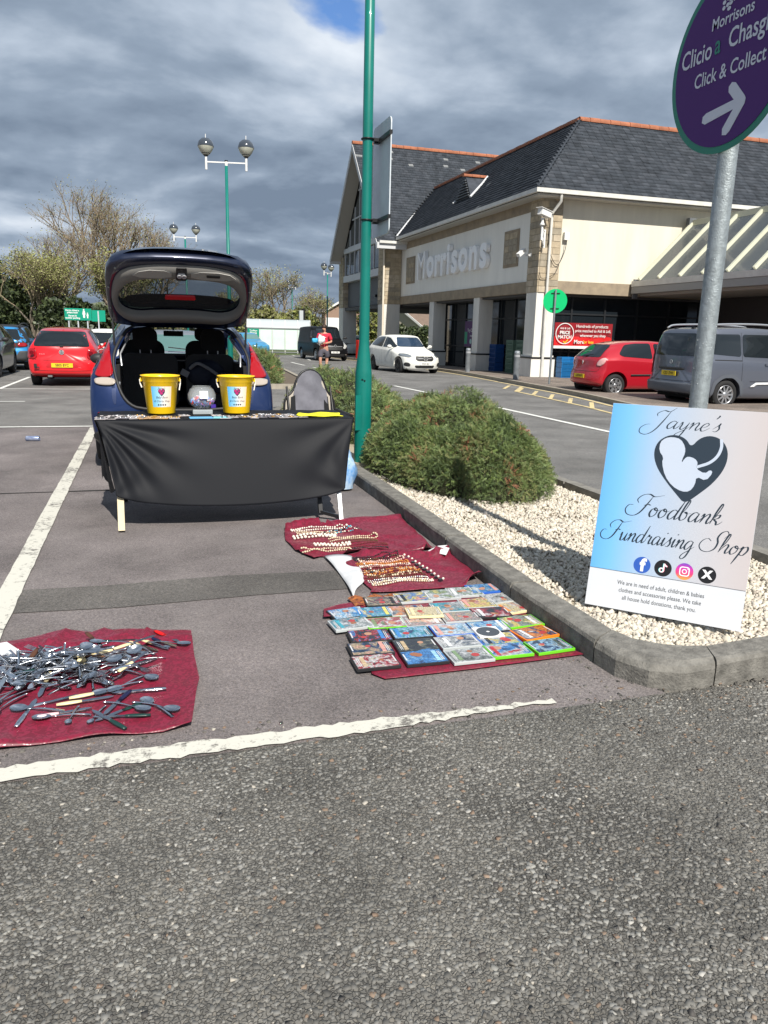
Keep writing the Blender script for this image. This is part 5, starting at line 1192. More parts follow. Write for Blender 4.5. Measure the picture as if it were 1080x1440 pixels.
def patch(car, view, poly, name, m, off=.004, smooth=2, step=.045, parent=None, side=1, thick=0):
    return _patch(_Proxy(car), view, poly, name, m, off, smooth, step, parent or car, side, thick)
class _Proxy:
    def __init__(s, car): s.car = car
    def __getitem__(s, k): return (CARB[s.car.name], None)
def plate(car, view, s, x, y, z, w_=.5, h_=.11, col=None, flip=False):
    # number plate: a thin slab with raised lettering
    b = B(); b.box((0, 0, 0), (w_, .012, h_)); p = b.obj('number_plate', col or PLY, car); p.location = (x, y, z)
    if flip: p.rotation_euler = (0, 0, pi)
    text(s, h_*.86, 'lettering', PTXT, p, (0, -.008, 0), (pi/2, 0, 0), bold=.0015, sx=.84); return p
# ---- profiles
POLO = dict(L=3.97, W=1.68, r=.30, wheels=(.72, 3.19), kr=.17, kf=.4, spokes=5,
    rear=[(.2, .06), (.35, .0), (.62, .0), (.70, .05), (.95, .10), (1.02, .13), (1.40, .42), (1.5, .5)], front=[(.2, .05), (.45, 0), (.62, .03), (.75, .12), (1.5, .12)],
    bot=[(0, .30), (.4, .2), (3.5, .2), (3.97, .24)], sh=[(0, .93), (.5, .95), (2.6, .93), (3.2, .86), (3.97, .68)], top=[(0, 1.37), (.4, 1.43), (1.3, 1.465), (2.0, 1.44), (2.35, 1.34), (2.9, 1.02), (3.05, .97), (3.6, .87), (3.97, .72)],
    ws=[(0, .95), (.6, 1), (3.2, 1), (3.97, .93)], wr=[(0, .62), (.5, .68), (2.0, .70), (2.5, .68), (3.0, .76), (3.97, .74)])
def side_windows(t, polys, trim=None):
    if trim: both(t, trim, 'window_trim', TRIM, off=.003)
    for p in polys: both(t, p, 'side_window', GLASS, off=.008, smooth=1)
def mirror(t, x, y, z, m, s=1):
    for sd in (-1, 1):
        b = B(); b.sphere((sd*(x+.09), y, z), .1, 12, 8, sc=(1.05, .65, .7)); b.bar((sd*(x-.06), y+.03, z-.05), (sd*(x+.04), y, z-.03), .05); b.obj('door_mirror', m, t)
# ---- red hatchback (left)
RED = paintm('paint_red', (.62, .008, .014), .3, .0)
vw = make_car('parked_car', 'bright red hatchback seen from behind, left of the car with the raised tailgate', POLO, RED, (-2.0, 20.85), radians(-1.5))
patch(vw, 'rear', [(-.60, .985), (-.66, 1.0), (-.545, 1.335), (-.5, 1.355), (.5, 1.355), (.545, 1.335), (.66, 1.0), (.60, .985)], 'rear_window', GLASS, .009, 1)
for s in (1, -1):
    P = [(.56, .70), (.60, .93), (.70, .94), (.815, .88), (.825, .70), (.72, .66)]; P = P if s > 0 else mirx(P)
    l = patch(vw, 'rear', P, 'tail_light', REDL, .012, thick=.01)
    b = B(); b.cyl((0, 0, 0), .05, .006, 16, M=Matrix.Translation((s*.69, .055, .83))@Matrix.Rotation(pi/2, 4, 'X')); b.obj('bulb_ring', mat('lamp_red_dark', (.14, .0, .005), .2), l)
patch(vw, 'rear', [(-.40, .47), (-.32, .60), (.32, .60), (.40, .47)], 'plate_recess', paintm('paint_red_recess_shade', (.45, .006, .01), .3, 0), .003, 1)  # flat patch; the recess shade is painted as a deeper red
plate(vw, 'rear', 'SB05 BYC', 0, -.018, .53, .50, .105)
seam(vw, 'rear', [(-.70, .66), (-.45, .645), (.45, .645), (.70, .66)]); seam(vw, 'rear', [(-.80, .40), (0, .385), (.80, .40)], wd=.012); seam(vw, 'rear', [(-.62, .96), (-.66, .9), (-.66, .7), (-.6, .65)]); seam(vw, 'rear', [(.62, .96), (.66, .9), (.66, .7), (.6, .65)])
b = B(); cp = lambda r, n=28: [(r*cos(2*pi*k/n), r*sin(2*pi*k/n)) for k in range(n)]; MV = Matrix.Translation((0, .055, .85))@Matrix.Rotation(pi/2, 4, 'X')
b.ring(cp(.058), cp(.047), .01, M=MV); 
for q in (-1, 1): b.prism([(q*.036, .03), (q*.024, .035), (q*.005, -.03), (q*.015, -.04)], .008, M=MV); b.prism([(q*.012, .03), (q*.02, .028), (q*.004, .0), (0, .01)], .008, M=MV)
b.obj('badge', CHR, vw)
b = B(); b.cyl((0, 0, 0), .05, .003, 24, M=Matrix.Translation((0, .062, .85))@Matrix.Rotation(pi/2, 4, 'X')); b.obj('badge_back', TRIM, vw)
b = B(); b.bar((-.02, .10, 1.01), (.3, .15, 1.03), .018); b.box((0, .10, 1.0), (.08, .03, .04)); b.obj('rear_wiper', TRIM, vw)
b = B(); b.box((-.62, -.0, .515), (.07, .01, .10)); b.box((-.58, -.0, .475), (.1, .01, .03)); b.obj('tape', TRIM, vw)
text('P O L O', .035, 'lettering', CHR, vw, (-.45, .03, .80), (pi/2, 0, 0)); text('BLUE', .03, 'lettering', CHR, vw, (.5, .03, .73), (pi/2, 0, 0)); text('TDI', .04, 'lettering', CHR, vw, (.52, .03, .69), (pi/2, 0, 0))
b = B(); b.bar((0, .75, 1.46), (0, .62, 1.55), .012); b.obj('aerial', TRIM, vw)
b = B(); b.box((-.3, .12, .26), (.1, .2, .05)); b.obj('exhaust', mat('steel_dull', (.3, .3, .3), .4, .8), vw)
side_windows(vw, [[(1.02, .99), (.72, 1.02), (.95, 1.36), (1.18, 1.375)], [(1.10, .985), (1.25, 1.385), (1.72, 1.395), (1.72, .975)], [(1.80, .97), (1.80, 1.395), (2.15, 1.36), (2.62, 1.03), (2.6, .965)]])
for s in (-1, 1): seam(vw, 'side', [(1.75, 1.4), (1.75, .35)], side=s); seam(vw, 'side', [(2.72, .95), (2.72, .35)], side=s)
mirror(vw, .82, 2.5, 1.0, RED)
# ---- clio-like three door
CLIO = dict(L=4.03, W=1.70, r=.30, wheels=(.62, 3.20), kr=.26, kf=.45, spokes=7, style=0,
    rear=[(.2, .10), (.35, .0), (.58, .01), (.72, .07), (.98, .10), (1.05, .16), (1.38, .56), (1.5, .66)], front=[(.2, .05), (.45, 0), (.62, .03), (.75, .12), (1.5, .12)],
    bot=[(0, .32), (.4, .2), (3.5, .2), (4.03, .24)], sh=[(0, .98), (.5, 1.0), (2.0, .95), (3.2, .86), (4.03, .68)], top=[(0, 1.38), (.5, 1.46), (1.4, 1.49), (2.1, 1.46), (2.5, 1.34), (3.0, 1.04), (3.2, .98), (3.7, .86), (4.03, .72)],
    ws=[(0, .93), (.6, 1), (3.2, 1), (4.03, .92)], wr=[(0, .60), (.6, .68), (2.0, .70), (2.5, .68), (3.0, .76), (4.03, .74)])
RED2 = paintm('paint_red_wine', (.42, .010, .022), .3, .15)
cl = make_car('parked_car', 'red three-door hatchback parked side-on before the red banner, left of the grey people carrier', CLIO, RED2, (11.38, 18.68), -pi/2)
patch(cl, 'rear', [(-.58, 1.03), (-.60, 1.06), (-.48, 1.34), (-.4, 1.36), (.4, 1.36), (.48, 1.34), (.60, 1.06), (.58, 1.03)], 'rear_window', GLASS, .009, 1)
for s in (1, -1):
    P = [(.56, .86), (.66, 1.0), (.755, 1.02), (.775, .90), (.70, .80), (.60, .80)]; P = P if s > 0 else mirx(P)
    patch(cl, 'rear', P, 'tail_light', mat('lamp_pale', (.62, .35, .34), .12, coat=.8), .010, thick=.008)
patch(cl, 'rear', [(-.6, .66), (-.62, .92), (.62, .92), (.6, .66)], 'tailgate_panel', paintm('paint_red_shade', (.40, .010, .022), .3, .15), .003)
seam(cl, 'rear', [(-.62, .65), (.62, .65)]); seam(cl, 'rear', [(-.66, .99), (-.66, .7), (-.6, .65)]); seam(cl, 'rear', [(.66, .99), (.66, .7), (.6, .65)])
plate(cl, 'rear', 'CE08 MVP', 0, -.01, .52, .50, .105)
b = B(); b.prism([(0, .055), (.03, 0), (0, -.055), (-.03, 0)], .012, M=Matrix.Translation((0, .08, .88))@Matrix.Rotation(pi/2, 4, 'X')); b.obj('badge', CHR, cl)
side_windows(cl, [[(.80, 1.06), (.70, 1.12), (.93, 1.36), (1.25, 1.405), (1.72, 1.415), (1.72, 1.01)], [(1.82, 1.0), (1.82, 1.415), (2.2, 1.38), (2.65, 1.06), (2.65, .99)]])
for s in (-1, 1):
    seam(cl, 'side', [(1.77, 1.43), (1.77, .95), (1.72, .35)], side=s); seam(cl, 'side', [(2.8, .93), (2.8, .35)], side=s); patch(cl, 'side', [(1.05, .56), (1.05, .60), (1.72, .61), (1.72, .57)], 'rubbing_strip', TRIM, .012, 0, side=s, thick=.01); patch(cl, 'side', [(1.78, .57), (1.78, .61), (2.7, .61), (2.7, .57)], 'rubbing_strip', TRIM, .012, 0, side=s, thick=.01)
    b = B(); b.box((s*.855, 1.95, .88), (.03, .2, .035)); b.obj('door_handle', TRIM, cl)
mirror(cl, .82, 2.55, 1.02, RED2)
b = B(); b.bar((0, 1.0, 1.48), (0, .75, 1.62), .01); b.obj('aerial', TRIM, cl)
b = B(); b.bar((-.05, .12, 1.05), (.3, .22, 1.1), .018); b.obj('rear_wiper', TRIM, cl)
# ---- grey people carrier
BER = dict(L=4.40, W=1.85, r=.325, wheels=(.90, 3.68), kr=.14, kf=.45, spokes=10, style=1,
    rear=[(.2, .10), (.38, .0), (.60, .0), (.68, .05), (1.15, .07), (1.6, .16), (1.9, .30)], front=[(.2, .05), (.5, 0), (.85, .03), (1.0, .15), (2, .15)],
    bot=[(0, .34), (.4, .24), (3.9, .22), (4.4, .26)], sh=[(0, 1.12), (.5, 1.12), (2.8, 1.08), (3.5, 1.02), (4.4, .84)], top=[(0, 1.76), (.3, 1.80), (1.5, 1.83), (2.4, 1.80), (2.8, 1.70), (3.45, 1.22), (3.6, 1.13), (4.1, 1.05), (4.4, .9)],
    ws=[(0, .97), (.4, 1), (3.6, 1), (4.4, .94)], wr=[(0, .77), (.5, .80), (2.5, .78), (3.0, .76), (3.5, .78), (4.4, .74)])
GREY = paintm('paint_grey_blue', (.15, .165, .205), .35, .6)
be = make_car('parked_car', 'grey people carrier with roof rails parked side-on behind the galvanised sign post', BER, GREY, (11.62, 15.22), -pi/2)
patch(be, 'rear', [(-.68, 1.16), (-.70, 1.22), (-.62, 1.62), (-.55, 1.66), (.55, 1.66), (.62, 1.62), (.70, 1.22), (.68, 1.16)], 'rear_window', GLASS, .009, 1)
for s in (1, -1):
    P = [(.80, .72), (.79, 1.1), (.78, 1.32), (.84, 1.34), (.875, 1.1), (.878, .75)]; P = P if s > 0 else mirx(P)
    patch(be, 'rear', P, 'tail_light', REDL, .010, thick=.008)
seam(be, 'rear', [(-.76, 1.7), (-.77, 1.1), (-.76, .62), (-.6, .60), (.6, .60), (.76, .62), (.77, 1.1), (.76, 1.7)], wd=.01)
patch(be, 'rear', [(-.45, .86), (-.42, .90), (.42, .90), (.45, .86), (.38, .84), (-.38, .84)], 'tailgate_grip', TRIM, .02, 1, thick=.01)
patch(be, 'rear', [(-.88, .36), (-.88, .56), (.88, .56), (.88, .36)], 'bumper', mat('bumper_grey', (.09, .10, .12), .5), .02, 1, thick=.02)
plate(be, 'rear', 'CE21 EVW', 0, -.0, .76, .50, .105)
b = B(); b.ring(cp(.045), cp(.035), .008, M=Matrix.Translation((0, .045, 1.02))@Matrix.Rotation(pi/2, 4, 'X')); b.obj('badge', CHR, be)
side_windows(be, [[(.42, 1.22), (.40, 1.60), (.5, 1.65), (1.22, 1.66), (1.22, 1.17)], [(1.28, 1.17), (1.28, 1.66), (2.15, 1.66), (2.20, 1.62), (2.20, 1.32), (2.05, 1.15)], [(2.3, 1.18), (2.3, 1.64), (2.7, 1.6), (3.2, 1.2), (3.15, 1.13)]])
for s in (-1, 1):
    b = B(); b.tube(crom([(s*.66, .35, 1.79), (s*.69, .6, 1.86), (s*.70, 1.6, 1.89), (s*.68, 2.5, 1.86), (s*.67, 2.75, 1.79)], 6), .022, 8); b.obj('roof_rail', mat('rail_silver', (.6, .61, .63), .3, .8), be)
    seam(be, 'side', [(1.25, 1.7), (1.25, .9), (1.3, .35)], side=s); seam(be, 'side', [(2.24, 1.7), (2.24, .35)], side=s); seam(be, 'side', [(.5, 1.09), (1.24, 1.08)], wd=.02, side=s); seam(be, 'side', [(1.5, .62), (3.2, .62)], wd=.012, side=s)
    patch(be, 'side', [(1.5, .50), (1.66, .60), (3.1, .62), (3.1, .57), (1.7, .55), (1.62, .50)], 'door_guard', mat('guard_silver', (.7, .71, .72), .35), .016, 0, side=s, thick=.008)
    b = B(); b.box((s*.935, 2.0, 1.0), (.035, .24, .035)); b.obj('door_handle', GREY, be)
    patch(be, 'side', [(.45, .3), (.5, .62), (.75, .78), (1.08, .78), (1.32, .6), (1.36, .3), (1.30, .3), (1.22, .56), (1.04, .7), (.78, .7), (.58, .56), (.53, .3)], 'arch_trim', mat('bumper_grey', (.09, .10, .12), .5), .008, 1, side=s)
mirror(be, .92, 3.0, 1.2, GREY)
b = B(); b.bar((-.05, .1, 1.25), (.35, .12, 1.27), .018); b.obj('rear_wiper', TRIM, be); b = B(); b.box((-.3, .32, 1.77), (.08, .06, .05)); b.box((.3, .32, 1.77), (.08, .06, .05)); b.obj('spoiler_bracket', TRIM, be)
# ---- white mini people carrier, front view
MER = dict(L=4.42, W=1.80, r=.32, wheels=(.85, 3.58), kr=.22, kf=.5, spokes=5, style=2, rim=RIMD,
    rear=[(.2, .10), (.35, .0), (.58, .01), (.72, .07), (1.0, .10), (1.1, .16), (1.45, .46), (1.6, .56)], front=[(.15, .06), (.42, 0), (.62, .03), (.78, .14), (1.0, .22), (1.5, .22)],
    bot=[(0, .32), (.4, .2), (3.9, .18), (4.42, .2)], sh=[(0, 1.0), (.5, 1.02), (2.4, .98), (3.4, .90), (4.42, .66)], top=[(0, 1.46), (.5, 1.53), (1.5, 1.56), (2.2, 1.53), (2.6, 1.42), (3.25, 1.08), (3.45, 1.02), (4.0, .92), (4.42, .74)],
    ws=[(0, .95), (.6, 1), (3.6, 1), (4.42, .90)], wr=[(0, .60), (.6, .70), (2.0, .74), (2.6, .70), (3.2, .78), (4.42, .76)])
WHP = paintm('paint_white', (.70, .71, .72), .3, 0)
def front_face(t, L, grille, lights, plate_s, pz, py, low=None, star=True, lm=None):
    patch(t, 'front', grille, 'grille', TRIM, .006, 1, .05)
    for s in (1, -1):
        P = lights if s > 0 else mirx(lights); l = patch(t, 'front', P, 'headlight', lm or mat('headlight', (.16, .18, .20), .06, coat=1), .008, 2, .04, thick=.006)
    if low:
        for P in low: patch(t, 'front', P, 'air_intake', TRIM, .006, 1, .05)
    plate(t, 'front', plate_s, 0, py, pz, .50, .105, PLW, True)
me_ = make_car('parked_car', 'white hatchback facing us on the road between the green lamp post and the first column', MER, WHP, (10.5, 34.2), pi+radians(6))
front_face(me_, 4.42, [(-.42, .62), (-.36, .74), (.36, .74), (.42, .62), (.33, .53), (-.33, .53)], [(.50, .72), (.60, .80), (.78, .82), (.84, .76), (.80, .70), (.62, .66)], 'WR70 BKF', .42, 4.43, [[(-.4, .25), (-.45, .36), (.45, .36), (.4, .25)], [(.58, .3), (.62, .46), (.8, .48), (.80, .32)], [(-.80, .32), (-.8, .48), (-.62, .46), (-.58, .3)]])
b = B(); b.ring(cp(.095), cp(.078), .012, M=Matrix.Translation((0, 4.43, .635))@Matrix.Rotation(-pi/2, 4, 'X')); 
for k in range(3): a = pi/2+2*pi*k/3; b.bar((0, 4.435, .635), (.085*cos(a), 4.435, .635+.085*sin(a)), .016)
for s in (-1, 1): b.bar((s*.11, 4.41, .635), (s*.37, 4.31, .65), .03)
b.obj('badge', CHR, me_)
patch(me_, 'front', [(-.62, 1.10), (-.50, 1.44), (-.45, 1.46), (.45, 1.46), (.50, 1.44), (.62, 1.10), (.55, 1.07), (-.55, 1.07)], 'windscreen', mat('windscreen_blue', (.02, .04, .075), .05, coat=.6), .009, 1)
side_windows(me_, [[(.55, 1.12), (.5, 1.18), (.85, 1.42), (1.3, 1.47), (1.85, 1.47), (1.85, 1.05)], [(1.93, 1.05), (1.93, 1.47), (2.3, 1.43), (2.95, 1.09), (2.9, 1.03)]])
for s in (-1, 1): seam(me_, 'side', [(1.9, 1.48), (1.9, .35)], side=s); seam(me_, 'side', [(2.95, 1.0), (2.95, .35)], side=s); seam(me_, 'side', [(.8, 1.0), (1.05, .35)], side=s)
mirror(me_, .86, 2.85, 1.08, WHP)
# ---- black van
VAN = dict(L=4.78, W=1.90, r=.33, wheels=(1.0, 3.9), kr=.10, kf=.45, spokes=5,
    rear=[(.2, .08), (.4, .0), (.7, .0), (1.9, .10)], front=[(.2, .06), (.5, 0), (.85, .06), (1.05, .2), (2, .2)],
    bot=[(0, .34), (.4, .24), (4.0, .22), (4.78, .24)], sh=[(0, 1.12), (2.8, 1.12), (3.8, 1.08), (4.78, .86)], top=[(0, 1.90), (1.5, 1.95), (2.7, 1.95), (3.1, 1.88), (3.9, 1.30), (4.1, 1.20), (4.5, 1.08), (4.78, .94)],
    ws=[(0, .97), (.4, 1), (3.9, 1), (4.78, .92)], wr=[(0, .84), (.5, .88), (3.0, .86), (3.6, .80), (4.78, .76)])
BLP = mat('paint_black', (.006, .006, .007), .38, spec=.25)
va = make_car('parked_van', 'black panel van facing us beside the trolley shelter, behind the walking person', VAN, BLP, (10.0, 48.1), pi+radians(5), cat='van')
front_face(va, 4.78, [(-.5, .66), (-.48, .80), (.48, .80), (.5, .66), (.4, .62), (-.4, .62)], [(.52, .72), (.62, .98), (.80, 1.12), (.86, 1.02), (.80, .80), (.64, .68)], 'WL11 XSB', .50, 4.80, [[(-.6, .28), (-.6, .42), (.6, .42), (.6, .28)]], lm=mat('headlight_hazy', (.5, .5, .48), .15, coat=1))
patch(va, 'front', [(-.72, 1.32), (-.64, 1.80), (.64, 1.80), (.72, 1.32), (.6, 1.26), (-.6, 1.26)], 'windscreen', GLASS, .009, 1)
b = B(); b.ring(cp(.07), cp(.05), .01, M=Matrix.Translation((0, 4.76, .86))@Matrix.Rotation(-pi/2, 4, 'X')); b.bar((-.45, 4.66, .83), (-.08, 4.75, .83), .025); b.bar((.08, 4.75, .83), (.45, 4.66, .83), .025); b.obj('badge', CHR, va)
side_windows(va, [[(2.75, 1.22), (2.75, 1.72), (3.1, 1.72), (3.6, 1.30), (3.55, 1.20)]])
for s in (-1, 1): seam(va, 'side', [(2.7, 1.8), (2.7, .4)], side=s); seam(va, 'side', [(1.5, 1.8), (1.5, .4)], side=s); seam(va, 'side', [(.3, .95), (2.7, .95)], wd=.02, side=s)
mirror(va, .95, 3.45, 1.3, TRIM)
for s in (-1, 1):
    b = B(); b.cyl((s*.66, 4.70, .36), .05, .02, 14, M=Matrix.Identity(4)); b.obj('fog_light', CLRL, va)
# ---- blue crossover and dark car at the left edge
BLUE = paintm('paint_sky_blue', (.02, .24, .55), .3, .2)
CAC = dict(BER, L=4.16, W=1.76, r=.33, wheels=(.75, 3.35), rear=[(.2, .10), (.38, .0), (.64, .0), (.72, .04), (1.0, .08), (1.05, .12), (1.42, .42), (1.6, .52)], bot=[(0, .36), (.4, .26), (3.7, .24), (4.16, .28)], sh=[(0, 1.02), (.5, 1.03), (2.6, .98), (3.3, .92), (4.16, .78)], top=[(0, 1.44), (.3, 1.48), (1.4, 1.53), (2.1, 1.50), (2.5, 1.42), (3.1, 1.10), (3.3, 1.04), (3.8, .96), (4.16, .82)], wr=[(0, .66), (.5, .72), (2.0, .74), (2.6, .72), (3.2, .78), (4.16, .74)], rim=RIMD, spokes=5)
bl = make_car('parked_car', 'sky blue crossover with dark cladding cut by the left edge of the picture', CAC, BLUE, (-4.75, 25.6), radians(-1))
patch(bl, 'rear', [(-.64, 1.04), (-.64, 1.1), (-.54, 1.38), (.54, 1.38), (.64, 1.1), (.64, 1.04)], 'rear_window', GLASS, .009, 1)
for s in (1, -1):
    P = [(.42, .78), (.42, .90), (.55, .95), (.84, .95), (.86, .80), (.6, .76)]; P = P if s > 0 else mirx(P); l = patch(bl, 'rear', P, 'tail_light', TRIM, .006)
    P = [(.56, .80), (.56, .90), (.62, .93), (.83, .93), (.84, .81)]; P = P if s > 0 else mirx(P); patch(bl, 'rear', P, 'tail_light_lens', REDL, .014, parent=None, thick=.006)
patch(bl, 'rear', [(-.87, .33), (-.87, .66), (-.6, .66), (-.5, .48), (.5, .48), (.6, .66), (.87, .66), (.87, .33)], 'bumper_cladding', mat('cladding_plastic', (.05, .052, .056), .6), .016, 1, thick=.012)
patch(bl, 'top', [(-.60, .6), (-.62, 2.0), (.62, 2.0), (.60, .6)], 'roof_panel', TRIM, .004, 1)
for s in (-1, 1): b = B(); b.tube(crom([(s*.58, .5, 1.46), (s*.62, .7, 1.56), (s*.64, 1.5, 1.58), (s*.62, 2.3, 1.5)], 6), .025, 8); b.obj('roof_rail', TRIM, bl)
side_windows(bl, [[(.85, 1.10), (.8, 1.16), (1.1, 1.42), (1.7, 1.44), (1.7, 1.06)], [(1.78, 1.06), (1.78, 1.44), (2.3, 1.40), (2.85, 1.1), (2.8, 1.04)]])
plate(bl, 'rear', 'CV66 OLX', 0, -.02, .55)
patch(bl, 'side', [(.0, .9), (.0, 1.35), (.7, 1.44), (.85, 1.1), (.7, .98)], 'pillar_cladding', TRIM, .004, 1, side=1)
DKB = paintm('paint_midnight', (.012, .016, .03), .3, .4)
dk = make_car('parked_car', 'very dark car whose front wheel and wing just show at the left edge', dict(MER, rim=RIMD), DKB, (-4.62, 24.3), pi)
bl.location = (-4.72, 29.0, zg(-4.7, 29))
front_face(dk, 4.42, [(-.42, .62), (-.36, .74), (.36, .74), (.42, .62), (.33, .53), (-.33, .53)], [(.50, .72), (.60, .80), (.78, .82), (.84, .76), (.80, .70), (.62, .66)], 'CN15 UKY', .42, 4.43)
mirror(dk, .86, 2.85, 1.08, TRIM); side_windows(dk, [[(.55, 1.12), (.5, 1.18), (.85, 1.42), (1.3, 1.47), (1.85, 1.47), (1.85, 1.05)], [(1.93, 1.05), (1.93, 1.47), (2.3, 1.43), (2.95, 1.09), (2.9, 1.03)]])
dk.location = (-4.93, 28.4, zg(-4.9, 26))
# ---- white hatchback beyond the red one, silver cars beyond the open boot, far cars
wc = make_car('parked_car', 'white hatchback parked beyond the red one, its roof and rear corner showing', POLO, WHP, (-1.25, 27.6), radians(-2), low=True)
patch(wc, 'rear', [(-.60, .985), (-.66, 1.0), (-.545, 1.335), (.545, 1.335), (.66, 1.0), (.60, .985)], 'rear_window', GLASS, .009, 1)
for s in (1, -1): P = [(.56, .70), (.60, .93), (.70, .94), (.815, .88), (.825, .70)]; patch(wc, 'rear', P if s > 0 else mirx(P), 'tail_light', REDL, .012)
side_windows(wc, [[(1.02, .99), (.72, 1.02), (.95, 1.36), (1.72, 1.395), (1.72, .975)], [(1.80, .97), (1.80, 1.395), (2.15, 1.36), (2.62, 1.03), (2.6, .965)]])
SIL = paintm('paint_silver', (.42, .46, .50), .35, .6)
sc_ = make_car('parked_car', 'silver car facing us, seen through the open boot and windscreen of the dark blue car', POLO, SIL, (.55, 19.2), pi, low=True)
GLG = mat('windscreen_green', (.10, .20, .19), .05, coat=.6)
patch(sc_, 'front', [(-.60, 1.04), (-.50, 1.36), (.50, 1.36), (.60, 1.04)], 'windscreen', GLG, .006, 1)
front_face(sc_, 3.97, [(-.4, .56), (-.4, .64), (.4, .64), (.4, .56)], [(.48, .62), (.55, .78), (.72, .82), (.76, .7)], 'CP13 HZW', .42, 3.99)
side_windows(sc_, [[(1.80, .97), (1.80, 1.395), (2.15, 1.36), (2.62, 1.03), (2.6, .965)]]); mirror(sc_, .82, 2.5, 1.0, SIL)
b = B(); b.bar((-.5, 2.95, 1.06), (.1, 2.9, 1.12), .02); b.obj('wiper', TRIM, sc_)
s2_ = make_car('parked_car', 'grey estate facing away seen past the left headrest inside the open boot', POLO, mat('paint_mid_grey', (.2, .21, .22), .3, .5, coat=1), (-.85, 34.5), 0, low=True)
patch(s2_, 'rear', [(-.60, .985), (-.545, 1.335), (.545, 1.335), (.60, .985)], 'rear_window', GLASS, .006, 1)
for s in (1, -1): P = [(.56, .70), (.60, .93), (.70, .94), (.815, .88), (.825, .70)]; patch(s2_, 'rear', P if s > 0 else mirx(P), 'tail_light', REDL, .012)
fb = make_car('parked_car', 'pale blue car nose peeping out left of the trolley shelter', POLO, paintm('paint_pale_blue', (.06, .3, .55), .3, .2), (6.0, 55.0), radians(200), low=True)
patch(fb, 'front', [(-.60, 1.04), (-.50, 1.36), (.50, 1.36), (.60, 1.04)], 'windscreen', GLG, .006, 1); side_windows(fb, [[(.8, 1.0), (1.0, 1.36), (2.15, 1.36), (2.62, 1.03)]])
fw = make_car('parked_car', 'white car seen behind the green lamp post beyond the red bollard', POLO, WHP, (15.0, 54.5), radians(150), low=True)
patch(fw, 'front', [(-.60, 1.04), (-.50, 1.36), (.50, 1.36), (.60, 1.04)], 'windscreen', GLG, .006, 1); side_windows(fw, [[(.8, 1.0), (1.0, 1.36), (2.15, 1.36), (2.62, 1.03)]])
fd = make_car('parked_car', 'dark car parked in the open passage behind the first column', POLO, BLP, (22.0, 62.0), radians(100), low=True)
side_windows(fd, [[(.8, 1.0), (1.0, 1.36), (2.15, 1.36), (2.62, 1.03)]])
# ================================================================== the dark blue hatchback with open boot
LEAF = dict(L=4.48, W=1.86, r=.316, wheels=(.78, 3.48), kr=.075, kf=.5, spokes=5, style=2, rim=RIMD,
    rear=[(.2, .08), (.38, .02), (.58, .0), (.72, .03), (.86, .08), (1.0, .17), (1.2, .30), (1.42, .52), (1.6, .66)], front=[(.15, .06), (.42, 0), (.62, .03), (.78, .14), (1.0, .22), (1.6, .22)],
    bot=[(0, .30), (.4, .2), (3.9, .18), (4.48, .2)], sh=[(0, .98), (.5, 1.0), (2.4, .95), (3.4, .90), (4.48, .66)], top=[(0, 1.44), (.5, 1.50), (1.6, 1.54), (2.2, 1.52), (2.6, 1.43), (3.3, 1.08), (3.5, 1.02), (4.0, .92), (4.48, .74)],
    ws=[(0, .975), (.6, 1), (3.6, 1), (4.48, .90)], wr=[(0, .66), (.4, .68), (2.0, .72), (2.6, .70), (3.2, .78), (4.48, .76)])
NAVY = paintm('paint_navy', (.008, .024, .095), .28, .45)
LX, LY = .365, 8.0
lf = thing('parked_car', 'dark blue hatchback with its tailgate open wide behind the stall table', 'car', (LX, LY), radians(.0))
body = link('body', body_shape(LEAF, ny=56), NAVY, lf)
dg = bpy.context.evaluated_depsgraph_get(); dg.update(); CARB[lf.name] = BVHTree.FromObject(body, dg)
cuts = []
inner = bpy.data.objects.new('cut', body_shape(LEAF, shrink=.05, ny=40, ins=.07)); COL.objects.link(inner); cuts.append(inner)
OPEN = chaikin([(-.40, .60), (-.56, .68), (-.64, .90), (-.665, 1.12), (-.58, 1.30), (-.50, 1.41), (-.36, 1.435), (.36, 1.435), (.50, 1.41), (.58, 1.30), (.665, 1.12), (.64, .90), (.56, .68), (.40, .60)], 2)
def prismY(poly, y0, y1): b = B(); n = len(poly); b.add([(x, y0, z) for x, z in poly]+[(x, y1, z) for x, z in poly], [(k, (k+1) % n, n+(k+1) % n, n+k) for k in range(n)]+[tuple(range(n))[::-1], tuple(range(n, 2*n))]); return cutter(b)
def prismX(poly, x0, x1): b = B(); n = len(poly); b.add([(x0, y, z) for y, z in poly]+[(x1, y, z) for y, z in poly], [(k, (k+1) % n, n+(k+1) % n, n+k) for k in range(n)]+[tuple(range(n))[::-1], tuple(range(n, 2*n))]); return cutter(b)
cuts.append(prismY(OPEN, -.5, 1.0))
cuts.append(prismY(chaikin([(-.62, 1.09), (-.50, 1.44), (.50, 1.44), (.62, 1.09)], 1), 2.3, 5))
SW = [[(1.0, 1.05), (.95, 1.10), (1.15, 1.36), (1.80, 1.42), (1.80, 1.02)], [(1.88, 1.02), (1.88, 1.42), (2.3, 1.40), (2.95, 1.08), (2.9, 1.01)]]
for p in SW: cuts.append(prismX(chaikin(p, 1), -1.2, 1.2))
for wy in LEAF['wheels']:
    for sd in (-1, 1):
        b = B(); b.cyl((0, 0, 0), LEAF['r']+.055, .30, 32, M=Matrix.Translation((sd*(LEAF['W']/2-.18), wy, LEAF['r']+.015))@Matrix.Rotation(pi/2*sd, 4, 'Y')); cuts.append(cutter(b))
boolean(body, cuts)
for wy in LEAF['wheels']:
    for sd in (-1, 1): wheel(lf, sd*(LEAF['W']/2-.03), wy, LEAF['r'], sd, spokes=5, rim=RIMD, style=2)
CGL = mat('car_glass_clear', (.55, .68, .64), .02, alpha=.22, spec=.6)
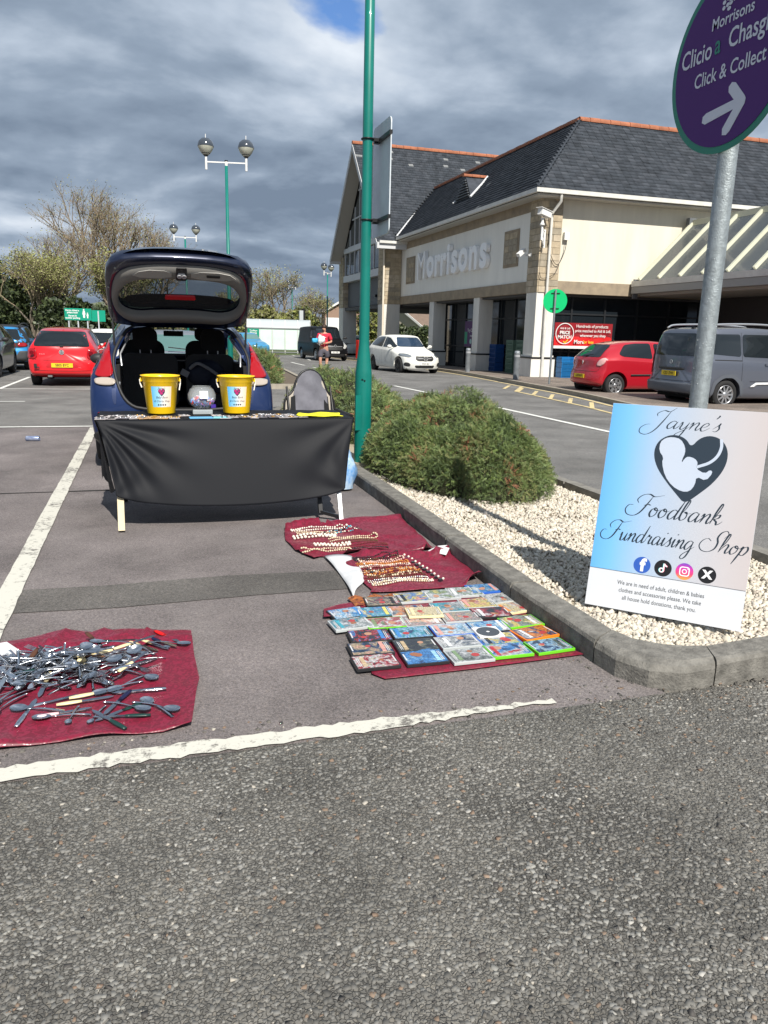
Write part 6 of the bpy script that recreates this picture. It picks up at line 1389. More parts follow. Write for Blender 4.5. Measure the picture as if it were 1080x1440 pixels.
for p in SW: both(lf, p, 'side_window', CGL, off=.0)
patch(lf, 'front', [(-.62, 1.09), (-.50, 1.44), (.50, 1.44), (.62, 1.09)], 'windscreen', CGL, .0, 1)
INT = mat('interior_black', (.014, .014, .015), .85); INT2 = mat('interior_grey', (.035, .036, .038), .8, bump=.3, bscale=60); TRG = mat('trim_grey', (.19, .185, .175), .75)
# tail lamps: red boomerang over a clear strip
for s in (1, -1):
    P = [(.665, .93), (.70, 1.10), (.70, 1.27), (.72, 1.30), (.765, 1.14), (.82, 1.02), (.862, .93)]; P = P if s > 0 else mirx(P); patch(lf, 'rear', P, 'tail_light', REDL, .012, 1, .04, thick=.012)
    P = [(.66, .855), (.66, .925), (.855, .925), (.852, .875), (.80, .855)]; P = P if s > 0 else mirx(P); patch(lf, 'rear', P, 'reversing_light', CLRL, .012, 1, .04, thick=.012)
    P = [(.56, .555), (.56, .60), (.84, .61), (.84, .565)]; P = P if s > 0 else mirx(P); patch(lf, 'rear', P, 'reflector', REDL, .010, 1, .04, thick=.006)
    # black shut around the opening, rubber seal
    P = [(.66, .66), (.66, .86), (.655, 1.0), (.69, 1.16), (.62, 1.34), (.54, 1.45), (.60, 1.46), (.70, 1.32), (.735, 1.1), (.70, .9), (.70, .7)]; P = P if s > 0 else mirx(P); patch(lf, 'rear', P, 'shut_panel', mat('paint_navy_dark', (.008, .02, .07), .35, .4, coat=.6), .004, 1, .05)
patch(lf, 'rear', [(-.88, .30), (-.88, .42), (-.5, .44), (.5, .44), (.88, .42), (.88, .30)], 'bumper_skirt', TRIM, .012, 1, .06, thick=.01)
bv = CARB[lf.name]; sl = []
for (x, z) in densify([(x*1.03, .02+z*1.0) for x, z in OPEN], .05):
    h = bv.ray_cast(Vector((x, -3, z)), Vector((0, 1, 0)))
    if h[0]: sl.append(h[0]+Vector((0, -.006, 0)))
b = B(); b.tube(sl+[sl[0]], .016, 8); b.obj('seal', TRIM, lf)
b = B()
for s in (-1, 1):
    b.tube([(s*.60, .34, 1.04), (s*.61, .40, 1.16), (s*.52, .62, 1.34)], .011, 6); 
    b.box((s*.655, .13, .82), (.05, .02, .16), rot=(0, s*radians(-12), 0))
b.obj('edge_strip', mat('strip_silver', (.55, .57, .6), .3, .7), lf)
# inside: boot floor, seat backs, headrests, belts, dashboard, mirror
b = B(); b.box((0, .75, .50), (1.22, 1.2, .06)); b.box((0, .14, .60), (1.1, .06, .05)); 
for s in (-1, 1): b.box((s*.68, .85, .78), (.12, 1.2, .55))
b.obj('boot_lining', INT, lf)
def cushion(x, y, z, w_, d_, h_, r_=.06): 
    b = B(); po = rounded(w_, h_, min(r_, w_*.45, h_*.45), 5); b.prism(po, d_, M=Matrix.Translation((x, y+d_/2, z))@Matrix.Rotation(pi/2, 4, 'X')); return b
for x, w_ in ((-.32, .62), (.36, .56)):
    o = cushion(x, 1.35, .83, w_, .14, .62, .1).obj('seat_back', INT2, lf); bevelled(o, .03, 3); o.rotation_euler = (radians(-8), 0, 0); o.location = (0, -.11, .19-.0)
    o.location = (0, 0, 0); o.rotation_euler = (0, 0, 0)
for x in (-.36, .40):
    o = cushion(x, 1.38, 1.30, .27, .10, .24, .07).obj('headrest', INT, lf); bevelled(o, .025, 3)
    b = B()
    for q in (-.06, .06): b.tube([(x+q, 1.40, 1.10), (x+q, 1.40, 1.24)], .007, 6)
    b.obj('headrest_bars', CHR, o)
b = B(); b.sphere((.30, 1.3, .92), .22, 16, 10, sc=(1.05, .5, .75)); b.sphere((.48, 1.2, .82), .16, 14, 8, sc=(1, .6, .8)); b.obj('coat_bag', mat('bag_navy', (.015, .02, .04), .7, bump=.8, bscale=9), lf)
b = B(); b.tube(crom([(.12, 1.18, .98), (.2, 1.12, 1.04), (.3, 1.1, 1.0), (.42, 1.06, .92)], 6), .02, 6); b.box((.06, 1.15, .93), (.09, .02, .07), rot=(0, .5, 0)); b.obj('strap', mat('strap_grey', (.22, .22, .23), .7), lf)
for x in (-.38, .38):
    o = cushion(x, 2.25, .95, .5, .14, .66, .12).obj('front_seat', INT, lf); bevelled(o, .03, 3); o = cushion(x, 2.27, 1.36, .26, .09, .16, .06).obj('front_headrest', INT, lf)
b = B(); b.box((0, 3.05, .92), (1.36, .5, .16)); b.tube([(.34+.18*cos(a), 2.78, .98+.18*sin(a)) for a in np.linspace(0, 2*pi, 21)], .014, 6, cap=False); b.obj('dashboard', INT, lf)
b = B(); b.box((.0, 2.62, 1.36), (.25, .03, .07)); b.bar((0, 2.62, 1.4), (0, 2.62, 1.46), .02); b.obj('rear_view_mirror', TRIM, lf)
b = B(); b.box((-.25, .35, .60), (.12, .1, .1)); b.box((.02, .35, .565), (.08, .06, .05)); b.obj('orange_box', mat('orange_item', (.8, .12, .02), .5), lf)
b = B(); b.box((.1, .35, .575), (.07, .05, .04)); b.box((.3, .3, .60), (.05, .08, .1)); b.obj('purple_wrapper', mat('purple_item', (.06, .03, .3), .4), lf)
mirror(lf, .86, 2.75, 1.02, TRIM)
# the raised tailgate (a part, with its own sub-parts)
HG = Vector((0, .60, 1.455)); TP = Vector((0, -.26, 2.075)); d_ = (TP-HG); TL_ = d_.length; d_.normalize(); nrm = Vector((0, -d_.z, d_.y)) if False else Vector((1, 0, 0)).cross(d_)   # inner side normal
nrm = d_.cross(Vector((1, 0, 0))); 
if nrm.y > 0 or nrm.z > 0: nrm = -nrm
TM = Matrix(((1, 0, nrm.x, HG.x), (0, d_.y, nrm.y, HG.y), (0, d_.z, nrm.z, HG.z), (0, 0, 0, 1)))   # x across, y along, z = towards the inside
def dome(b, mi=0): return b
tgp = chaikin([(-.64, .0), (-.70, .14), (-.705, .45), (-.70, .84), (-.62, 1.0), (-.35, 1.06), (0, 1.075), (.35, 1.06), (.62, 1.0), (.70, .84), (.705, .45), (.70, .14), (.64, .0), (0, -.02)], 1); tgp = densify(tgp, .035)
def inset(p, k, cx=0, cy=.52): return [(cx+(x-cx)*k[0], cy+(y-cy)*k[1]) for x, y in p]
tg = B(); n = len(tgp); WO = chaikin([(-.60, .30), (-.595, .56), (-.47, .745), (-.2, .79), (.2, .79), (.47, .745), (.595, .56), (.60, .30), (.45, .19), (.2, .235), (-.2, .235), (-.45, .19)], 2)
def match(poly, n):                       # resample a closed outline to n points by angle round its centre
    cx = 0; cy = .47; P = densify(poly, .01); ang = [atan2(y-cy, x-cx) for x, y in P]; out = []
    for q in tgp:
        a = atan2(q[1]-cy, q[0]-cx); k = min(range(len(P)), key=lambda i: abs((ang[i]-a+pi) % (2*pi)-pi)); out.append(P[k])
    return out
TRO = match(chaikin([(-.665, .30), (-.65, .66), (-.56, .89), (-.3, .97), (0, .98), (.3, .97), (.56, .89), (.65, .66), (.665, .30), (.50, .075), (.2, .10), (-.2, .10), (-.50, .075)], 2), n); WOm = match(WO, n)
lay = [(tgp, .0), (inset(tgp, (1.0, 1.0)), -.05), (inset(tgp, (.97, .98)), -.10), (inset(tgp, (.90, .92)), -.135), (match(inset(WO, (1.05, 1.1), 0, .46), n), -.15)]
vs = []; 
for p, z in [(TRO, .015)]+[(inset(tgp, (.985, .985)), .018)]+lay: vs += [(x, y, z) for x, y in p]
m_ = len(vs)//n; tg.add(vs, [(i*n+k, i*n+(k+1) % n, (i+1)*n+(k+1) % n, (i+1)*n+k) for i in range(m_-1) for k in range(n)], 0, True, TM)
NB = paintm('paint_navy_black', (.007, .012, .035), .3, .3)
tail = tg.obj('tailgate', NB, lf)
b = B(); vs = []
for p, z in ((TRO, .012), (inset(TRO, (.985, .975), 0, .5), .045), (match(inset(WO, (1.04, 1.07), 0, .46), n), .05), (WOm, .03), (WOm, -.03)): vs += [(x, y, z) for x, y in p]
b.add(vs, [(i*n+k, i*n+(k+1) % n, (i+1)*n+(k+1) % n, (i+1)*n+k) for i in range(4) for k in range(n)], 0, True, TM); b.obj('inner_trim', TRG, tail)
b = B(); b.prism(WOm, .006, M=TM, z=-.06); b.obj('rear_window', mat('tailgate_glass', (.05, .07, .065), .04, alpha=.42, coat=.5), tail)
b = B(); b.prism(chaikin([(-.56, .40), (-.50, .28), (-.42, .235), (.42, .235), (.50, .28), (.56, .40), (.3, .46), (-.3, .46)], 1), .006, M=TM, z=-.052); b.obj('window_band', mat('band_black', (.012, .012, .015), .1, coat=.6), tail)
b = B(); b.prism(rounded(.30, .055, .02, 4, 0, .43), .02, M=TM, z=-.044); b.obj('brake_light', mat('brake_lens', (.6, .01, .02), .15, coat=.6), tail)
b = B(); b.prism(rounded(.10, .18, .02, 4, 0, .89), .012, M=TM, z=.046); b.obj('latch_cover', TRIM, tail)
b = B(); b.ring(cp(.022), cp(.012), .02, M=TM@Matrix.Translation((-.02, .88, .06))); b.ring(cp(.022), cp(.012), .02, M=TM@Matrix.Translation((.025, .88, .06))); b.box((0, 0, 0), (.06, .06, .01), M=TM@Matrix.Translation((0, .88, .058))); b.obj('latch', CHR, tail)
for x0, x1, mm in ((-.48, -.09, 'trim_light'), (.09, .55, 'trim_light')):
    b = B(); xa, xb = x0, x1
    b.prism(chaikin([(x0, .82), (x0+(.12 if x0 < 0 else 0), .93), (x1-(.12 if x1 > 0 else 0), .93), (x1, .82)], 1), .01, M=TM, z=.045); b.obj('trim_inlay', mat('trim_light', (.34, .33, .31), .7), tail)
b = B(); b.prism(rounded(.13, .035, .012, 3, .30, .88), .006, M=TM, z=.056); b.obj('grab_slot', TRIM, tail)
b = B(); sp = chaikin([(-.56, 1.0), (-.4, 1.10), (0, 1.13), (.4, 1.10), (.56, 1.0)], 2, False)
vs = [(x, y, -.05) for x, y in sp]+[(x, y-.06, -.12) for x, y in sp]+[(x*.98, y-.12, -.09) for x, y in sp]; k_ = len(sp); 
b.add(vs, [(i, i+1, k_+i+1, k_+i) for i in range(k_-1)]+[(k_+i, k_+i+1, 2*k_+i+1, 2*k_+i) for i in range(k_-1)], 0, True, TM); b.obj('spoiler', NB, tail)
b = B(); 
for s in (-1, 1): b.tube([tuple(TM@Vector((s*.22+q, 1.045+.0, -.07+.03*sin(q*14+1.57)))) for q in np.linspace(-.11, .11, 9)], .012, 6)
b.obj('spoiler_lamp', TRIM, tail)
b = B()
for s in (-1, 1):
    p0 = Vector((s*.66, .40, 1.17)); p1 = TM@Vector((s*.665, .46, .0)); b = B(); b.tube([p0, p0.lerp(p1, .52), p0.lerp(p1, .53), p1], [.011, .011, .006, .006], 8); b.obj('gas_strut', TRIM, lf)
b = B()
for s in (-1, 1):
    for y in (.05, .3, .62, .9): b.sphere(tuple(TM@Vector((s*(.675 if y < .8 else .6), y, .02))), .010, 8, 5)
b.obj('buffer', mat('buffer_grey', (.3, .3, .3), .5), tail, kind='stuff')
# ================================================================== stall table
CLB = mat('cloth_black', (.009, .010, .013), .62, spec=.22, bump=.05, bscale=300); WOOD = mat('leg_wood', (.58, .50, .33), .6, var=.15, vscale=10); STL = mat('steel_dull', (.3, .3, .3), .4, .8)
TX0, TX1, TY0, TY1, TZ = -.345, 1.515, 5.74, 6.34, .768
tb = thing('folding_table', 'long folding pasting table under a stretched black cloth', 'table', (.585, 6.04))
b = B(); b.box((0, 0, TZ-.02), (TX1-TX0-.03, .58, .025)); b.obj('tabletop', WOOD, tb)
for (x, y0, y1, m) in ((-.80, -.22, -.52, WOOD), (-.80, .25, .5, BLK), (.80, .25, .5, BLK)):
    b = B(); b.bar((x, y0, TZ-.04), (x, y1, .01), .035, .045); b.obj('leg', m, tb)
b = B(); b.bar((.80, -.22, TZ-.04), (.80, -.52, .01), .02, .03); b.obj('leg', mat('leg_alu', (.6, .62, .62), .35, .6), tb)
b = B(); b.bar((.66, -.2, TZ-.1), (.66, -.42, .05), .03); b.bar((.66, -.42, .06), (.80, -.50, .03), .025); b.obj('leg_brace', BLK, tb)
cl_ = thing('table_cloth', 'black stretchy cloth pulled over the table front, sagging along its lower hem', 'tablecloth', (.585, 5.74))
NU, NV = 110, 44; vs = []
for j in range(NV+1):
    v = j/NV
    for i in range(NU+1):
        u = i/NU; x = (TX0-.015)+(TX1-TX0+.03)*u-.585
        hem = .245-.10*(sin(pi*min(1, max(0, u)))**.6)+.01*(1-u)
        # the sides pull in towards the hem like a stretched sheet
        z = TZ+.004-(TZ-hem)*v
        side = (.10*v**.7)*(1-u)**6-(.085*v**.8)*u**6; xx = x+side*1.2
        y = -.015-.15*v**.9-.03*v*sin(pi*u)
        du, dv = u, v
        a = atan2(dv*.62+.001, du*1.9+.02); rr = sqrt((dv*.62)**2+(du*1.9)**2); f = exp_ = math.exp(-(rr/.55)**2)
        y += -.016*sin(a*17+.6)*math.exp(-(rr-.32)**2/.10)*min(1, v*7)*(1 if u < .5 else 0)
        a2 = atan2(dv*.62+.001, (1-du)*1.9+.02); r2 = sqrt((dv*.62)**2+((1-du)*1.9)**2)
        y += -.008*sin(a2*10+1.2)*math.exp(-(r2-.35)**2/.07)*min(1, v*7)*(1 if u > .5 else 0)
        # folds rising from the lower corners
        bl = sqrt((u*1.9)**2+((1-v)*.62)**2); ab = atan2((1-v)*.62+.001, u*1.9+.02); y += -.004*sin(ab*9)*math.exp(-(bl-.28)**2/.04)*(1 if u < .5 else 0)
        br = sqrt(((1-u)*1.9)**2+((1-v)*.62)**2); abr = atan2((1-v)*.62+.001, (1-u)*1.9+.02); y += -.006*sin(abr*9+2)*math.exp(-(br-.3)**2/.05)*(1 if u > .5 else 0)
        vs.append((xx, y, z))
b = B(); b.add(vs, [(j*(NU+1)+i, (j+1)*(NU+1)+i, (j+1)*(NU+1)+i+1, j*(NU+1)+i+1) for j in range(NV) for i in range(NU)], 0, True)
fr_ = b.obj('front_drape', CLB, cl_); md = fr_.modifiers.new('solid', 'SOLIDIFY'); md.thickness = .003
b = B(); vs = []
for j in range(9):
    for i in range(NU+1): u = i/NU; vs.append(((TX0-.015)+(TX1-TX0+.03)*u-.585, -.015+.63*j/8, TZ+.004+(.0015*sin(u*60+j))))
b.add(vs, [(j*(NU+1)+i, j*(NU+1)+i+1, (j+1)*(NU+1)+i+1, (j+1)*(NU+1)+i) for j in range(8) for i in range(NU)], 0, True); b.obj('top', CLB, cl_)
b = B()
for s in (-1, 1):
    x0 = (TX0-.018 if s < 0 else TX1+.018)-.585; vs = []
    for j in range(9):
        for i in range(13): v = j/8; w_ = i/12; vs.append((x0-s*(.10*v**.7 if w_ < .5 else .06*v)*(1-w_)+.01*s*sin(w_*17+v*4), -.015+.60*w_, TZ+.002-(.50+.05*sin(w_*7))*v))
    b = B(); b.add(vs, [(j*13+i, (j+1)*13+i, (j+1)*13+i+1, j*13+i+1) for j in range(8) for i in range(12)], 0, True); b.obj('side_drape', CLB, cl_)
# ------------------------------------------------------------------ buckets
YB = mat('bucket_yellow', (.95, .60, .01), .35, spec=.5, coat=.2)
def gradmat(name, stops, axis=0, scale=1, rough=.4):
    m = mat(name, (1, 1, 1), rough); t = m.node_tree; b = t.nodes['Principled BSDF']; g = N('ShaderNodeTexCoord', t); s = N('ShaderNodeSeparateXYZ', t); t.links.new(g.outputs['Generated'], s.inputs[0]); r = N('ShaderNodeValToRGB', t); e = r.color_ramp.elements
    e[0].position = stops[0][0]; e[0].color = (*stops[0][1], 1); e[1].position = stops[-1][0]; e[1].color = (*stops[-1][1], 1)
    for p, c in stops[1:-1]: a = e.new(p); a.color = (*c, 1)
    t.links.new(s.outputs[axis], r.inputs[0]); t.links.new(r.outputs[0], b.inputs['Base Color']); return m
GPOST = gradmat('poster_print', [(0, (.12, .38, .74)), (.12, (.17, .44, .76)), (.34, (.36, .47, .62)), (.62, (.46, .485, .54)), (.85, (.50, .475, .49)), (1, (.50, .455, .455))])
LBL = gradmat('label_print', [(0, (.08, .42, .75)), (.35, (.3, .6, .8)), (.6, (.8, .75, .68)), (1, (.8, .62, .45))])
HEART = [(.429, .849), (.406, .888), (.364, .906), (.32, .897), (.282, .861), (.27, .805), (.287, .741), (.333, .674), (.391, .609), (.429, .569), (.481, .62), (.542, .687), (.582, .767), (.586, .841), (.557, .896), (.507, .916), (.46, .898)]
def bucket(label, x, y, rz):
    t = thing('bucket', label, 'bucket', (x, y, TZ+.006), rz, group=None); t.location.z = TZ+.012
    r0, r1, h = .100, .135, .285
    b = B(); b.lathe([(0, .0), (r0, 0), (r0+.003, .006), (r1-.006, h-.045), (r1+.001, h-.04), (r1+.001, h-.006), (r1+.011, h-.004), (r1+.011, h+.004), (r1-.004, h+.004), (r1-.008, h-.02), (r0-.003, .006), (0, .006)], 48); b.obj('body', YB, t)
    for s in (-1, 1): b = B(); b.box((s*(r1+.006), -.0, h-.03), (.014, .035, .03)); bevelled(b.obj('handle_lug', YB, t), .004)
    b = B(); b.tube([(cos(a)*(r1+.012), -.03-.02*sin(a)*1.0, h-.03-.13*sin(a)*.9) for a in np.linspace(0, pi, 25)], .0045, 6)
    b.v = [(x_, y_+(-1)*.125*max(0, 1-((x_)/(r1+.012))**2)**.5*.9 if False else y_, z_) for x_, y_, z_ in b.v]
    # the wire handle hangs down round the back
    b = B(); b.tube([(cos(a)*(r1+.014), .02+.13*sin(a), h-.03-.11*sin(a)) for a in np.linspace(0, pi, 25)], .004, 6); b.tube([(-(r1+.014), .02, h-.03), (-(r1+.012), .0, h-.06), (-(r1+.002), -.01, h-.09)], .005, 6); b.tube([((r1+.014), .02, h-.03), (r1+.012, .0, h-.06), ((r1+.002), -.01, h-.11)], .005, 6); b.obj('handle', mat('handle_white', (.75, .72, .66), .4), t)
    # curved paper label
    n = 14; vs = []; k0 = -pi/2
    W_ = .62
    for j in (0, 1):
        for i in range(n+1):
            a = k0+(-W_+2*W_*i/n); z = .055+.155*j; r_ = r0+(r1-.006-r0)*(z/(h-.045))+.0018; vs.append((r_*cos(a), r_*sin(a), z))
    b = B(); b.add(vs, [(i, i+1, n+2+i, n+1+i) for i in range(n)], 0, True); lb = b.obj('label', LBL, t)
    rr = .122
    def wrap(o):
        for v in o.data.vertices:
            a = k0+v.co.x/rr; z = v.co.y; r_ = r0+(r1-.006-r0)*(z/(h-.045))+.0026; v.co = (r_*cos(a), r_*sin(a), z)
        o.location = (0, 0, 0); o.rotation_euler = (0, 0, 0); return o
    HM = mat('label_pink', (.45, .03, .16), .4); DK = mat('ink_navy', (.03, .045, .07), .5)
    hp = densify([((x_-.428)*.16, .165+(y_-.74)*.16) for x_, y_ in HEART], .006)
    b = B(); vsx, fx = poly_grid(hp, .008); b.add([(v[0], v[1], 0) for v in vsx], [tuple(f) for f in fx]); wrap(b.obj('label_heart', DK, lb))
    for cx_, cy_, s_ in ((-.012, .178, .012), (.012, .176, .009), (-.002, .16, .013), (.006, .19, .006)):
        b = B(); pp = [(cx_+s_*cos(a), cy_+s_*.8*sin(a)) for a in np.linspace(0, 2*pi, 14)[:-1]]; b.add([(p[0], p[1], 0) for p in pp], [tuple(range(13))]); o = wrap(b.obj('label_heart', HM, lb)); o.data.transform(Matrix.Scale(1.004, 4))
    for s_, z_, sz in (("Jayne's", .198, .022), ('Baby Bank', .128, .024), ('& Charity Shop', .10, .022)):
        o = text(s_, sz, 'lettering', DK, lb, shear=.35, sx=.9)
        for v in o.data.vertices: v.co.y += z_
        wrap(o)
    for k_ in range(4):
        b = B(); pp = [(-.027+.018*k_+.0065*cos(a), .072+.0065*sin(a)) for a in np.linspace(0, 2*pi, 11)[:-1]]; b.add([(p[0], p[1], 0) for p in pp], [tuple(range(10))]); wrap(b.obj('label_icon', DK, lb))
    return t
bucket('yellow plastic bucket with a printed label, left of the goldfish bowl', .10, 6.12, radians(2))
bucket('yellow plastic bucket with a printed label, right of the goldfish bowl', .672, 6.12, radians(-3))
# bowl of sweets
t = thing('sweet_bowl', 'round clear bowl of wrapped sweets with a white card, between the yellow buckets', 'bowl', (.405, 6.10)); t.location.z = TZ+.006
GLC = mat('clear_plastic', (.80, .86, .88), .02, alpha=.22, spec=.7, coat=.6)
b = B(); b.lathe([(.0, .04), (.05, .045), (.085, .07), (.107, .12), (.107, .15), (.09, .19), (.068, .208), (.072, .213)], 36); b.obj('bowl', GLC, t)
b = B(); b.box((0, 0, .019), (.15, .13, .036)); bevelled(b.obj('stand', mat('stand_clear', (.55, .60, .62), .1, alpha=.6, coat=.5), t), .005)
rng = np.random.default_rng(8); K = 170; d = rng.normal(0, 1, (K, 3)); d /= np.linalg.norm(d, axis=1, keepdims=True); T = d*(rng.uniform(.2, 1, K)**.33*.09)[:, None]*np.array([1, 1, .42])+np.array([0, 0, .098])
bx = np.array([(i, j, k) for i in (-1, 1) for j in (-1, 1) for k in (-1, 1)], float)*np.array([.013, .006, .004])
SW_ = [mat('sweet_blue', (.10, .25, .6), .3), mat('sweet_red', (.6, .05, .06), .3), mat('sweet_white', (.65, .65, .68), .3), mat('sweet_purple', (.2, .08, .4), .3)]
scatter('sweets', bx, [(0, 1, 3, 2), (4, 6, 7, 5), (0, 4, 5, 1), (2, 3, 7, 6), (0, 2, 6, 4), (1, 5, 7, 3)], rotmats(rng, K), T, rng.choice(4, K, p=[.45, .2, .22, .13]), SW_, t)
b = B(); b.box((.008, -.112, .155), (.062, .002, .058), rot=(radians(-12), 0, 0)); b.obj('card', WHT, t)
# jewellery cards, watches and papers laid along the front of the table
def flat(name, label, cat, x, y, w_, d_, m, rz=0, h_=.004, grp=None, z=0):
    t = thing(name, label, cat, (x, y), rz, group=grp); t.location.z = TZ+.007+z; b = B(); b.box((0, 0, h_/2), (w_, d_, h_)); o = b.obj('sheet', m, t); return t
rr = random.Random(4); CARDS = [mat('card_grey', (.34, .31, .31), .6), mat('card_pale', (.5, .46, .45), .6), mat('card_tan', (.45, .28, .14), .6), mat('card_dark', (.12, .11, .12), .5)]
GLD = mat('gold', (.7, .45, .15), .3, .9); SILV = mat('silver', (.6, .61, .63), .25, .9)
def jewel_card(x, y, rz, ci, kind, zz=0):
    t = thing('jewellery_card', 'small card holding jewellery in the row along the front edge of the table', 'jewellery card', (x, y), rz, group='jewellery cards along the table front'); t.location.z = TZ+.007+zz
    b = B(); b.box((0, 0, .002), (.075, .085, .003)); b.obj('card', CARDS[ci], t)
    b = B()
    if kind == 0: b.tube([(.022*cos(a), .026*sin(a), .006) for a in np.linspace(0, 2*pi, 15)], .0022, 5, cap=False)
    elif kind == 1:
        for q in (-.018, .018): b.sphere((q, 0, .006), .007, 8, 5)
    else: b.bar((-.005, -.035, .006), (.005, .035, .006), .010, .004); b.cyl((0, 0, .003), .016, .008, 14)
    b.obj('jewellery', [SILV, GLD, TRIM][rr.choice([0, 1, 2, 0])], t)
x = -.32; i = 0
while x < 1.13:
    if not (.25 < x < .50):
        for y in (5.785, 5.87): jewel_card(x+rr.uniform(-.01, .01), y+rr.uniform(-.015, .012), rr.uniform(-.3, .3), (2 if -.1 < x < .25 and rr.random() < .6 else rr.choice([0, 0, 1, 3])), rr.choice([0, 1, 2]), .0012*(i % 3))
    x += .072; i += 1
x = -.30
while x < 1.1:
    if not(-.05 < x < .25 or .3 < x < .50 or .52 < x < .82): jewel_card(x, 5.96+rr.uniform(-.01, .01), rr.uniform(-.3, .3), rr.choice([0, 1, 3]), rr.choice([0, 1, 2]))
    x += .08
flat('paper_sheet', 'pale blue leaflet hanging flat in front of the goldfish bowl', 'leaflet', .375, 5.80, .17, .10, mat('paper_blue', (.14, .42, .70), .5), .02)
flat('paper_sheet', 'turquoise and white leaflet just right of the pale blue one', 'leaflet', .53, 5.80, .13, .10, mat('paper_turq', (.25, .6, .68), .5), -.1)
t = flat('paper_sheet', 'black edged brochure right of the turquoise leaflet', 'leaflet', .66, 5.80, .12, .10, TRIM, .1)
yc = thing('yellow_cloth', 'bright yellow folded cloth at the right end of the table', 'cloth', (1.27, 5.93)); yc.location.z = TZ+.008
vs = []; 
for j in range(13):
    for i in range(25): u, v = i/24, j/12; vs.append((-.16+.35*u+.03*v*(1-u)-.02*sin(v*5), -.16+.27*v*(1-.2*u)+.02*u, .008+.004*sin(u*9+v*3)+.004*sin(v*11+u*4)+.004*rr.random()*.4))
b = B(); b.add(vs, [(j*25+i, j*25+i+1, (j+1)*25+i+1, (j+1)*25+i) for j in range(12) for i in range(24)], 0, True); o = b.obj('cloth', mat('cloth_yellow', (.80, .78, .02), .6), yc); md = o.modifiers.new('s', 'SOLIDIFY'); md.thickness = .006; md.offset = -1
t = thing('wristwatch', 'round white-faced watch lying beside the right yellow bucket', 'watch', (.835, 5.90)); t.location.z = TZ+.012
b = B(); b.cyl((0, 0, 0), .024, .012, 24); b.obj('face', WHT, t); b = B(); b.tube([(.026*cos(a), .026*sin(a), .008) for a in np.linspace(0, 2*pi, 25)], .004, 6, cap=False); b.obj('bezel', SILV, t); b = B(); b.box((0, 0, .013), (.003, .026, .001)); b.box((.006, 0, .013), (.014, .003, .001)); b.obj('hands', TRIM, t)
# ------------------------------------------------------------------ camping chair, carrier bag, can
ch = thing('camping_chair', 'camping chair with grey padded back and black piping behind the table', 'chair', (1.70, 8.15), radians(8))
GC = mat('chair_grey', (.15, .15, .175), .75, bump=.4, bscale=9, var=.2, vscale=5); BG = mat('chair_beige', (.42, .38, .32), .8)
out = chaikin([(-.27, .25), (-.275, .62), (-.25, .70), (-.17, .76), (-.13, .88), (-.06, .965), (.04, .98), (.12, .93), (.17, .84), (.19, .76), (.26, .68), (.275, .60), (.26, .25)], 2)
MC = Matrix.Rotation(pi/2-.12, 4, 'X')@Matrix.Scale(1.06, 4)
b = B(); b.prism(out, .03, M=MC, z=-.015); b.obj('side_panel', BG, ch)
b = B(); b.tube([tuple(MC@Vector((x, y, .01))) for x, y in out+[out[0]]], .013, 7, cap=False); b.obj('piping', BLK, ch)
mid = chaikin([(-.18, .25), (-.185, .62), (-.17, .76), (-.125, .88), (-.05, .96), (.04, .972), (.12, .92), (.17, .83), (.195, .72), (.19, .25)], 1)
xs_, f_ = poly_grid(densify(mid, .03), .03); b = B(); b.add([tuple(MC@Vector((v[0], v[1], .022+.012*sin(v[0]*22+v[1]*9)*sin(v[1]*17)+.01*(1-(v[0]/.17)**2)))) for v in xs_], [tuple(f) for f in f_], 0, True); b.obj('back_pad', GC, ch)
b = B(); 
for s in (-1, 1): b.prism([(s*.155, .25), (s*.155, .72), (s*.20, .70), (s*.235, .25)], .012, M=MC, z=.012)
b.prism([(-.15, .52), (-.15, .535), (.16, .525), (.16, .51)], .008, M=MC, z=.03); b.obj('black_strip', BLK, ch)
b = B(); b.box((0, -.25, .40), (.5, .46, .05)); bevelled(b.obj('seat', GC, ch), .02)
b = B()
for s in (-1, 1): b.tube([(s*.27, -.45, 0), (s*.25, -.05, .45), (s*.25, .1, .85)], .012, 6); b.tube([(s*.27, .15, 0), (s*.25, -.2, .42), (s*.27, -.45, .55)], .012, 6); b.tube([(s*.28, -.45, .58), (s*.28, .0, .60)], .02, 6)
b.obj('frame', BLK, ch)
t = thing('carrier_bag', 'blue and white carrier bag showing behind the right edge of the table cloth', 'bag', (1.66, 6.7), .3)
b = B(); vs = []
for j in range(9):
    for i in range(16):
        a = 2*pi*i/16; v = j/8; r_ = (.14+.05*sin(pi*v)-.05*v)*(1+.12*sin(a*5+j)); vs.append((r_*cos(a), .6*r_*sin(a), .02+.36*v))
b.add(vs, [(j*16+i, j*16+(i+1) % 16, (j+1)*16+(i+1) % 16, (j+1)*16+i) for j in range(8) for i in range(16)]+[tuple(range(128, 144))], 0, True); b.obj('bag', mat('bag_print', (.03, .25, .65), .35, col2=(.6, .72, .8), vscale=9), t)
t = thing('drink_can', 'blue and silver drink can lying on its side on the empty bay', 'can', (-1.42, 10.5, .033), radians(80))
b = B(); MX2 = Matrix.Rotation(pi/2, 4, 'X'); b.lathe([(0, .002), (.024, .002), (.026, 0), (.033, .012), (.033, .155), (.028, .166), (.026, .168), (.025, .163), (0, .163)], 24, M=Matrix.Translation((0, .08, 0))@MX2); b.obj('can', mat('can_print', (.12, .17, .36), .25, .5, col2=(.5, .55, .65), vscale=14), t)
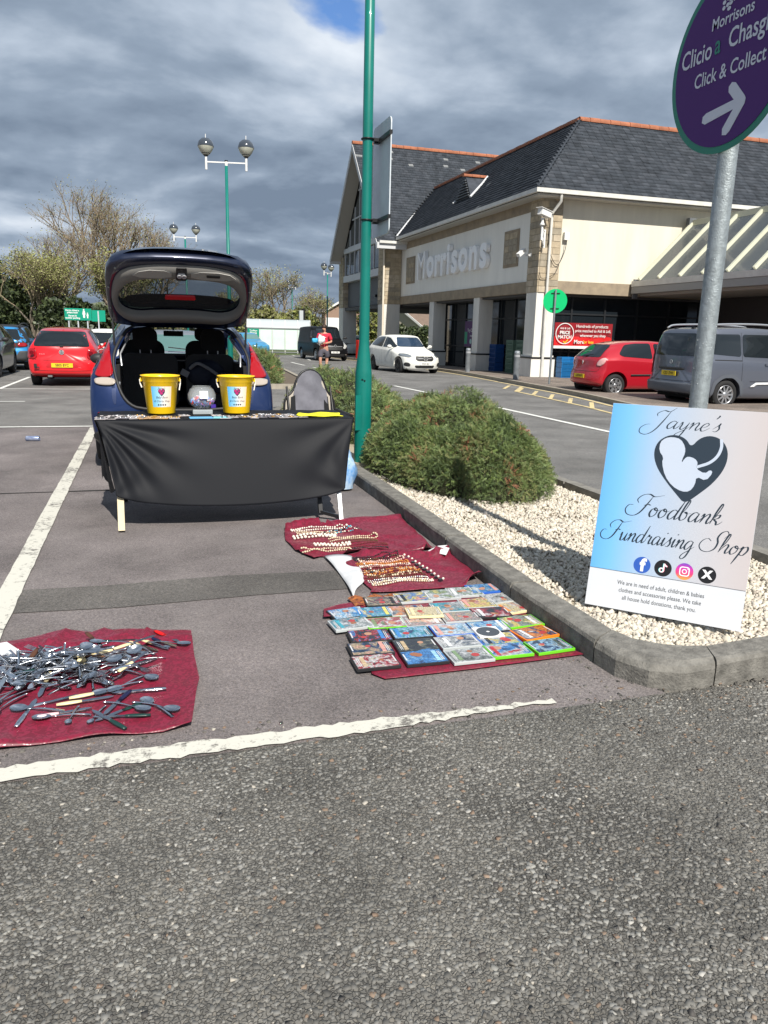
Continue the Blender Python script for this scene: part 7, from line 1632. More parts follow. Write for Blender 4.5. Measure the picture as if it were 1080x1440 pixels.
# ------------------------------------------------------------------ maroon cloths
def damask(name):
    m = mat(name, (.115, .006, .018), .32, spec=.6); t = m.node_tree; b = t.nodes['Principled BSDF']; b.inputs['Sheen Weight'].default_value = .12; b.inputs['Sheen Tint'].default_value = (1, .4, .5, 1)
    g = N('ShaderNodeTexCoord', t); n = N('ShaderNodeTexNoise', t); t.links.new(g.outputs['Object'], n.inputs['Vector']); n.inputs['Scale'].default_value = 48; n.inputs['Detail'].default_value = 2.5; n.inputs['Distortion'].default_value = 1.3
    r = N('ShaderNodeMapRange', t); t.links.new(n.outputs['Fac'], r.inputs[0]); r.inputs[1].default_value = .49; r.inputs[2].default_value = .53; r.inputs[3].default_value = .5; r.inputs[4].default_value = .30; t.links.new(r.outputs[0], b.inputs['Roughness'])
    mx = N('ShaderNodeMix', t, data_type='RGBA'); r2 = N('ShaderNodeMapRange', t); t.links.new(n.outputs['Fac'], r2.inputs[0]); r2.inputs[1].default_value = .49; r2.inputs[2].default_value = .53; t.links.new(r2.outputs[0], mx.inputs[0]); mx.inputs[6].default_value = (.13, .006, .020, 1); mx.inputs[7].default_value = (.20, .010, .032, 1); t.links.new(mx.outputs[2], b.inputs['Base Color'])
    n2 = N('ShaderNodeTexNoise', t); t.links.new(g.outputs['Object'], n2.inputs['Vector']); n2.inputs['Scale'].default_value = 9; n2.inputs['Detail'].default_value = 4
    bp = N('ShaderNodeBump', t); bp.inputs['Strength'].default_value = .5; bp.inputs['Distance'].default_value = .02; t.links.new(n2.outputs['Fac'], bp.inputs['Height']); t.links.new(bp.outputs[0], b.inputs['Normal']); return m
MAR = damask('cloth_maroon'); LIN = mat('cloth_lining', (.56, .57, .58), .85, var=.1, vscale=12)
def ground_cloth(name, label, outl, hfun, step=.028):
    cx_ = sum(p[0] for p in outl)/len(outl); cy_ = sum(p[1] for p in outl)/len(outl); t = thing(name, label, 'cloth', (cx_, cy_))
    P = densify(outl, step); vs, fs = poly_grid(P, step); b = B(); b.add([(v[0]-cx_, v[1]-cy_, max(.011, hfun(v[0], v[1])+.006)) for v in vs], [tuple(f) for f in fs], 0, True)
    o = b.obj('cloth', MAR, t); bm = bmesh.new(); bm.from_mesh(o.data); bmesh.ops.recalc_face_normals(bm, faces=bm.faces)
    if sum(f.normal.z for f in bm.faces) < 0: bmesh.ops.reverse_faces(bm, faces=bm.faces)
    bm.to_mesh(o.data); bm.free(); md = o.modifiers.new('s', 'SOLIDIFY'); md.thickness = .002; md.offset = -1; return t
def fold(x, y, x0, y0, x1, y1, w_, h_):
    dx, dy = x1-x0, y1-y0; l2 = dx*dx+dy*dy; t = max(0, min(1, ((x-x0)*dx+(y-y0)*dy)/l2)); d2 = (x-x0-dx*t)**2+(y-y0-dy*t)**2; return h_*math.exp(-d2/(w_*w_))
def h1(x, y): return .008+.007*sin(x*19+y*7)*sin(y*15)+fold(x, y, -.62, 3.5, .12, 3.42, .03, .022)+fold(x, y, -.42, 3.62, -.48, 3.42, .02, .03)+fold(x, y, -.05, 3.56, -.05, 3.42, .016, .028)+fold(x, y, -.25, 3.6, -.14, 3.45, .03, .026)+fold(x, y, -.9, 2.64, .1, 2.60, .012, .010)+fold(x, y, -.54, 2.62, -.42, 3.0, .010, .012)+fold(x, y, .13, 2.7, .145, 3.4, .014, .012)
h1_ = h1
cA = ground_cloth('red_cloth', 'maroon patterned cloth carrying the heap of cutlery, cut by the left edge', [(-1.05, 3.50), (-.68, 3.58), (-.59, 3.61), (-.43, 3.66), (-.3, 3.62), (-.18, 3.62), (-.03, 3.575), (.15, 3.52), (.146, 3.2), (.155, 3.0), (.125, 2.8), (.10, 2.60), (0, 2.585), (-.18, 2.60), (-.38, 2.605), (-.54, 2.60), (-1.1, 2.64)], h1)
t = thing('paper_sheet', 'pale corner of lining turned back over the cutlery cloth at the left edge', 'cloth', (-.68, 3.42)); b = B(); b.add([(-.25, .03, .03), (.03, .10, .035), (.11, -.02, .028), (.06, -.11, .02), (-.25, -.14, .03)], [(0, 1, 2, 3, 4)]); o = b.obj('lining', LIN, t); o.modifiers.new('s', 'SOLIDIFY').thickness = .002
def h2(x, y): return .009+.009*sin(x*15+y*9)*sin(y*12)+fold(x, y, 1.23, 5.40, 1.87, 5.5, .03, .03)+fold(x, y, .93, 5.35, 1.2, 5.47, .03, .045)+fold(x, y, 1.25, 5.4, 1.72, 4.56, .018, .022)+fold(x, y, 1.5, 5.0, 1.8, 4.9, .02, .018)+fold(x, y, .9, 4.74, 1.2, 4.58, .02, .018)+fold(x, y, 1.2, 4.58, 1.78, 4.55, .03, .035)
cB = ground_cloth('red_cloth', 'maroon cloth with pearl and bead necklaces nearest the table', [(.90, 5.26), (.94, 5.42), (1.03, 5.50), (1.17, 5.52), (1.23, 5.38), (1.30, 5.50), (1.39, 5.58), (1.6, 5.56), (1.86, 5.55), (1.83, 5.0), (1.80, 4.62), (1.70, 4.53), (1.45, 4.56), (1.17, 4.58), (1.02, 4.60), (.97, 4.56), (.89, 4.76), (.87, 5.05)], h2)
def h3(x, y): return .012+.007*sin(x*17+y*8)*sin(y*14)+fold(x, y, 1.3, 4.56, 1.75, 4.42, .03, .04)+fold(x, y, 1.75, 4.45, 1.9, 4.5, .025, .05)+fold(x, y, 1.75, 3.86, 1.92, 4.0, .03, .05)+fold(x, y, 1.9, 4.4, 1.9, 4.0, .02, .03)+fold(x, y, 1.4, 4.5, 1.8, 4.1, .02, .014)
cC = ground_cloth('red_cloth', 'maroon cloth with dark bead necklaces running to the kerb beside the DVD cases', [(1.12, 4.56), (1.3, 4.60), (1.58, 4.60), (1.73, 4.43), (1.86, 4.52), (1.885, 4.4), (1.87, 4.2), (1.845, 4.0), (1.84, 3.92), (1.68, 3.82), (1.3, 3.83), (1.14, 3.85), (1.10, 3.72), (.83, 3.66), (.80, 3.53), (1.0, 3.52), (1.08, 3.7), (1.16, 3.9), (1.13, 4.2)], h3)
cD = ground_cloth('red_cloth', 'maroon cloth lying under the rows of DVD cases', [(.87, 3.50), (1.84, 3.80), (1.845, 2.86), (1.86, 2.82), (1.3, 2.80), (.9, 2.80), (.86, 2.86), (.9, 3.1)], lambda x, y: .0, .06)
t = thing('cloth_lining', 'white turned-back lining of the necklace cloth beside the necklaces', 'cloth', (1.1, 4.2)); vs = []
for j in range(15):
    for i in range(7): v = j/14; u = i/6; xl = 1.04+(-.02)*v+.02*sin(v*3); xr = 1.21-.08*v**2; vs.append((xl+(xr-xl)*u*(1-.55*max(0, v-.8)/.2)-1.1, 4.58-.80*v-.03*u*(1-v)+.13*u*v-4.2, .02+.006*sin(u*pi)+.004*sin(v*9+u*3)))
b = B(); b.add(vs, [(j*7+i, (j+1)*7+i, (j+1)*7+i+1, j*7+i+1) for j in range(14) for i in range(6)], 0, True); o = b.obj('lining', LIN, t); o.modifiers.new('s', 'SOLIDIFY').thickness = .002
t = thing('cloth_lining', 'small white corner of lining turned up against the kerb above the bead necklaces', 'cloth', (1.8, 4.47)); b = B(); b.add([(-.10, -.02, .05), (0, -.09, .035), (.06, .0, .055), (.07, .05, .06), (-.02, .01, .07)], [(0, 1, 2, 3, 4)]); o = b.obj('lining', LIN, t); o.modifiers.new('s', 'SOLIDIFY').thickness = .002
# ------------------------------------------------------------------ necklaces
iv, if_ = ico()
def strand(label, x0, x1, y, sag, r0, m, seed, grp, zf, pitch=2.0, cat='necklace', mats=None, dbl=.05):
    """a necklace laid out as a long flat loop"""
    rg = np.random.default_rng(seed); n1 = 40; pts = []
    for i in range(n1+1): u = i/n1; pts.append((x0+(x1-x0)*u, y+dbl/2+sag*sin(pi*u)+.004*sin(u*13+seed)))
    for i in range(n1+1): u = 1-i/n1; pts.append((x0+(x1-x0)*u, y-dbl/2+sag*.6*sin(pi*u)+.004*sin(u*11+seed*2)))
    P = np.array(pts); d = np.r_[0, np.cumsum(np.hypot(*np.diff(P, axis=0).T))]; n = int(d[-1]/(r0*pitch)); q = np.linspace(0, d[-1], n); X = np.interp(q, d, P[:, 0]); Y = np.interp(q, d, P[:, 1])
    sz = r0*rg.uniform(.75, 1.15, n); Z = np.array([zf(a, c) for a, c in zip(X, Y)])+sz
    cx_, cy_ = float(X.mean()), float(Y.mean()); t = thing(name='necklace', label=label, cat=cat, loc=(cx_, cy_, .006), group=grp)
    R = rotmats(rg, n)*sz[:, None, None]; ms = mats or [m]; mi = rg.choice(len(ms), n)
    o = scatter('beads', iv, if_, R, np.stack([X-cx_, Y-cy_, Z], -1), mi, ms, t, kind='stuff', smooth=True)
    b = B(); b.tube([(P[i][0]-cx_, P[i][1]-cy_, zf(P[i][0], P[i][1])+.003) for i in range(0, len(P), 2)], .0012, 4, cap=False); b.obj('cord', TRIM, t)
PEARL = mat('bead_pearl', (.72, .66, .56), .25, coat=.5); IVO = mat('bead_ivory', (.62, .52, .36), .35); AMB = mat('bead_amber', (.55, .20, .03), .25, coat=.5); BKB = mat('bead_black', (.015, .015, .017), .25, coat=.5); RDB = mat('bead_red', (.16, .02, .02), .3, coat=.4); PNK = mat('bead_pink', (.62, .40, .33), .35); BRB = mat('bead_brown', (.12, .05, .02), .35, coat=.3); TUR = mat('bead_turquoise', (.05, .4, .5), .3)
gB = 'pearl and bead necklaces on the cloth nearest the table'; gC = 'bead necklaces on the cloth between the table and the DVD cases'
for (lab, x0, x1, y, sg, r, mm, ms) in (
 ('long cream pearl necklace at the far edge of its cloth', .95, 1.40, 5.24, .03, .0085, PEARL, None), ('thin cream necklace just below the farthest pearls', .97, 1.25, 5.14, .02, .006, IVO, None),
 ('thick double row white pearl necklace on the left of the cloth', .93, 1.22, 5.04, .01, .012, PEARL, None), ('bead necklace with a turquoise accent near the farthest pearls', 1.16, 1.44, 5.15, .02, .007, None, [BKB, TUR, PEARL]),
 ('long ivory necklace curving under the white pearls', 1.16, 1.50, 4.95, .03, .007, IVO, None), ('dark twisted necklace ending in a black clasp', 1.20, 1.48, 4.87, .01, .005, BRB, None), ('chunky white pearl necklace low on the left of the cloth', 1.03, 1.27, 4.82, .01, .0115, PEARL, None),
 ('long thin dark red necklace below the chunky pearls', 1.22, 1.52, 4.77, .01, .005, RDB, None), ('cream necklace lying along the near edge of the upper cloth', .92, 1.24, 4.70, .01, .0075, IVO, None), ('small black bead necklace near the fold of the cloths', 1.22, 1.5, 4.68, .01, .0055, BKB, None)):
    strand(lab, x0, x1, y, sg, r, mm, int(x0*100+y*1000) % 997, gB, h2, mats=ms, dbl=.045)
cs = [('black bead necklace, farthest on the lower cloth', [BKB]), ('dark brown bead necklace second from the fold', [BRB, BKB]), ('pink bead necklace on the lower cloth', [PNK]), ('orange amber bead necklace on the lower cloth', [AMB]), ('pale pink strand below the amber beads', [PNK, PEARL]), ('dark red bead necklace in the middle of the lower cloth', [RDB]), ('mixed gold and brown bead necklace', [AMB, BRB, IVO]), ('red and amber bead necklace', [RDB, AMB]), ('brown bead necklace with pale spacers', [BRB, IVO]), ('deep red strand near the DVD cases', [RDB, BRB]), ('pale silver chain necklace near the DVD cases', [PEARL, SILV]), ('white bead strand nearest the DVD cases', [PEARL, IVO])]
for i, (lab, ms) in enumerate(cs):
    y = 4.47-.046*i; strand(lab, 1.20+.015*(i % 3)-.004*i, 1.50+.012*i*.3+.01*(i % 2), y, .008, .0052+.001*(i % 3), None, 50+i, gC, h3, mats=ms, dbl=.026)
# black and white clasps along the right ends
for i in range(11):
    t = thing('clasp', 'small black clasp with a white bead at the right end of the dark necklaces', 'clasp', (1.53+.006*i, 4.46-.052*i, .02), rnd.uniform(-.5, .5), group='clasps at the ends of the necklaces'); b = B(); b.box((0, 0, .006), (.022, .02, .01)); b.obj('clasp_body', BKB, t); b = B(); b.sphere((.012, -.01, .014), .008, 8, 6); b.obj('clasp_bead', PEARL, t)
for i in range(6):
    t = thing('clasp', 'small dark ring clasp at the left ends of the bead necklaces', 'clasp', (1.21+.006*i, 4.42-.05*i, .02), 0, group='ring clasps at the left ends'); b = B(); b.tube([(.012*cos(a), .01*sin(a), .006) for a in np.linspace(0, 2*pi, 13)], .003, 5, cap=False); b.obj('ring', BKB, t); b = B(); b.sphere((.012, 0, .012), .006, 7, 5); b.obj('bead', PEARL, t)
t = thing('leopard_scarf', 'orange and brown patterned fabric showing between the necklaces and the DVD cases', 'scarf', (1.13, 3.70)); vs = []
for j in range(6):
    for i in range(14): vs.append((-.14+.27*i/13, -.07+.15*j/5+.01*sin(i), .022+.006*sin(i*1.3+j)))
b = B(); b.add(vs, [(j*14+i, j*14+i+1, (j+1)*14+i+1, (j+1)*14+i) for j in range(5) for i in range(13)], 0, True); b.obj('fabric', mat('leopard', (.5, .16, .04), .5, col2=(.06, .02, .015), vscale=45, detail=2), t)
# ------------------------------------------------------------------ DVD and game cases
def cover_mat(seed, cols):
    rg = random.Random(seed); m = bpy.data.materials.new('cover_print'); m.use_nodes = True; t = m.node_tree; b = t.nodes['Principled BSDF']; b.inputs['Roughness'].default_value = .22; b.inputs['Coat Weight'].default_value = .6; b.inputs['Coat Roughness'].default_value = .12
    g = N('ShaderNodeTexCoord', t); mp = N('ShaderNodeMapping', t); t.links.new(g.outputs['Object'], mp.inputs[0]); mp.inputs['Location'].default_value = (rg.uniform(0, 9), rg.uniform(0, 9), 0); mp.inputs['Scale'].default_value = (rg.uniform(.7, 1.6), rg.uniform(.7, 1.6), 1); mp.inputs['Rotation'].default_value = (0, 0, rg.uniform(0, 3))
    n = N('ShaderNodeTexNoise', t); t.links.new(mp.outputs[0], n.inputs['Vector']); n.inputs['Scale'].default_value = rg.uniform(9, 15); n.inputs['Detail'].default_value = rg.uniform(2, 4); n.inputs['Distortion'].default_value = rg.uniform(.2, 1.6)
    r = N('ShaderNodeValToRGB', t); e = r.color_ramp.elements; k = len(cols)
    ps = [.32+.36*i/(k-1) for i in range(k)]
    e[0].position = ps[0]; e[0].color = (*cols[0], 1); e[1].position = ps[-1]; e[1].color = (*cols[-1], 1)
    for p, c in list(zip(ps, cols))[1:-1]: a = e.new(p); a.color = (*c, 1)
    t.links.new(n.outputs['Fac'], r.inputs[0])
    f = N('ShaderNodeTexNoise', t); t.links.new(mp.outputs[0], f.inputs['Vector']); f.inputs['Scale'].default_value = 75; f.inputs['Detail'].default_value = 7; f.inputs['Roughness'].default_value = .7
    q = N('ShaderNodeMapRange', t); t.links.new(f.outputs['Fac'], q.inputs[0]); q.inputs[1].default_value = .36; q.inputs[2].default_value = .62; q.inputs[3].default_value = .22; q.inputs[4].default_value = .95
    v = N('ShaderNodeVectorMath', t, operation='SCALE'); t.links.new(r.outputs[0], v.inputs[0]); t.links.new(q.outputs[0], v.inputs['Scale']); t.links.new(v.outputs[0], b.inputs['Base Color']); return m
C_ = dict(nv=(.02, .05, .16), bl=(.06, .25, .6), sk=(.35, .6, .8), wh=(.72, .73, .74), bk=(.02, .02, .025), or_=(.75, .26, .05), rd=(.5, .03, .04), gr=(.2, .3, .16), gy=(.32, .34, .34), tn=(.55, .42, .26), ye=(.8, .65, .15), pk=(.7, .35, .3), tq=(.05, .35, .45), dg=(.08, .10, .08), cr=(.8, .68, .42), pu=(.25, .1, .3))
CB = {'black': mat('case_black', (.02, .021, .023), .35), 'green': mat('case_green', (.14, .55, .02), .3, coat=.4), 'clear': mat('case_clear', (.45, .48, .48), .2, coat=.4), 'orange': mat('case_orange', (.85, .22, .02), .35), 'blue': mat('case_blue', (.03, .12, .5), .3, coat=.4), 'cream': mat('case_cream', (.75, .62, .36), .5), 'white': mat('case_white', (.7, .7, .7), .4)}
def dvd(label, x, y, rz, case, cols, seed, z=.008, tilt=0, w_=.190, d_=.134, h_=.014, extra=None, cat='dvd case', frame=.006):
    t = thing('dvd_case', label, cat, (x, y, z), radians(rz)); t.rotation_euler = (radians(tilt), 0, radians(rz))
    b = B(); b.box((0, 0, h_/2), (w_, d_, h_)); bevelled(b.obj('case', CB[case], t), .0018, 2)
    cols = [C_[c] for c in cols]
    b = B(); lip = .012 if frame > 0 else 0; b.box((.0, -lip*.0, h_+.0004), (w_-2*frame, d_-2*frame, .0008)); cv = b.obj('cover', cover_mat(seed, cols), t)
    rg = random.Random(seed)
    if extra is None: extra = rg.choice(['title', 'title', 'spine', 'fig'])
    A = mat('print_%s' % cols[-1][0].__repr__()[:4], cols[-1], .25); Bm = mat('print_b%s' % cols[0][0].__repr__()[:4], cols[0], .25)
    if extra in ('title', 'spine', 'fig'):
        # the print: picture figures, a title line, small print, all turned as the case lies
        sg = rg.choice([-1, 1]); z = h_+.0009; W2, D2 = w_-2*frame, d_-2*frame; P3 = lambda L_: [(sg*x_*W2, y_*D2) for x_, y_ in (L_ if sg > 0 else L_[::-1])]
        for k in range(rg.choice([1, 2, 2, 3])):
            cx_, cy_, q = rg.uniform(-.1, .12), rg.uniform(-.28, .28), rg.uniform(.13, .3); mm = mat('print_ink_%s' % (rg.choice('abcdef')), rg.choice([(.45, .24, .15), (.03, .03, .04), (.5, .5, .5), (.30, .12, .06), (.05, .12, .25), (.4, .05, .05)]), .25)
            b = B(); b.prism(chaikin(P3([(cx_-q*1.5, cy_-q*1.2), (cx_-q*.2, cy_-q*1.1), (cx_+q*.15, cy_-q*.35), (cx_+q*.15, cy_+q*.35), (cx_-q*.2, cy_+q*1.1), (cx_-q*1.5, cy_+q*1.3)]), 1), .0003, z=z+.0001*k); b.obj('print_figure', cover_mat(seed+40+k, cols[::-1]), cv)
            b = B(); b.prism(P3([(cx_+q*.42+q*.38*cos(a), cy_+q*.5*sin(a)) for a in np.linspace(0, 2*pi, 11)[:-1]]), .0003, z=z+.00035+.0001*k); b.obj('print_figure', mm, cv)
        b = B(); yy = -.4; tx_ = rg.choice([-.30, .36])
        while yy < .36: l = rg.uniform(.05, .13); b.prism(P3([(tx_-.05, yy), (tx_+.05, yy), (tx_+.05, yy+l), (tx_-.05, yy+l)]), .0003, z=z+.0009); yy += l+.025
        b.obj('print_block', A if extra != 'fig' else Bm, cv)
        b = B()
        for q in (-.40, -.44): b.prism(P3([(q, -.38), (q+.018, -.38), (q+.018, rg.uniform(.1, .4)), (q, .35)]), .0003, z=z+.0009)
        b.prism(P3([(.455, -.2), (.49, -.2), (.49, .3), (.455, .3)]), .0003, z=z+.0009); b.obj('print_strip', mat('print_white', (.6, .6, .6), .3), cv)
    if extra == 'disc':
        b = B(); b.box((0, 0, h_+.004), (.125, .125, .004)); s_ = b.obj('sleeve', CB['white'], t); b = B(); b.ring([(.056*cos(a), .056*sin(a)) for a in np.linspace(0, 2*pi, 41)[:-1]], [(.009*cos(a), .009*sin(a)) for a in np.linspace(0, 2*pi, 41)[:-1]], .0012, z=h_+.0062); b.obj('disc', mat('disc_grey', (.14, .15, .16), .15, .7, coat=.3), t)
    return t
D_ = [
 ('black case with orange and white cover, front left corner of the rows', .90, 2.945, -1, 'black', ('bk', 'rd', 'wh', 'tn'), 1), ('black case with a vivid blue cover, second in the front row', 1.122, 2.935, -2, 'black', ('nv', 'bl', 'bl', 'sk'), 2), ('clear case with a grey-green cover, middle of the front row', 1.325, 2.905, 0, 'clear', ('dg', 'gy', 'wh', 'gr'), 3), ('bright green case with blue, white and red cover in the front row', 1.523, 2.915, -1, 'green', ('nv', 'bl', 'wh', 'rd'), 4), ('bright green case at the front right corner beside the kerb', 1.735, 2.92, 4, 'green', ('dg', 'nv', 'sk', 'gy'), 5),
 ('black case with brown and cream cover, left end of the second row', .918, 3.085, -3, 'black', ('bk', 'nv', 'tn', 'pk'), 6), ('black case with a dark cover and pale animal shape, second row', 1.13, 3.07, -3, 'black', ('bk', 'bk', 'dg', 'tn'), 7), ('clear case with pale violet and white cover, second row', 1.335, 3.06, -1, 'clear', ('nv', 'gy', 'wh', 'wh'), 8), ('blue case with blue cover below the loose disc', 1.533, 3.045, -1, 'blue', ('nv', 'bl', 'ye', 'sk'), 9), ('bright orange case with a blue and white figure, beside the kerb', 1.742, 3.075, 10, 'orange', ('or_', 'or_', 'nv', 'wh'), 10),
 ('black case with red and blue swirl cover, left end of the third row', .955, 3.228, -4, 'black', ('nv', 'bk', 'rd', 'bl'), 11), ('dark blue cover case, second in the third row', 1.157, 3.215, -3, 'black', ('nv', 'tq', 'sk', 'bl'), 12), ('blue case with striped blue, white and pink cover, third row', 1.362, 3.205, -2, 'blue', ('nv', 'sk', 'wh', 'pk'), 13), ('case with pale blue rings on its cover, behind the loose disc', 1.555, 3.20, -2, 'black', ('nv', 'bl', 'sk', 'wh'), 14), ('dark green edged case with olive and cream cover beside the kerb', 1.745, 3.225, 3, 'green', ('gr', 'gy', 'ye', 'wh'), 15),
 ('clear case with grey print at the left edge of the fourth row', .905, 3.395, 5, 'clear', ('gy', 'wh', 'gy', 'tq'), 16), ('white cover case with green base and red print, fourth row', 1.075, 3.37, -3, 'green', ('wh', 'wh', 'rd', 'gr'), 17), ('pink and grey cover case below the yellow book', 1.265, 3.35, -4, 'clear', ('pk', 'gy', 'pk', 'wh'), 18), ('brown and grey cover case right of the yellow book', 1.47, 3.355, -4, 'clear', ('gy', 'tn', 'gy', 'pk'), 19), ('black and dark red cover case in the fourth row', 1.65, 3.375, -4, 'black', ('bk', 'bk', 'rd', 'wh'), 20), ('cream booklet with an orange-brown creature, near the kerb', 1.80, 3.42, 8, 'cream', ('cr', 'cr', 'wh', 'or_'), 21),
 ('black case with a blue and white winter cover, far left, tilted', .93, 3.54, 8, 'black', ('bl', 'sk', 'wh', 'bl'), 22), ('black case with sky blue cover right of the tilted winter case', 1.07, 3.52, -4, 'black', ('sk', 'tq', 'bl', 'ye'), 23), ('clear case with colourful crowded cover left of the yellow book', 1.235, 3.50, -4, 'clear', ('pk', 'or_', 'gy', 'nv'), 24), ('case with a bright teal shape on its cover in the fifth row', 1.47, 3.50, -4, 'clear', ('wh', 'gy', 'tq', 'tq'), 25), ('pale red and yellow striped cover case, fifth row', 1.64, 3.52, -4, 'clear', ('pk', 'pk', 'ye', 'gy'), 26), ('grey and black photo cover case near the kerb', 1.80, 3.57, 2, 'clear', ('bk', 'gy', 'wh', 'gy'), 27),
 ('dark case beside the patterned scarf in the far row', 1.15, 3.665, -6, 'black', ('bk', 'tn', 'bk', 'rd'), 28), ('case with blue and yellow cartoon cover in the far row', 1.33, 3.69, -3, 'clear', ('nv', 'ye', 'bl', 'pk'), 29), ('case with yellow blocks on its cover in the far row', 1.50, 3.70, -4, 'clear', ('ye', 'gr', 'wh', 'gy'), 30), ('case with grey lettered cover in the far row', 1.645, 3.71, -4, 'clear', ('gy', 'wh', 'gr', 'wh'), 31), ('bright blue case with pink shape, far right against the kerb', 1.775, 3.735, -2, 'blue', ('bl', 'bl', 'sk', 'pk'), 32)]
for i, (lab, x, y, rz, case, cols, sd_) in enumerate(D_): dvd(lab, x, y, rz, case, cols, sd_*17+3, z=.013+.0006*(i % 4), w_=.196 if i < 21 else .19, d_=.139, tilt=rnd.uniform(-.5, .5))
dvd('yellow cream book with a dark giraffe shape lying on top of the cases', 1.30, 3.425, -8, 'cream', ('cr', 'cr', 'cr', 'ye'), 700, z=.032, w_=.18, d_=.13, h_=.012, extra='fig', cat='book')
t = dvd('white square sleeve with a grey disc on top of the blue case', 1.515, 3.118, -3, 'white', ('wh', 'wh', 'gy', 'wh'), 701, z=.026, w_=.128, d_=.126, h_=.003, extra='disc', cat='disc sleeve', frame=.004)
# ------------------------------------------------------------------ cutlery
CUT = mat('cutlery_steel', (.62, .64, .67), .18, 1, var=.3, vscale=9); CUT2 = mat('cutlery_dull', (.45, .46, .49), .35, 1, var=.25, vscale=9)
def handle_mesh(L0, L1, w0, w1, th=.0022, bow=.006, n=7):
    vs = []; 
    for i in range(n):
        u = i/(n-1); y = L0+(L1-L0)*u; w_ = w0+(w1-w0)*u**1.5; z = bow*sin(pi*u)
        vs += [(-w_/2, y, z), (0, y, z+th), (w_/2, y, z), (0, y, z-th*.5)]
    fs = [(i*4+k, i*4+(k+1) % 4, (i+1)*4+(k+1) % 4, (i+1)*4+k) for i in range(n-1) for k in range(4)]+[(0, 1, 2, 3), tuple(range((n-1)*4, n*4))[::-1]]
    return vs, fs
def spoon_mesh(bw=.047, bl_=.067):
    b = B(); v, f = handle_mesh(-.11, .03, .016, .006); b.add(v, f, 0, True); vs = []; nr, na = 5, 18
    for r in range(nr+1):
        for a in range(na):
            q = r/nr; an = 2*pi*a/na; x = q*bw/2*sin(an)*(1+.12*cos(an)); y = .028+bl_/2+q*bl_/2*cos(an)*1.0; z = -.009*(1-q*q)+.004; vs.append((x, y, z))
    b.add(vs, [(r*na+a, r*na+(a+1) % na, (r+1)*na+(a+1) % na, (r+1)*na+a) for r in range(nr) for a in range(na)], 0, True); b.add([(x, y, z-.0012) for x, y, z in vs], [(r*na+a, (r+1)*na+a, (r+1)*na+(a+1) % na, r*na+(a+1) % na) for r in range(nr) for a in range(na)], 0, True); return b.mesh('spoon')
def fork_mesh():
    b = B(); v, f = handle_mesh(-.11, .03, .016, .006); b.add(v, f, 0, True)
    b.add([(-.004, .025, 0), (.004, .025, 0), (.012, .05, -.003), (-.012, .05, -.003), (-.004, .025, .002), (.004, .025, .002), (.012, .05, -.001), (-.012, .05, -.001)], [(0, 1, 2, 3), (4, 5, 6, 7), (0, 1, 5, 4), (1, 2, 6, 5), (3, 0, 4, 7)])
    for k in range(4):
        x = -.0098+.0065*k; b.add([(x-.0018, .05, -.003), (x+.0018, .05, -.003), (x+.001, .095, .006), (x-.001, .095, .006), (x-.0018, .05, -.001), (x+.0018, .05, -.001), (x+.001, .095, .0075), (x-.001, .095, .0075)], [(0, 1, 2, 3), (4, 5, 6, 7), (0, 1, 5, 4), (1, 2, 6, 5), (2, 3, 7, 6), (3, 0, 4, 7)])
    return b.mesh('fork')
def knife_blade(L=.115):
    b = B(); P = [(-.006, 0), (-.009, L*.3), (-.010, L*.8), (-.004, L), (.002, L*.98), (.008, L*.8), (.008, 0)]; b.prism(P, .0014, z=-.0007); return b.mesh('blade')
def knife_handle(L=.09):
    b = B(); vs = []
    for i in range(6):
        u = i/5; w_ = .008+.003*sin(pi*u); y = -L*u
        for a in range(8): vs.append((w_*cos(a*pi/4), y, w_*.5*sin(a*pi/4)))
    b.add(vs, [(i*8+a, i*8+(a+1) % 8, (i+1)*8+(a+1) % 8, (i+1)*8+a) for i in range(5) for a in range(8)]+[tuple(range(8)), tuple(range(40, 48))], 0, True); return b.mesh('handle')
MESH = {'spoon': spoon_mesh(), 'tea': spoon_mesh(.031, .045), 'fork': fork_mesh(), 'blade': knife_blade(), 'kh': knife_handle()}
for k_, me in MESH.items(): me.materials.append(CUT if k_ != 'fork' else CUT2)
HND = {'cream': mat('handle_cream', (.72, .60, .34), .35), 'pink': mat('handle_pink', (.75, .5, .52), .35), 'green': mat('handle_green', (.01, .04, .035), .3), 'navy': mat('handle_navy', (.01, .012, .05), .3), 'red': mat('handle_red', (.7, .01, .01), .3), 'steel': CUT, 'brown': mat('handle_brown', (.10, .04, .02), .5)}
HM_ = {}
for k_, m in HND.items(): me = knife_handle(); me.materials.append(m); HM_[k_] = me
def piece(kind, x, y, z, rz, rx=0, ry=0, flip=False, label=None, hc=None, grp=None):
    if kind in ('spoon', 'tea', 'fork'):
        nm = 'fork' if kind == 'fork' else 'spoon'; o = bpy.data.objects.new(nm, MESH[kind]); COL.objects.link(o); tag(o, label, nm, grp)
        if kind == 'tea': o.scale = (.8, .78, .9)
    else:
        o = bpy.data.objects.new('knife', None); COL.objects.link(o); o.empty_display_size = .05; tag(o, label, 'knife', grp)
        link('blade', MESH['blade'], None, o); link('handle', HM_[hc or 'steel'], None, o)
    o.location = (x, y, z+.012); o.rotation_euler = (rx+(pi if flip else 0), ry, rz); return o
rp = random.Random(21)
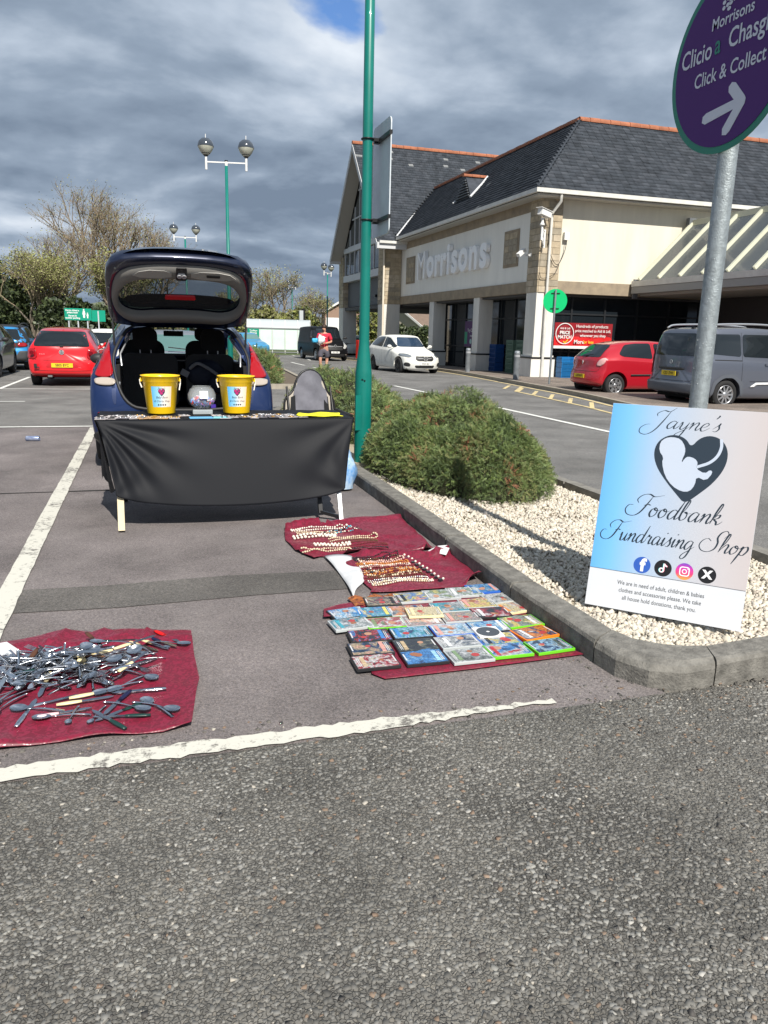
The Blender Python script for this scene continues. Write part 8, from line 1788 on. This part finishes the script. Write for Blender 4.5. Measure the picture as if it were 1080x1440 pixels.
for i in range(158):
    for _ in range(50):
        u, v = rp.gauss(0, .43), rp.gauss(0, .45)
        if u*u+v*v < 1: break
    x = -.40+u*.33; y = 3.19+v*.21; r_ = sqrt(u*u+v*v); zt = .012+(.075*(1-r_)**1.1)*rp.uniform(.2, 1)+.006
    k_ = rp.choices(['spoon', 'tea', 'fork', 'knife'], [4.5, 2, 4, 2.6])[0]
    rz = rp.gauss(1.5, .75)*(-1 if rp.random() < .5 else 1) if rp.random() < .75 else rp.uniform(0, 6.3)
    nm = 'fork' if k_ == 'fork' else ('knife' if k_ == 'knife' else 'spoon'); hc = rp.choices(['steel', 'cream', 'brown', 'navy', 'green'], [9, 1.2, .6, .5, .5])[0]
    lab = {'fork': 'steel fork lying in the big heap of cutlery on the maroon cloth', 'spoon': 'steel spoon lying in the big heap of cutlery on the maroon cloth', 'knife': 'table knife lying in the big heap of cutlery on the maroon cloth'}[nm]
    piece(k_, x, y, zt, rz, rp.gauss(0, .12), rp.gauss(0, .3), rp.random() < .35, lab, hc, {'knife': 'knives'}.get(nm, nm+'s')+' in the cutlery heap')
gS = None
LOOSE = [('spoon', (-.03, 3.27), (-.13, 3.43), 'big steel spoon at the top right, pointing away left of the coloured handles', None), ('knife', (-.05, 3.33), (-.11, 3.40), 'cream handled knife in the small cluster at the top right', 'cream'), ('knife', (.0, 3.33), (-.06, 3.41), 'second cream handled knife in the top right cluster', 'cream'), ('knife', (.04, 3.34), (-.03, 3.43), 'navy handled knife in the top right cluster', 'navy'), ('knife', (.06, 3.41), (.0, 3.51), 'bright red handled knife at the top right', 'red'), ('spoon', (.0, 3.38), (.10, 3.34), 'steel spoon at the right end of the top cluster', None), ('tea', (-.03, 3.37), (.04, 3.30), 'small spoon below the top right cluster', None),
 ('spoon', (-.16, 3.12), (.0, 2.97), 'steel spoon lying alone right of the heap', None), ('spoon', (.03, 2.68), (-.07, 2.84), 'big steel spoon bowl up at the lower right', None), ('spoon', (-.08, 2.80), (.05, 2.71), 'steel spoon at the far lower right of the cloth', None), ('knife', (-.16, 2.905), (.02, 2.90), 'plain flat knife lying straight right of the heap', 'steel'), ('spoon', (-.20, 2.83), (-.04, 2.72), 'steel spoon pointing right beside the dark green handles', None),
 ('knife', (-.20, 2.72), (-.08, 2.80), 'dark green handled knife fanned out upward', 'green'), ('knife', (-.20, 2.72), (-.06, 2.70), 'dark green handled knife pointing right', 'green'), ('knife', (-.22, 2.74), (-.14, 2.63), 'dark green handled knife pointing towards us', 'green'), ('knife', (-.19, 2.76), (-.12, 2.90), 'navy handled knife crossing the green ones', 'navy'), ('tea', (-.21, 2.80), (-.26, 2.67), 'steel spoon lying below the green handled knives', None),
 ('tea', (-.30, 2.83), (-.335, 2.67), 'small teaspoon pointing towards us below the heap', None), ('knife', (-.20, 2.87), (-.38, 2.86), 'cream handled knife below the heap, nearer one', 'cream'), ('knife', (-.16, 2.93), (-.34, 2.90), 'cream handled knife below the heap, farther one', 'cream'), ('knife', (-.30, 2.80), (-.43, 2.79), 'pink handled knife below the heap', 'pink'), ('spoon', (-.30, 2.76), (-.42, 2.77), 'steel spoon lying under the pink handled knife', None), ('knife', (-.46, 2.90), (-.50, 2.72), 'knife with a broad blade at the lower left', 'steel'), ('spoon', (-.38, 2.81), (-.52, 2.86), 'steel spoon left of the pink handled knife', None), ('knife', (-.33, 2.92), (-.5, 2.87), 'long flat knife lying under the heap at left', 'steel'),
 ('spoon', (-.10, 2.98), (-.24, 2.92), 'steel spoon pair under the right of the heap, left one', None), ('spoon', (-.08, 3.02), (-.18, 2.93), 'steel spoon pair under the right of the heap, right one', None), ('spoon', (-.50, 2.98), (-.62, 2.80), 'large steel spoon at the lower left edge of the picture', None), ('spoon', (-.52, 3.0), (-.60, 2.93), 'second spoon at the left edge above the large one', None), ('fork', (-.60, 2.93), (-.50, 3.09), 'steel fork lying left of the heap pointing into it', None), ('knife', (-.05, 3.18), (-.17, 3.0), 'cream handled knife sticking out right of the heap', 'cream'), ('knife', (.0, 3.1), (-.22, 3.02), 'long steel knife sticking out right of the heap', 'steel'), ('knife', (-.02, 3.2), (-.2, 3.1), 'steel knife pointing right above the cream handle', 'steel'), ('knife', (-.14, 3.34), (-.26, 3.36), 'green handled knife at the top of the heap', 'green'), ('knife', (-.06, 3.33), (-.16, 3.27), 'brown cream handled knife at the top right of the heap', 'cream'), ('spoon', (-.14, 3.3), (-.26, 3.34), 'spoon bowl glinting at the top of the heap', None), ('knife', (-.24, 3.3), (-.32, 3.5), 'brown handled knife poking out at the top of the heap', 'brown')]
for i, (k_, p, q, lab, hc) in enumerate(LOOSE):
    # p: handle end or blade end, q: bowl end for spoons; for knives q is the handle end
    dx, dy = (q[0]-p[0], q[1]-p[1]); a = atan2(dy, dx)-pi/2
    if k_ == 'knife': a += pi
    mx_, my_ = (p[0]+q[0])/2, (p[1]+q[1])/2
    z = .012+.0022*(i % 4)+(.04 if 'heap' in lab and ('top' in lab or 'sticking' in lab) else 0)
    piece(k_, mx_, my_, z, a, .02, rnd.uniform(-.1, .1), False, lab, hc)
# ================================================================== the leaning poster board
bd = thing('poster_board', 'fundraising shop poster board leaning against the galvanised post on the gravel', 'board', (0, 0, 0), ground=False)
e_ = Vector((.7053, -.7089, 0)); aw = Vector((.7089, .7053, 0)); ln = radians(14.3); upv = aw*sin(ln)+Vector((0, 0, cos(ln))); nv = e_.cross(upv)   # nv points to the viewer side or away
if nv.dot(aw) > 0: nv = -nv
bd.matrix_world = Matrix(((e_.x, upv.x, nv.x, 2.144), (e_.y, upv.y, nv.y, 3.285), (e_.z, upv.z, nv.z, .066), (0, 0, 0, 1)))
if e_.cross(upv).dot(nv) < 0: raise Exception('handed')
BW, BH = .745, 1.06
b = B(); b.box((BW/2, BH/2, -.003), (BW, BH, .005)); b.obj('board', mat('board_white', (.60, .62, .66), .45), bd)
b = B(); vb = .197; b.prism([(.0012, vb), (BW-.0012, vb), (BW-.0012, BH-.0012), (.0012, BH-.0012)], .0005, z=.0000); b.obj('print', GPOST, bd)
INK = mat('ink_slate', (.022, .035, .052), .4)
b = B(); b.prism([(.0012, vb-.0015), (BW-.0012, vb-.0015), (BW-.0012, vb), (.0012, vb)], .0005, z=.0005); b.obj('rule_line', INK, bd)
def uvm(u, v):
    l = .071*v; r = .746-.015*v; return ((u-l)/(r-l)*BW, v*1.016)
def flatp(poly, name, m, z, par=None, curve=1):
    P = [uvm(*p) for p in poly]; P = chaikin(P, curve) if curve else P
    b = B(); b.prism(P, .0004, z=z); return b.obj(name, m, par or bd)
vs, fs = poly_grid(densify(chaikin([uvm(*p) for p in HEART], 2), .02), .03)
b = B(); b.add([(v[0], v[1], .0010) for v in vs], [tuple(f) for f in fs]); b.obj('heart', INK, bd)
BABY = [(.346, .893), (.382, .886), (.404, .85), (.407, .818), (.397, .785), (.397, .769), (.407, .791), (.421, .804), (.451, .796), (.466, .776), (.459, .748), (.499, .726), (.521, .749), (.533, .735), (.508, .692), (.466, .709), (.464, .667), (.444, .632), (.409, .628), (.366, .65), (.33, .696), (.311, .76), (.316, .788), (.294, .818), (.295, .862), (.316, .885)]
vs, fs = poly_grid(densify(chaikin([uvm(*p) for p in BABY], 1), .02), .03)
PALE = mat('print_pale', (.47, .53, .63), .4)
b = B(); b.add([(v[0], v[1], .0016) for v in vs], [tuple(f) for f in fs]); b.obj('baby_figure', PALE, bd)
def ribbon(pts, wfun, z, name, m, par=None, n=7):
    P = crom([Vector((*p, 0)) for p in pts], n); b = B(); vs = []
    for i, p in enumerate(P):
        t = (P[min(i+1, len(P)-1)]-P[max(0, i-1)]); t = t.normalized() if t.length > 1e-9 else Vector((1, 0, 0)); w_ = wfun(i/(len(P)-1), t); nn = Vector((-t.y, t.x, 0))*w_/2; vs += [(p.x+nn.x, p.y+nn.y, z), (p.x-nn.x, p.y-nn.y, z)]
    return vs, [(2*i, 2*i+1, 2*i+3, 2*i+2) for i in range(len(P)-1)]
vs, fs = ribbon([uvm(*p) for p in [(.462, .755), (.512, .781), (.542, .816), (.554, .859), (.55, .90)]], lambda t, d: .014, .0016, '', None)
b = B(); b.add(vs, fs); b.obj('cord', PALE, bd)
A_ = [(.95, .8), (.7, 1.0), (.35, .9), (.1, .45), (.2, .05), (.5, .0), (.85, .45), (1.0, .95)]
LP = [(.0, .4), (.35, 1.2), (.45, 2.0), (.28, 2.15), (.14, 1.4)]
GLY = {'a': ([A_, [(1.0, .95), (.88, .35), (.98, .02), (1.2, .12), (1.45, .5)]], 1.32), 'y': ([[(.05, .55), (.2, .95), (.3, .6), (.28, .15), (.5, -.02), (.8, .3), (.98, .95)], [(.98, .95), (.9, .0), (.75, -.8), (.4, -1.15), (.1, -1.0), (.2, -.6), (.8, -.1), (1.3, .45)]], 1.2),
 'n': ([[(.0, .6), (.2, .98), (.25, .6), (.15, 0)], [(.15, .05), (.35, .6), (.7, 1.0), (.88, .8), (.8, .3), (.9, .0), (1.1, .1), (1.3, .45)]], 1.22), 'e': ([[(.1, .35), (.5, .5), (.75, .8), (.55, 1.02), (.22, .8), (.1, .35), (.3, -.02), (.65, .05), (1.05, .45)]], .95), 's': ([[(.0, .3), (.35, .75), (.5, 1.1), (.5, .75), (.65, .35), (.45, .0), (.1, .05)]], .85),
 'o': ([[(.5, 1.0), (.15, .75), (.08, .3), (.35, -.02), (.75, .25), (.8, .75), (.5, 1.0), (.45, .8), (.8, .7), (1.15, .85)]], 1.08), 'd': ([A_, [(1.2, 2.1), (1.0, 1.0), (.9, .35), (.98, .02), (1.2, .12), (1.45, .45)]], 1.32), 'b': ([LP+[(.12, .3), (.4, 0), (.78, .3), (.7, .85), (.45, .9), (.75, .75), (1.15, .85)]], 1.08),
 'k': ([LP+[(.05, 0)], [(.1, .4), (.4, .95), (.7, 1.0), (.65, .7), (.3, .5), (.6, .3), (.75, .0), (1.0, .1), (1.25, .4)]], 1.1), 'u': ([[(.05, .6), (.2, .95), (.25, .5), (.3, .05), (.6, .05), (.9, .6), (.98, .95)], [(.98, .95), (.88, .3), (.98, .02), (1.2, .12), (1.4, .45)]], 1.3), 'r': ([[(.0, .4), (.3, 1.05), (.4, .85), (.7, .85), (.62, .35), (.7, .02), (.95, .12), (1.15, .45)]], 1.02),
 'i': ([[(.0, .5), (.22, .95), (.18, .3), (.28, .02), (.5, .12), (.7, .45)], [(.34, 1.45), (.37, 1.52), (.42, 1.48)]], .62), 'g': ([A_, [(1.0, .95), (.95, 0), (.8, -.8), (.45, -1.15), (.12, -1.0), (.25, -.6), (.85, -.1), (1.4, .4)]], 1.3), 'h': ([LP+[(.05, 0)], [(.08, .1), (.35, .7), (.65, 1.0), (.85, .8), (.78, .3), (.88, .0), (1.1, .1), (1.3, .45)]], 1.22),
 'p': ([[(.0, .6), (.22, 1.0), (.15, .2), (-.1, -1.1)], [(.1, .3), (.35, .85), (.7, 1.0), (.9, .6), (.65, .05), (.3, .05), (.15, .3)]], 1.1), "'": ([[(.3, 2.1), (.36, 1.95), (.2, 1.6)]], .45), ' ': ([], .8),
 'J': ([[(.4, 1.5), (.25, 1.9), (.8, 2.3), (1.5, 2.2), (2.0, 2.75)], [(1.6, 2.3), (1.35, 1.0), (.9, -.4), (.2, -1.0), (-.6, -.8), (-.8, -.2), (-.4, .3), (.1, .4)]], 2.0), 'F': ([[(.2, 1.3), (-.1, 1.7), (.3, 2.2), (1.0, 2.35), (1.7, 2.15), (2.7, 2.4)], [(1.5, 2.15), (1.2, 1.2), (.8, .3), (.2, -.1), (-.6, .0), (-1.0, .5), (-.8, 1.0), (-.3, 1.05)], [(.9, 1.1), (1.3, 1.25), (1.7, 1.2)]], 1.9),
 'S': ([[(1.9, 1.6), (2.15, 2.1), (1.8, 2.45), (1.3, 2.2), (1.15, 1.6), (1.45, 1.0), (1.4, .3), (.8, -.1), (.0, .0), (-.5, .5), (-.4, 1.1), (.1, 1.4), (.6, 1.15)]], 2.0)}
def script(word, u0, u1, v, xh, th=.075):
    b = B(); x = 0; ext = [9, -9]; strokes = []
    for c in word:
        st, adv = GLY[c]
        for s in st:
            q = [(x+p[0]+.42*p[1], p[1]) for p in s]; strokes.append(q)
            for p in q: ext = [min(ext[0], p[0]), max(ext[1], p[0])]
        x += adv
    k = (u1-u0)/(ext[1]-ext[0])
    for q in strokes:
        P = [uvm(u0+(p[0]-ext[0])*k, v+p[1]*xh) for p in q]
        vs, fs = ribbon(P, lambda t, d: xh*(.05+.17*abs(d.y*.9-d.x*.25)*(1 if d.y < 0 else .45))*min(1, 4*t+.35, 4*(1-t)+.35), .0008, '', None)
        b.add(vs, fs)
    o = b.obj('lettering', INK, bd); return o
script("Jayne's", .20, .54, .934, .038); script('Foodbank', .165, .60, .487, .047); script('Fundraising', .055, .495, .350, .043); script('Shop', .515, .722, .357, .043)
def icon(u, col, kind):
    cx_, cy_ = uvm(u, .241); c = B(); c.cyl((cx_, cy_, .0006), .0415, .0005, 40); o = c.obj('icon', col, bd); W__ = mat('icon_white', (.8, .8, .82), .4)
    z = .0013
    if kind == 'f': text('f', .088, 'icon_mark', W__, o, (cx_+.002, cy_-.002, z), bold=.0035)
    elif kind == 'x': text('X', .055, 'icon_mark', W__, o, (cx_, cy_, z), bold=.003)
    elif kind == 'n':
        for dx, mm in ((-.002, mat('icon_cyan', (.05, .6, .6), .4)), (.002, mat('icon_pink', (.7, .05, .15), .4)), (0, W__)):
            b = B(); zz = z+(.0004 if dx == 0 else (.0002 if dx > 0 else 0))
            b.ring([(cx_-.006+dx+.0125*cos(a), cy_-.010+.0125*sin(a)) for a in np.linspace(0, 2*pi, 25)[:-1]], [(cx_-.006+dx+.0065*cos(a), cy_-.010+.0065*sin(a)) for a in np.linspace(0, 2*pi, 25)[:-1]], .0002, z=zz)
            b.prism([(cx_+.0005+dx, cy_-.010), (cx_+.0065+dx, cy_-.010), (cx_+.0065+dx, cy_+.024), (cx_+.0005+dx, cy_+.024)], .0002, z=zz+.00005); b.prism([(cx_+.0065+dx, cy_+.024), (cx_+.0065+dx, cy_+.015), (cx_+.012+dx, cy_+.009), (cx_+.019+dx, cy_+.008), (cx_+.019+dx, cy_+.013), (cx_+.012+dx, cy_+.018)], .0002, z=zz+.00009); b.obj('icon_mark', mm, o)
    else:
        b = B(); b.ring(rounded(.048, .048, .014, 5, cx_, cy_), rounded(.038, .038, .010, 5, cx_, cy_), .0003, z=z); b.ring([(cx_+.012*cos(a), cy_+.012*sin(a)) for a in np.linspace(0, 2*pi, 25)[:-1]], [(cx_+.0078*cos(a), cy_+.0078*sin(a)) for a in np.linspace(0, 2*pi, 25)[:-1]], .0003, z=z); b.cyl((cx_+.0145, cy_+.0145, z), .0028, .0003, 10); b.obj('icon_mark', W__, o)
icon(.267, mat('icon_blue', (.03, .10, .42), .4), 'f'); icon(.366, mat('icon_black', (.012, .012, .014), .4), 'n'); icon(.465, gradmat('icon_sunset', [(0, (.85, .35, .05)), (.35, (.75, .06, .15)), (.7, (.5, .04, .35)), (1, (.15, .06, .45))], 1), 'i'); icon(.567, mat('icon_black', (.012, .012, .014), .4), 'x')
for s_, v_ in (('We are in need of adult, children & babies', .137), ('clothes and accessories please. We take', .100), ('all house hold donations, thank you.', .063)):
    u_, vv = uvm(.362, v_); text(s_, .0305, 'lettering', mat('ink_grey', (.08, .085, .09), .5), bd, (u_, vv, .0006), sx=.80)
# ================================================================== the walking person
def skin(name, verts, edges, radii, m, parent, root=0, sub=2):
    me = bpy.data.meshes.new('s'); me.from_pydata(verts, edges, []); o = bpy.data.objects.new('s', me); COL.objects.link(o)
    md = o.modifiers.new('k', 'SKIN'); md.use_smooth_shade = True
    for i, sv in enumerate(me.skin_vertices[0].data): sv.radius = radii[i] if isinstance(radii[i], tuple) else (radii[i], radii[i]); sv.use_root = (i == root)
    s = o.modifiers.new('s', 'SUBSURF'); s.levels = sub; s.render_levels = sub
    dg = bpy.context.evaluated_depsgraph_get(); dg.update(); m2 = bpy.data.meshes.new_from_object(o.evaluated_get(dg)); bpy.data.objects.remove(o)
    m2.polygons.foreach_set('use_smooth', [True]*len(m2.polygons)); return link(name, m2, m, parent)
def person(x, y, rz):
    t = thing('person', 'person in red polo shirt, grey shorts and dark boots walking with bags held to chest', 'person', (x, y), rz)
    SK = mat('skin', (.50, .26, .18), .55); SH = mat('polo_red', (.55, .02, .05), .75); SHO = mat('shorts_grey', (.085, .08, .10), .8); BT = mat('boots_dark', (.035, .04, .03), .5); HR = mat('hair_brown', (.035, .018, .012), .6)
    # local: faces -Y (towards us); z up; 1.84 m tall
    V = [(0, 0, .98), (0, .0, 1.12), (0, .01, 1.30), (0, .02, 1.46), (0, .01, 1.55), (0, -.01, 1.63), (0, -.01, 1.74),
         (-.10, 0, .92), (-.13, -.06, .52), (-.12, .02, .12), (-.12, -.10, .05), (.10, 0, .92), (.10, .10, .52), (.09, .0, .14), (.09, -.13, .05),
         (-.20, .01, 1.46), (-.27, .03, 1.20), (-.14, -.20, 1.12), (.20, .01, 1.46), (.28, .04, 1.20), (.08, -.20, 1.14)]
    E_ = [(0, 1), (1, 2), (2, 3), (3, 4), (4, 5), (5, 6), (0, 7), (7, 8), (8, 9), (9, 10), (0, 11), (11, 12), (12, 13), (13, 14), (3, 15), (15, 16), (16, 17), (3, 18), (18, 19), (19, 20)]
    R_ = [(.15, .11), (.135, .10), (.155, .11), (.12, .09), .055, (.075, .09), (.07, .085), .095, .062, .045, .04, .095, .062, .045, .04, .065, .045, .033, .065, .045, .033]
    body = skin('body', V, E_, R_, SK, t)
    skin('shirt', [(0, 0, .97), (0, .0, 1.12), (0, .01, 1.30), (0, .02, 1.45), (0, .01, 1.51), (-.20, .01, 1.455), (-.265, .03, 1.25), (.20, .01, 1.455), (.275, .035, 1.25)], [(0, 1), (1, 2), (2, 3), (3, 4), (3, 5), (5, 6), (3, 7), (7, 8)], [(.185, .14), (.16, .125), (.175, .13), (.14, .105), (.075, .075), .082, .072, .082, .072], SH, t)
    skin('shorts', [(0, 0, 1.0), (0, 0, .92), (-.105, -.01, .84), (-.135, -.05, .60), (.105, .02, .84), (.11, .09, .60)], [(0, 1), (1, 2), (2, 3), (1, 4), (4, 5)], [(.165, .125), (.17, .13), .125, .105, .125, .105], SHO, t)
    for k_, pts in ((-1, [(-.13, -.01, .40), (-.125, .01, .22), (-.12, .0, .08), (-.12, -.10, .05), (-.12, -.17, .04)]), (1, [(.098, .075, .40), (.092, .03, .22), (.09, .0, .09), (.09, -.11, .05), (.09, -.18, .04)])):
        skin('boot', pts, [(0, 1), (1, 2), (2, 3), (3, 4)], [.078, .066, .062, .05, .042], BT, t)
    b = B(); b.sphere((0, .012, 1.745), .108, 16, 12, sc=(.92, 1.0, 1.05), z0=-.15); b.sphere((.03, .11, 1.68), .05, 10, 8, sc=(.9, .8, 1.5)); b.obj('hair', HR, t)
    b = B(); b.sphere((-.02, -.085, 1.615), .05, 12, 8, sc=(1.0, .6, .9)); b.obj('beard', HR, t)
    b = B(); b.sphere((-.03, -.095, 1.675), .014, 8, 6, sc=(.8, 1.3, 1.6)); b.obj('nose', SK, t)
    b = B()
    for q in (-.055, .015): b.sphere((q, -.088, 1.70), .010, 8, 6)
    b.obj('eyes', HR, t)
    for sx_, tip, ang in ((-1, (-.14, -.20, 1.12), 1), (1, (.08, -.20, 1.14), -1)):
        tx, ty, tz = tip; Vh = [tip, (tx+ang*.04, ty-.03, tz)]; Eh = [(0, 1)]; Rh = [.034, (.038, .02)]
        for k_ in range(4): i = len(Vh); Vh += [(tx+ang*(.08+.004*k_), ty-.05, tz+.03-.02*k_), (tx+ang*(.115-.006*abs(k_-1.4)), ty-.035, tz+.028-.02*k_)]; Eh += [(1, i), (i, i+1)]; Rh += [.0095, .008]
        i = len(Vh); Vh += [(tx+ang*.05, ty-.06, tz+.05)]; Eh += [(1, i)]; Rh += [.0095]
        skin('hand', Vh, Eh, Rh, SK, body, sub=1)
    b = B(); b.box((.07, -.125, 1.36), (.06, .006, .02)); b.obj('shirt_badge', WHT, t)
    return t
pe = person(6.50, 28.9, radians(-22)); pe.scale = (1.0, 1.0, 1.0)
def bagblob(label, m, x, y, z, s, seed):
    t = thing('shopping_bag', label, 'bag', (6.50, 28.9), radians(-22)); rg = random.Random(seed)
    bm = bmesh.new(); bmesh.ops.create_icosphere(bm, subdivisions=3, radius=1)
    for v in bm.verts:
        n_ = .82+.13*sin(v.co.x*5+seed)+.12*sin(v.co.y*7+v.co.z*6+seed)+rg.uniform(-.03, .03); v.co = Vector((v.co.x*s[0], v.co.y*s[1], v.co.z*s[2]))*n_+Vector((x, y, z))
    me = bpy.data.meshes.new('bag'); bm.to_mesh(me); bm.free(); me.polygons.foreach_set('use_smooth', [True]*len(me.polygons)); link('bag', me, m, t)
bagblob('white carrier bag clutched to the walking person chest', mat('bag_white', (.68, .68, .70), .5), -.08, -.24, 1.28, (.17, .13, .19), 3)
bagblob('light blue package held by the walking person beside the white bag', mat('pack_blue', (.06, .42, .70), .45), -.30, -.24, 1.24, (.14, .11, .11), 5)
